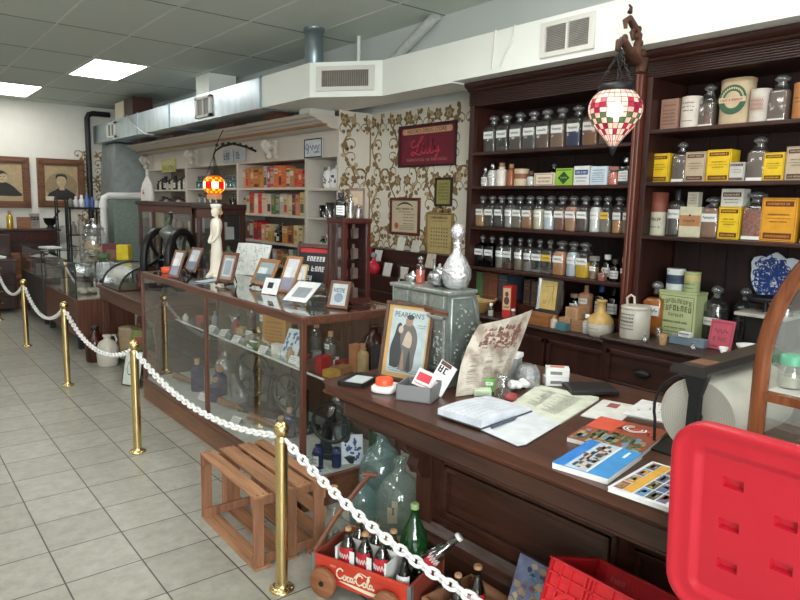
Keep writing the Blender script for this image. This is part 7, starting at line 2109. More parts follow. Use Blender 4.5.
t = T('green_bottle', 'tall green glass bottle with slim neck standing in the red wagon', 'bottle', wloc(.385, .225, zw), 0)
P('glass_body', MB().lathe([(.05, 0), (.06, .01), (.062, .10), (.062, .17), (.055, .205), (.036, .245), (.02, .28), (.015, .31), (.017, .312), (.017, .335)], 26), G_green, t)
P('lemonade', MB().lathe([(.046, .004), (.057, .012), (.058, .15)], 22), col(24, 110, 50), t)
P('cap', MB().lathe([(.0185, .318), (.0185, .34), (.015, .343)], 16), M_green_cap, t)
P('paper_band', MB().lathe([(.0625, .125), (.0625, .13)], 24, caps=False), M_paper, t)
coke('dark bottle with white label standing in the near corner of the wagon', wloc(.432, .065, zw), WR, M_paper, gl=G_dark)
coke('clear bottle with red label and white cap leaning over the wagon end', wloc(.425, .150, zw+.075), WR, REDL, rot=(-.1, .85, WR+.35), full=False, clear=True, k=1.25)

# ================================================================ plank box with two bottles, printed board, red plastic crate and lid
t = T('plank_box', 'low old wooden box behind the wagon holding two cola bottles', 'box', (1.645, 1.585, 0), 0)
bw, bl, bz = .285, .265, .105
P('side_board', MB().box(0, .012, 0, bl, .012, bz), M_crate, t); P('side_board', MB().box(bw-.012, bw, 0, bl, .012, bz), M_crate, t)
P('end_board', MB().box(.012, bw-.012, 0, .012, .012, bz), M_crateZ, t); P('end_board', MB().box(.012, bw-.012, bl-.012, bl, .012, bz), M_crateZ, t)
P('floor_board', MB().box(0, bw, 0, bl, 0, .012), M_crate, t)
coke('cola bottle with cork-coloured cap standing in the plank box', (1.815, 1.705, .0125), -1.1, col(176, 40, 50), full=True, k=1.15)
coke('shorter cola bottle standing in the plank box', (1.745, 1.745, .0125), -1.1, M_black, full=True)
t = T('printed_board', 'blue-purple printed board with bottle pictures leaning beside the red crate', 'printed board', (1.785, 1.44, .004), FACE, None, (-.34, 0, FACE))
b = MB().box(-.125, .125, 0, .012, 0, .355)
P('board', b, mat('board_print', rgb(110, 118, 150), .5, var=.4, nscale=22), t)
m = MB(); R = random.Random(12)
for k in range(110):
    x, z = R.uniform(-.105, .095), R.uniform(.02, .33); a = R.uniform(-.8, .8); l, w = R.uniform(.03, .08), R.uniform(.008, .018)
    m.m = R.randrange(5)
    if k % 5 == 0: m.oval(x, z, w, w, -.0005-.0001*(k % 7), 10)
    else: m.poly([(x-w*math.cos(a), z-w*math.sin(a)), (x+w*math.cos(a), z+w*math.sin(a)), (x+w*math.cos(a)-l*math.sin(a)*.6, z+w*math.sin(a)+l*.3), (x-w*math.cos(a)-l*math.sin(a)*.6, z-w*math.sin(a)+l*.3)], -.0005-.0001*(k % 7))
P('print', m, [col(156, 136, 110), col(110, 150, 176), col(122, 76, 92), col(176, 160, 130), col(52, 56, 92)], t)
# red ribbed crate
def milk_crate(label, loc, rot):
    t = T('plastic_crate', label, 'crate', loc, 0, None, rot)
    w, l, h = .30, .34, .265
    f = MB()
    # side facing the aisle and the opposite one: lattice of ribs with a round emblem
    def lattice(x0, x1):
        for z in (0, .06, .12, .17, .215, h-.008): f.box(x0, x1, 0, l, z, z+.007)
        for y in (0, .05, .10, .165, .18, .195, .25, .29, l-.007): f.box(x0, x1, y, y+.007, 0, h)
    lattice(0, .014); P('lattice', f, M_redcrate, t)
    f = MB(); lattice(w-.014, w); P('lattice', f, M_redcrate, t)
    P('inner_wall', MB().box(.009, .013, .012, l-.012, .01, h-.004), M_redcrate, t); P('inner_wall', MB().box(w-.013, w-.009, .012, l-.012, .01, h-.004), M_redcrate, t)
    P('end_wall', MB().box(0, w, l-.008, l, 0, h), M_redcrate, t); P('end_wall', MB().box(0, w, 0, .008, 0, h), M_redcrate, t)
    P('rim', MB().box(-.004, .016, -.004, l+.004, h-.008, h).box(w-.016, w+.004, -.004, l+.004, h-.008, h).box(-.004, w+.004, l-.014, l+.004, h-.008, h).box(-.004, w+.004, -.004, .014, h-.008, h), M_redcrate, t, .002)
    P('floor', MB().box(.01, w-.01, .008, l-.008, 0, .008), M_redcrate, t)
    m = MB(); m.M = Matrix.Translation((-.003, .30, .12)) @ Matrix.Rotation(PI/2, 4, 'Z')
    m.M = Matrix.Translation((-.004, .23, .115)) @ Matrix.Rotation(-PI/2, 4, 'Z')
    m.ring(0, 0, .052, .066, 0, 32); m.ring(0, 0, .066, .067, .006, 32)
    P('emblem_ring', m, M_redcrate, t)
    m = MB(); m.M = Matrix.Translation((w-.0145, .24, .21)) @ Matrix.Rotation(-PI/2, 4, 'Z'); m.words(-.03, .04, 0, .018, 0)
    P('moulded_mark', m, col(232, 110, 110), t)
    return t
ry = .35
ht = .265
fx, fz = 1.70, .532        # front top edge
ox_ = fx - (ht*math.sin(ry)); oz_ = fz - ht*math.cos(ry)
milk_crate('red ribbed plastic crate tilted against the counter front', (ox_, .925, oz_), (0, ry, 0))
S('support_box', MB().box(0, .24, 0, .34, 0, .18), M_plank, 'plain wooden box on the floor under the tilted red crate', 'box', (1.62, .925, 0))
S('storage_tote', MB().box(0, .2, 0, .53, 0, .73), col(90, 92, 96), 'grey storage tote below the frame carrying the red lid', 'tote', (1.36, .12, 0), bevel=.01)
# red tote lid
t = T('tote_lid', 'bright red plastic tote lid standing on edge against the counter', 'lid', (1.463, .748, .735), 0, None, None)
t.rotation_euler = (0.07, 0, FACE)
t.rotation_mode = 'XYZ'
lw, lh = .62, .475
def rrect(i, y, r, n=7):
    x0, x1, z0, z1 = i, lw-i, i, lh-i; r = max(r-i, .004); p = []
    for (cx, cz, a0) in ((x1-r, z1-r, 0), (x0+r, z1-r, 90), (x0+r, z0+r, 180), (x1-r, z0+r, 270)):
        for k in range(n+1):
            a = math.radians(a0+90*k/n); p.append((cx+r*math.cos(a), y, cz+r*math.sin(a)))
    return p
loops = [(0, .028), (0, .004), (.003, .0), (.016, .0), (.02, .003), (.036, .006), (.05, .004), (.058, .006), (.066, .014), (.074, .016)]
b = MB(); pv = None; N = None
vs = []; fs = []
for (i, y) in loops:
    p = rrect(i, y, .085); N = len(p); vs += p
for q in range(len(loops)-1):
    for k in range(N): fs.append((q*N+k, q*N+(k+1) % N, (q+1)*N+(k+1) % N, (q+1)*N+k))
b.add(vs, fs, True)
# recessed panel with pockets
ix0, ix1, iz0, iz1, yp = .10, lw-.10, .10, lh-.10, .016
last = vs[-N:]
def clampin(p): return (min(max(p[0], ix0), ix1), yp, min(max(p[2], iz0), iz1))
inn = [clampin(p) for p in last]
b.add(last + inn, [(k, (k+1) % N, N+(k+1) % N, N+k) for k in range(N)])
pk = []
for (cx, cz) in ((.14, .347), (.136, .245), (.252, .297), (.138, .146), (.25, .196), (.252, .395), (.366, .347), (.366, .245), (.366, .146), (.48, .297), (.48, .196)):
    if iz0+.02 < cz < iz1-.015 and cx < ix1-.03: pk.append((max(cx-.023, ix0+.004), cx+.023, cz-.0125, cz+.0125))
xs = sorted(set([ix0, ix1] + [v for p in pk for v in p[:2]])); zs_ = sorted(set([iz0, iz1] + [v for p in pk for v in p[2:]]))
for xa, xb in zip(xs, xs[1:]):
    for za, zb_ in zip(zs_, zs_[1:]):
        xm, zm = (xa+xb)/2, (za+zb_)/2
        if any(p[0] < xm < p[1] and p[2] < zm < p[3] for p in pk): continue
        b.add([(xa, yp, za), (xb, yp, za), (xb, yp, zb_), (xa, yp, zb_)], [(0, 1, 2, 3)])
for (xa, xb, za, zb_) in pk:
    d = .016; e = .002
    o_ = [(xa, yp, za), (xb, yp, za), (xb, yp, zb_), (xa, yp, zb_)]; i_ = [(xa+e, yp+d, za+e*2.2), (xb-e, yp+d, za+e*2.2), (xb-e, yp+d, zb_-e), (xa+e, yp+d, zb_-e)]
    b.add(o_+i_, [(0, 1, 5, 4), (1, 2, 6, 5), (2, 3, 7, 6), (3, 0, 4, 7), (4, 5, 6, 7)])
P('lid_shell', b, M_red, t)
bk = [(x, y+.003, z) for (x, y, z) in rrect(.003, .026, .085)]
b = MB(); b.add(bk, [tuple(range(len(bk)))])
P('underside', b, M_red, t)
b = MB().box(.28, .36, -.001, .004, lh-.016, lh-.006)
P('latch_tab', b, M_red, t, .002)

# ================================================================ table, cases and clutter beyond the display case
t = T('side_table', 'brown wooden table beyond the display case carrying a curved glass case', 'table', (1.86, 5.68, 0))
P('top', MB().box(0, .72, 0, 1.85, .73, .76), M_case, t, .006)
P('apron', MB().box(.03, .69, .03, 1.82, .61, .73), M_case, t)
for (x, y) in ((.04, .05), (.04, 1.74), (.62, .05), (.62, 1.74)): P('leg', MB().box(x, x+.06, y, y+.06, 0, .61), M_caseZ, t, .004)
P('back_board', MB().box(.66, .68, .1, 1.75, .05, .61), M_back, t)
P('lower_shelf', MB().box(.1, .66, .1, 1.75, .04, .06), M_mahogY, t)
zt = .7605
t = T('curved_glass_case', 'small quarter-round glass case on the brown table', 'glass case', (1.90, 6.80, zt))
q = [(.30*(1-math.cos(PI/2*k/12)), .24*math.sin(PI/2*k/12)) for k in range(13)]
b = MB()
vs = []
for (x, z) in q: vs += [(x, 0, z), (x, .62, z)]
b.add(vs, [(2*k, 2*k+1, 2*k+3, 2*k+2) for k in range(12)], True)
b.add([(.30, 0, .24), (.30, .62, .24), (.42, .62, .24), (.42, 0, .24)], [(0, 1, 2, 3)])
P('curved_glass', b, glass('curved_pane', (.8, .86, .87, 1), .28, .6, .12), t)
for y in (0, .61):
    b = MB().tube([(x, y+.005, z) for x, z in q] + [(.42, y+.005, .24), (.42, y+.005, 0)], .011, 8)
    P('end_frame', b, M_black, t)
P('base_board', MB().box(-.01, .44, -.01, .63, 0, .016), M_mahogY, t, .003)
S('wood_carving', MB().lathe([(.03, 0), (.035, .02), (.015, .04), (.03, .08), (.036, .12), (.018, .15), (.022, .18), (.002, .2)], 18), M_mahog_red, 'small turned dark wood piece inside the curved glass case', 'ornament', (2.15, 6.98, zt+.0165))
# grinder
t = T('coffee_grinder', 'antique black grinder with two big spoked flywheels behind the display case', 'coffee grinder', (2.26, 6.36, zt), .75)
def fly(y):
    w = MB(); w.M = Matrix.Translation((0, y, .34)) @ Matrix.Rotation(PI/2, 4, 'X')
    R0 = .31
    w.lathe([(R0-.06, -.02), (R0-.05, -.03), (R0-.01, -.03), (R0, -.022), (R0, .022), (R0-.01, .03), (R0-.05, .03), (R0-.06, .02), (R0-.06, -.02)], 48, caps=False)
    for k in range(6):
        a0 = 2*PI*k/6
        w.tube([(.04*math.cos(a0), .04*math.sin(a0), 0), (.18*math.cos(a0+.22), .18*math.sin(a0+.22), 0), (.28*math.cos(a0+.1), .28*math.sin(a0+.1), 0)], [.022, .016, .018], 8)
    w.cyl((0, 0, -.03), (0, 0, .03), .055)
    return w
P('flywheel', fly(-.12), M_iron, t); P('flywheel', fly(.12), M_iron, t)
P('axle', MB().cyl((0, -.15, .34), (0, .15, .34), .02), M_steel, t)
P('mill_body', MB().lathe([(.09, .0), (.095, .04), (.05, .12), (.05, .3), (.06, .36), (.05, .44), (.04, .5)], 24), M_iron, t)
P('hopper', MB().lathe([(.04, .5), (.07, .56), (.10, .60), (.095, .62), (.06, .65), (.03, .665), (.02, .68)], 24), mat('hopper_metal', rgb(130, 132, 130), .35, .6, var=.15), t)
P('lever', MB().tube([(.01, 0, .67), (.05, 0, .76), (.03, 0, .80)], [.012, .014, .02], 8), M_iron, t)
# things under the table
t = T('stoneware_jug', 'pale stoneware jug standing on the floor under the brown table', 'jug', (1.80, 6.93, 0))
P('jug_body', MB().lathe([(.085, 0), (.1, .015), (.105, .1), (.105, .18), (.08, .24), (.035, .27), (.034, .29), (.045, .3), (.045, .315), (.025, .315)], 28), M_stone, t)
P('handle', MB().tube([(.03, .02, .3), (.08, .03, .3), (.1, .035, .25), (.09, .03, .22)], .011, 8), M_stone, t)
t = T('brown_crock', 'dark brown glazed crock next to the pale stoneware jug', 'jug', (1.745, 7.18, 0))
P('jug_body', MB().lathe([(.085, 0), (.095, .015), (.098, .2), (.08, .26), (.04, .3), (.036, .34), (.042, .36), (.03, .36)], 28), M_brownglaze, t)
P('collar', MB().lathe([(.036, .335), (.046, .345), (.046, .365), (.03, .37)], 20), M_black, t)
S('round_canister', MB().lathe([(.11, 0), (.115, .01), (.115, .3), (.11, .32), (.04, .33)], 26), col(150, 130, 100), 'tan round canister under the table behind the stoneware jug', 'canister', (2.02, 6.9, .0605))
t = T('painted_pot', 'green and red painted pot under the table', 'pot', (2.0, 6.45, .0605))
P('stand', MB().box(-.13, .13, -.13, .13, 0, .16), M_crate, t)
P('pot_body', MB().lathe([(.07, .161), (.1, .2), (.11, .28), (.09, .36), (.1, .38)], 26), col(120, 130, 78), t)
P('painting', MB().lathe([(.1105, .24), (.1125, .28), (.1065, .31)], 8, caps=False, a0=-2.6, a1=-1.6), col(150, 70, 60), t)
S('dark_wreath', MB().tube([(.0, .08*math.cos(2*PI*k/20), .08*math.sin(2*PI*k/20)+.02) for k in range(20)], .03, 8, closed=True), col(92, 44, 44), 'dark red ring-shaped thing on top of the painted pot', 'wreath', (2.0, 6.45, .452))
t = S('framed_card', MB().at((0, 0, 0), (-.2, 0, 0)).box(-.11, .11, 0, .008, 0, .33), [M_black], 'white card with drawing in a thin dark frame leaning by the display case', 'picture', (1.74, 6.0, .003), -1.1)
m = MB().at((0, 0, 0), (-.2, 0, 0)); m.strip(-.1, .1, .01, .32, -.001); m.m = 1
for k in range(3): m.ring(-.03+.03*k, .16+.04*k, .03, .036, -.0015, 20, 1.8)
P('drawing', m, [col(206, 210, 204), col(96, 120, 104)], t)

# ================================================================ far glass cases
def floor_case(label, x0, y0, w, d, zb, zt, ztone):
    t = T('floor_showcase', label, 'display case', (x0, y0, 0))
    for (x, y) in ((.02, .03), (w-.08, .03), (.02, d-.09), (w-.08, d-.09)): P('leg', MB().box(x, x+.06, y, y+.06, 0, .14), M_black, t)
    P('base', MB().box(0, w, 0, d, .14, zb), ztone, t, .005)
    P('deck', MB().box(.01, w-.01, .01, d-.01, zb, zb+.006), M_shelfin, t)
    P('glass_box', MB().box(.004, w-.004, .004, d-.004, zb+.007, zt-.012), G_pane, t)
    P('top_glass', MB().box(-.005, w+.005, -.005, d+.005, zt-.011, zt), G_top, t)
    e = MB()
    for (x, y) in ((0, 0), (w-.012, 0), (0, d-.012), (w-.012, d-.012)): e.box(x, x+.012, y, y+.012, zb, zt-.012)
    P('corner_strip', e, M_black, t)
    P('inner_shelf', MB().box(.2, w-.02, .02, d-.02, zb+(zt-zb)*.5, zb+(zt-zb)*.5+.006), glass('shelf_glass', (.8, .88, .85, 1), .35, .6, .2), t)
    return t
floor_case('glass-topped display case with brown wooden end holding the big lidded jar', 1.72, 7.80, .62, 1.62, .56, .985, wood('case_end_wood', rgb(84, 50, 38), rgb(118, 74, 56), .4, 'Z'))
floor_case('farther dark-panelled glass counter case behind the first one', 1.72, 9.62, .62, 1.5, .62, .985, col(62, 54, 52))
ztc = .9855
t = T('candy_jar', 'big clear glass jar with knobbed lid on the glass case', 'jar', (2.13, 8.62, ztc))
P('jar_body', MB().lathe([(.11, 0), (.14, .015), (.155, .08), (.155, .22), (.13, .29), (.115, .305), (.12, .315)], 30), glass('jar_glass', (.93, .95, .95, 1), .16, .6, .06, .12, (.5, .52, .52, 1)), t)
P('lid', MB().lathe([(.128, .316), (.125, .33), (.08, .37), (.03, .385), (.025, .4), (.045, .42), (.03, .445), (.001, .45)], 26), G_frost, t)
b = MB(); R = random.Random(9)
for k in range(22): b.ball((R.uniform(-.08, .08), R.uniform(-.08, .08), .04+.12*R.random()), R.uniform(.025, .04), 7, 5, 1.1, 1, .8)
P('contents', b, mat('candy', rgb(206, 176, 132), .6, var=.25, nscale=12), t)
S('yellow_tin', MB().box(-.07, .07, -.05, .05, 0, .17), col(222, 196, 40), 'yellow tin at the right end of the glass case', 'tin', (2.28, 7.92, ztc), -.7, bevel=.004)
S('green_ornament', MB().ball((0, 0, .035), .05, 10, 8, 1.4, 1, .7).ball((.05, 0, .07), .025, 8, 6), M_leaf, 'small green ornament beside the yellow tin', 'ornament', (2.06, 7.95, ztc))
S('dark_red_box', MB().box(-.08, .08, -.06, .06, 0, .16), col(104, 40, 46), 'dark red box behind the big lidded jar', 'box', (2.25, 8.35, ztc), -.5)
S('brown_block', MB().box(-.05, .05, -.05, .05, 0, .1), col(120, 80, 62), 'small brown box between jar and yellow tin', 'box', (2.2, 8.12, ztc), -.4)
S('stem_dish', MB().lathe([(.05, 0), (.015, .015), (.012, .05), (.06, .08), (.075, .1), (.07, .1), (.01, .06)], 20), M_stone, 'pale dish inside the glass case with the brown end', 'dish', (2.0, 7.98, .5665))
b = MB(); R = random.Random(4)
for k in range(8): b.ball((R.uniform(-.07, .07), R.uniform(-.1, .1), .03+.02*R.random()), R.uniform(.03, .045), 8, 6, 1.2, 1, .7)
S('linen_bundle', b, M_stone, 'pale crumpled bundle on the floor of the brown-ended glass case', 'bundle', (1.95, 8.3, .5665))
for k, (x, y, c) in enumerate(((2.0, 8.7, (150, 150, 140)), (2.1, 9.0, (110, 90, 80)), (1.95, 9.2, (170, 164, 150)), (1.95, 10.0, (196, 196, 190)), (2.05, 10.4, (130, 110, 96)), (1.95, 10.8, (170, 166, 160)))):
    S('displayed_box', MB().box(-.06, .06, -.09, .09, 0, .08), col(*c), ('grey box in the middle of the nearer far glass case', 'brown box towards the back of the nearer far glass case', 'pale box at the far end of the nearer far glass case', 'white box at the near end of the farther dark glass case', 'brown box in the middle of the farther dark glass case', 'pale box at the far end of the farther dark glass case')[k], 'box', (x, y, .5665 if k < 3 else .6265), .2)
S('paper_pad', MB().box(-.1, .1, -.14, .14, 0, .012), M_paper, 'pale pad of paper lying on top of the farther glass case', 'paper', (1.95, 10.2, ztc), .2)

# ================================================================ dark glass-fronted cabinets behind the grinder
def glass_cabinet(label, x0, y0, d, w, h, stiles, arch=False):
    t = T('china_cabinet', label, 'cabinet', (x0, y0, 0))
    P('base', MB().box(0, d, 0, w, 0, .75), M_mahog, t)
    P('back_panel', MB().box(d-.02, d, 0, w, .75, h-.05), M_back, t)
    P('top', MB().box(-.03, d, -.03, w+.03, h-.05, h), M_mahogY, t, .006)
    for y in stiles: P('stile', MB().box(0, .04, y, y+.05, .75, h-.05), M_cherry, t, .003)
    for y in (0, w-.02): P('side_frame', MB().box(.04, d-.02, y, y+.02, .75, .8).box(.04, d-.02, y, y+.02, h-.1, h-.05).box(d-.06, d-.02, y, y+.02, .8, h-.1), M_mahog, t)
    P('header', MB().box(-.004, .03, stiles[0], stiles[-1]+.05, h-.14, h-.05), M_mahog_red, t, .004)
    for a, c_ in zip(stiles, stiles[1:]): P('pane', MB().quad((.02, a+.05, .75), (.02, c_, .75), (.02, c_, h-.14), (.02, a+.05, h-.14)), G_clear, t)
    for y in (.008, w-.008): P('pane', MB().quad((.05, y, .8), (d-.03, y, .8), (d-.03, y, h-.1), (.05, y, h-.1)), G_clear, t)
    for z in (1.05, 1.3): P('shelf', MB().box(.05, d-.025, .02, w-.02, z, z+.008), glass('shelf_glass', (.8, .88, .85, 1), .35, .6, .2), t)
    P('deck', MB().box(.01, d-.02, .01, w-.01, .75, .76), M_mahogY, t)
    return t
glass_cabinet('wide dark red glass-fronted cabinet behind the flywheels with a carved header', 2.95, 7.56, .42, 1.95, 1.655, [0, 1.36, 1.9])
glass_cabinet('narrow dark glass-fronted cabinet behind the white statue', 2.66, 6.08, .26, .66, 1.65, [0, .55])
k = 0
for (y0, n, nm_) in ((7.7, 8, 'wide'), (6.18, 3, 'narrow')):
    for j in range(n):
        for z in (.7605, 1.0585, 1.3085):
            if (j+int(z*10)) % 4 == 3: continue
            k += 1
            c = ((196, 188, 150), (150, 170, 120), (186, 186, 180), (110, 80, 66), (206, 196, 176), (150, 110, 96))[k % 6]
            hh = .12+.02*(k % 4)
            S('cabinet_bottle' if k % 2 else 'cabinet_box', MB().lathe([(.04, 0), (.045, .01), (.045, hh*.65), (.016, hh*.8), (.016, hh), (.02, hh)], 14) if k % 2 else MB().box(-.045, .045, -.04, .04, 0, hh), col(*c),
              '%s %s in the %s dark cabinet, %s shelf, %s from the right' % (('tan', 'green', 'pale grey', 'brown', 'cream', 'rosy')[k % 6], 'bottle' if k % 2 else 'box', nm_, {.7605: 'lowest', 1.0585: 'middle', 1.3085: 'top'}[z], ('first', 'second', 'third', 'fourth', 'fifth', 'sixth', 'seventh', 'eighth')[j]),
              'bottle' if k % 2 else 'box', (3.10 if n == 8 else 2.78, y0+j*(.21 if n == 8 else .16), z), 0, 'goods in the dark glass cabinets')

# ================================================================ stand of red perfume things below the wallpaper
t = T('display_stand', 'dark tiered wooden stand of small cards below the framed certificate', 'stand', (3.72, 4.15, 0))
P('table', MB().box(0, .44, 0, 1.5, .0, .86), M_mahogY, t)
for k, (x, z) in enumerate(((.1, 1.0), (.2, 1.12), (.3, 1.24))): P('tier', MB().box(x, .44, 0, 1.5, z-.14 if k else .86, z), M_mahogY, t)
for k, (y, x, z, c) in enumerate(((5.3, 3.97, 1.12, (214, 214, 210)), (5.05, 4.06, 1.24, (220, 218, 206)), (4.82, 4.06, 1.24, (206, 200, 186)), (5.0, 3.86, 1.0, (216, 216, 214)), (4.75, 3.86, 1.0, (214, 210, 200)), (4.5, 3.97, 1.12, (196, 186, 170)))):
    S('display_card', MB().at((0, 0, 0), (-.25, 0, 0)).box(-.06, .06, 0, .004, 0, .11+.02*(k % 2)), col(*c), 'small pale card on the dark tiered stand, ' + ('farthest left', 'top tier left', 'top tier right', 'front left', 'front right', 'rightmost')[k], 'card', (x, y, z+.001), FACE, 'cards on the tiered stand')
for k, (y, x, z, s) in enumerate(((5.2, 3.86, 1.0005, 1.0), (5.48, 3.97, 1.1205, 1.1))):
    t = T('perfume_bottle', ('round cranberry red glass perfume bottle on the tiered stand, front one', 'round red glass perfume bottle at the left of the tiered stand')[k], 'bottle', (x, y, z), 0, None)
    P('glass_body', MB().lathe([(.03*s, 0), (.05*s, .015*s), (.068*s, .06*s), (.055*s, .1*s), (.022*s, .13*s), (.016*s, .16*s)], 22), mat('cranberry', rgb(206, 44, 66), .12, var=.15), t)
    P('stopper', MB().ball((0, 0, .185*s), .03*s, 12, 8), col(140, 160, 176, .2), t)
S('metal_post', MB().lathe([(.03, 0), (.012, .02), (.012, .26), (.018, .27)], 14), M_steel, 'thin metal post on the tiered stand', 'post', (3.8, 4.72, .861))
for k, (y, c) in enumerate(((4.62, (176, 96, 90)), (4.45, (206, 206, 208)), (4.3, (150, 130, 110)))):
    bottle('small vial', 3.78, y, .861, .05, .13, 'round', G_frost, .6, col(*c), None, 'glass')['label'] = ('small rosy vial on the front of the tiered stand', 'small clear vial on the front of the tiered stand', 'small amber vial on the front of the tiered stand')[k]

# ================================================================ far wall: portraits, back counter, desk
def portrait(label, x0, x1, z0, z1, draw, mats):
    w, h = x1-x0, z1-z0
    t = T('framed_portrait', label, 'portrait', ((x0+x1)/2, WY-.02, z0), 0, None, (.03, 0, 0))
    f = MB()
    for (i, y, th) in ((0, -.045, .035), (.035, -.055, .05), (.085, -.04, .03)):
        for (a, b_, c_, d_) in ((-w/2+i, w/2-i, i, i+th), (-w/2+i, w/2-i, h-i-th, h-i), (-w/2+i, -w/2+i+th, i, h-i), (w/2-i-th, w/2-i, i, h-i)): f.box(a, b_, y, -.01, c_, d_)
    P('frame', f, wood('portrait_oak', rgb(92, 58, 38), rgb(136, 92, 62), .4, 'X'), t, .004)
    b = MB().box(-w/2+.11, w/2-.11, -.02, -.012, .11, h-.11)
    b.m = 1; draw(b, w, h); P('photograph', b, mats, t)
    return t
def soldier(b, w, h):
    c = h*.5
    b.m = 4; b.oval(0, .36, .25, .24, -.0202, 24)
    b.m = 1; b.poly(smooth([(-.24, .14), (-.2, .24), (-.1, .3), (-.05, .33), (.06, .33), (.13, .29), (.22, .22), (.24, .14), (-.24, .14)], 4)[:-1], -.0205)
    b.m = 2; b.oval(0, .45, .075, .1, -.0212, 20); b.poly([(-.035, .3), (.045, .3), (.04, .38), (-.03, .38)], -.0208)
    b.m = 1; b.poly(smooth([(-.085, .47), (-.08, .55), (0, .575), (.08, .55), (.085, .47), (.06, .52), (0, .535), (-.06, .52), (-.085, .47)], 4)[:-1], -.0218)
    b.m = 5
    for s in (-1, 1): b.oval(s*.028, .462, .011, .005, -.0219, 8); b.strip(s*.028-.016, s*.028+.016, .476, .480, -.0219)
    b.strip(-.02, .02, .40, .404, -.0219); b.strip(-.006, .006, .424, .428, -.0219)
    b.m = 3; b.strip(-.26, -.12, .12, .19, -.0219)
def elder(b, w, h):
    b.m = 1; b.poly(smooth([(-.2, .2), (-.16, .34), (-.02, .42), (.1, .38), (.2, .28), (.24, .2), (-.2, .2)], 4)[:-1], -.0205)
    b.m = 2; b.oval(-.02, .5, .07, .09, -.0212, 20); b.m = 1; b.poly(smooth([(-.1, .52), (-.07, .6), (0, .6), (.06, .54), (0, .56), (-.1, .52)], 4)[:-1], -.0218)
    for s in (-1, 1): b.oval(-.02+s*.026, .51, .011, .006, -.0219, 8)
    b.strip(-.045, .005, .455, .46, -.0219)
pm = [col(176, 154, 118), col(44, 42, 42), col(190, 168, 134), col(214, 206, 186), col(150, 130, 100), col(104, 88, 70)]
portrait('oak-framed portrait of a person in dark high-collared uniform on the far wall', 2.27, 3.02, 1.505, 2.335, soldier, pm)
portrait('oak-framed portrait cut by the left picture edge on the far wall', 1.40, 2.165, 1.49, 2.33, elder, pm)
t = T('back_counter', 'long dark wooden back counter under the portraits', 'counter', (.2, 12.15, 0))
P('body', MB().box(0, 2.25, .06, .53, 0, 1.12), M_mahogY, t)
P('top', MB().box(-.02, 2.3, 0, .53, 1.12, 1.155), M_mahogY, t, .006)
P('upper_rail', MB().box(0, 2.25, .03, .06, .98, 1.1), M_cherry, t)
for k in range(5): P('panel', MB().box(.06+.44*k, .44+.44*k, .04, .062, .1, .9), M_mahog, t, .004)
zb_ = 1.1555
bottle('bright yellow bottle on the back counter below the left portrait', 1.79, 12.35, zb_, .1, .3, 'round', glass('yellow_glass', (.9, .8, .2, 1), .1, .5, .06), .98, col(216, 196, 30), None, 'cork', rz=0)
S('wooden_frame_box', MB().box(-.1, .1, -.04, .04, 0, .19), wood('box_brown', rgb(120, 80, 54), rgb(158, 112, 78), .5, 'X'), 'small brown wooden box on the back counter', 'box', (2.0, 12.4, zb_))
carton('grey printed packet with dark top on the back counter', 2.16, 12.38, zb_, .14, .25, .06, col(150, 140, 132), 'block', M_ink, 'packet', 'packet', rz=0)
t = T('mortar_and_pestle', 'black iron mortar with pestle on the back counter below the portraits', 'mortar', (2.385, 12.36, zb_))
P('mortar_bowl', MB().lathe([(.07, 0), (.06, .02), (.04, .04), (.09, .1), (.105, .17), (.115, .175), (.1, .175), (.05, .07)], 24), M_iron, t)
P('pestle', MB().tube([(.02, 0, .1), (.12, 0, .27), (.14, 0, .31)], [.018, .016, .026], 10), M_iron, t)
S('white_bowl', MB().lathe([(.05, 0), (.08, .05), (.075, .055), (.02, .06)], 20), M_plasticw, 'small white bowl right of the black mortar', 'bowl', (2.36+.2, 12.55, zb_-0.0))['label'] = 'small white bowl on the back counter right of the black mortar'
bottle('dark green bottle at the left edge of the back counter', 1.60, 12.35, zb_, .09, .2, 'round', G_green, .6, col(24, 60, 40), None, 'cork', rz=0)
# black framed etagere with little jars
t = T('wire_etagere', 'thin black-framed glass stand of small jars in front of the far wall', 'stand', (2.55, 11.75, 0))
w, d, h = .50, .30, 1.52
e = MB()
for (x, y) in ((0, 0), (w-.025, 0), (0, d-.025), (w-.025, d-.025)): e.box(x, x+.025, y, y+.025, 0, h)
for z in (.7, 1.06, h-.025):
    e.box(0, w, 0, .025, z, z+.025).box(0, w, d-.025, d, z, z+.025).box(0, .025, 0, d, z, z+.025).box(w-.025, w, 0, d, z, z+.025)
P('frame', e, M_black, t)
for z in (.724, 1.084, h): P('shelf', MB().box(.0, w, .0, d, z, z+.008), M_shelfin if z < h else M_black, t)
P('lower_cabinet', MB().box(.01, w-.01, .01, d-.01, .02, .68), M_mahog, t)
for k, (x, hh, c) in enumerate(((.06, .14, (120, 116, 110)), (.145, .18, (206, 206, 206)), (.23, .2, (226, 228, 232)), (.315, .22, (90, 120, 176)), (.39, .17, (74, 100, 156)), (.455, .12, (214, 214, 214)))):
    S('little_jar', MB().lathe([(.035, 0), (.04, .02), (.04, hh*.6), (.02, hh*.75), (.024, hh*.9), (.01, hh)], 16), col(*c, .3), ('grey', 'white', 'taller white', 'blue', 'deep blue', 'low white')[k] + ' jar on top of the black-framed stand', 'jar', (2.55+x, 11.9, h+.0085), 0, 'jars on the black-framed stand')
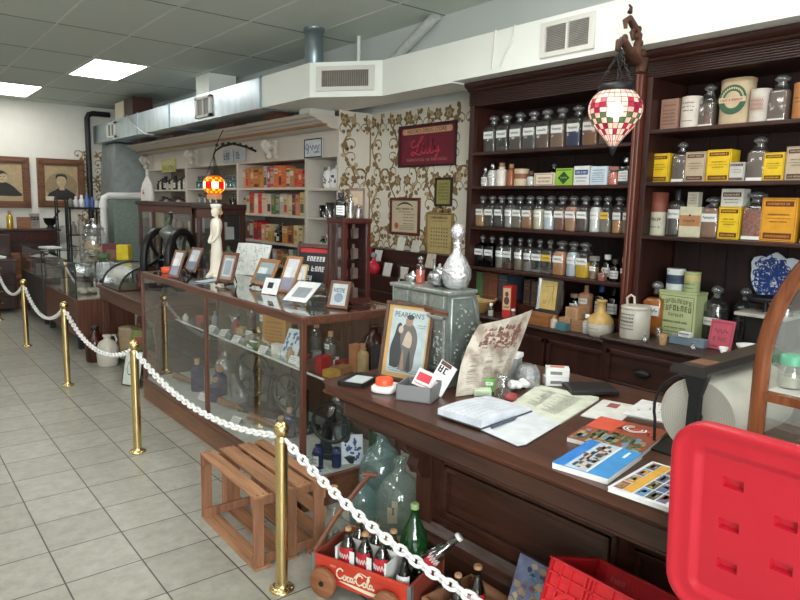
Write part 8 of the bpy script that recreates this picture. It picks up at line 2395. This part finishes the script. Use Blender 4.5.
for k, (x, hh, c) in enumerate(((.09, .2, (150, 140, 130)), (.2, .24, (176, 170, 160)), (.31, .18, (120, 96, 84)), (.41, .22, (164, 160, 156)))):
    S('little_bottle', MB().lathe([(.04, 0), (.045, .02), (.045, hh*.6), (.018, hh*.78), (.02, hh)], 16), col(*c, .4), 'bottle inside the black-framed stand, ' + ('far left', 'second', 'third', 'right')[k], 'bottle', (2.55+x, 11.9, 1.0925), 0, 'bottles in the black-framed stand')
t = T('dark_stool', 'small black wire stand left of the etagere', 'stand', (2.36, 11.7, 0))
e = MB()
for (x, y) in ((0, 0), (.15, 0), (0, .15), (.15, .15)): e.box(x, x+.02, y, y+.02, 0, 1.66)
e.box(0, .17, 0, .17, 1.66, 1.68)
P('frame', e, M_black, t)
# roll-top desk
t = T('pedestal_desk', 'dark wooden pedestal desk with drawers at the far left', 'desk', (.55, 11.0, 0))
P('pedestal', MB().box(.62, 1.08, 0, .7, .04, .74), M_mahogY, t)
P('pedestal', MB().box(0, .42, 0, .7, .04, .74), M_mahogY, t)
P('top', MB().box(-.03, 1.12, -.04, .74, .74, .78), M_mahogY, t, .006)
P('upper_case', MB().box(0, 1.1, .45, .74, .78, 1.1), M_mahog, t)
for k in range(4):
    dd = P('drawer', MB().box(.65, 1.05, -.02, .002, .06+.17*k, .21+.17*k), M_mahog, t, .004)
    P('pull', MB().box(.8, .9, -.035, -.02, .13+.17*k, .145+.17*k), M_brassy, dd)
t = T('open_book', 'open pale book lying on the dark desk', 'book', (1.33, 11.2, .7805), -.2)
for s in (-1, 1): P('page', MB().prism([(0, .006), (s*.1, .035), (s*.22, .012), (s*.22, .002), (0, .001)], 'Y', -.14, .14), M_paper, t)
t = T('desk_chair', 'brown wooden chair tucked beside the dark desk', 'chair', (1.83, 11.45, 0))
P('seat', MB().box(-.17, .12, -.2, .2, .44, .48), M_oak, t, .006)
for (x, y) in ((-.14, -.17), (.09, -.17), (-.14, .17), (.09, .17)): P('leg', MB().box(x-.018, x+.018, y-.018, y+.018, 0, .44), M_oak, t)
P('backrest', MB().box(-.17, .12, .17, .2, .48, .82), M_oak, t)
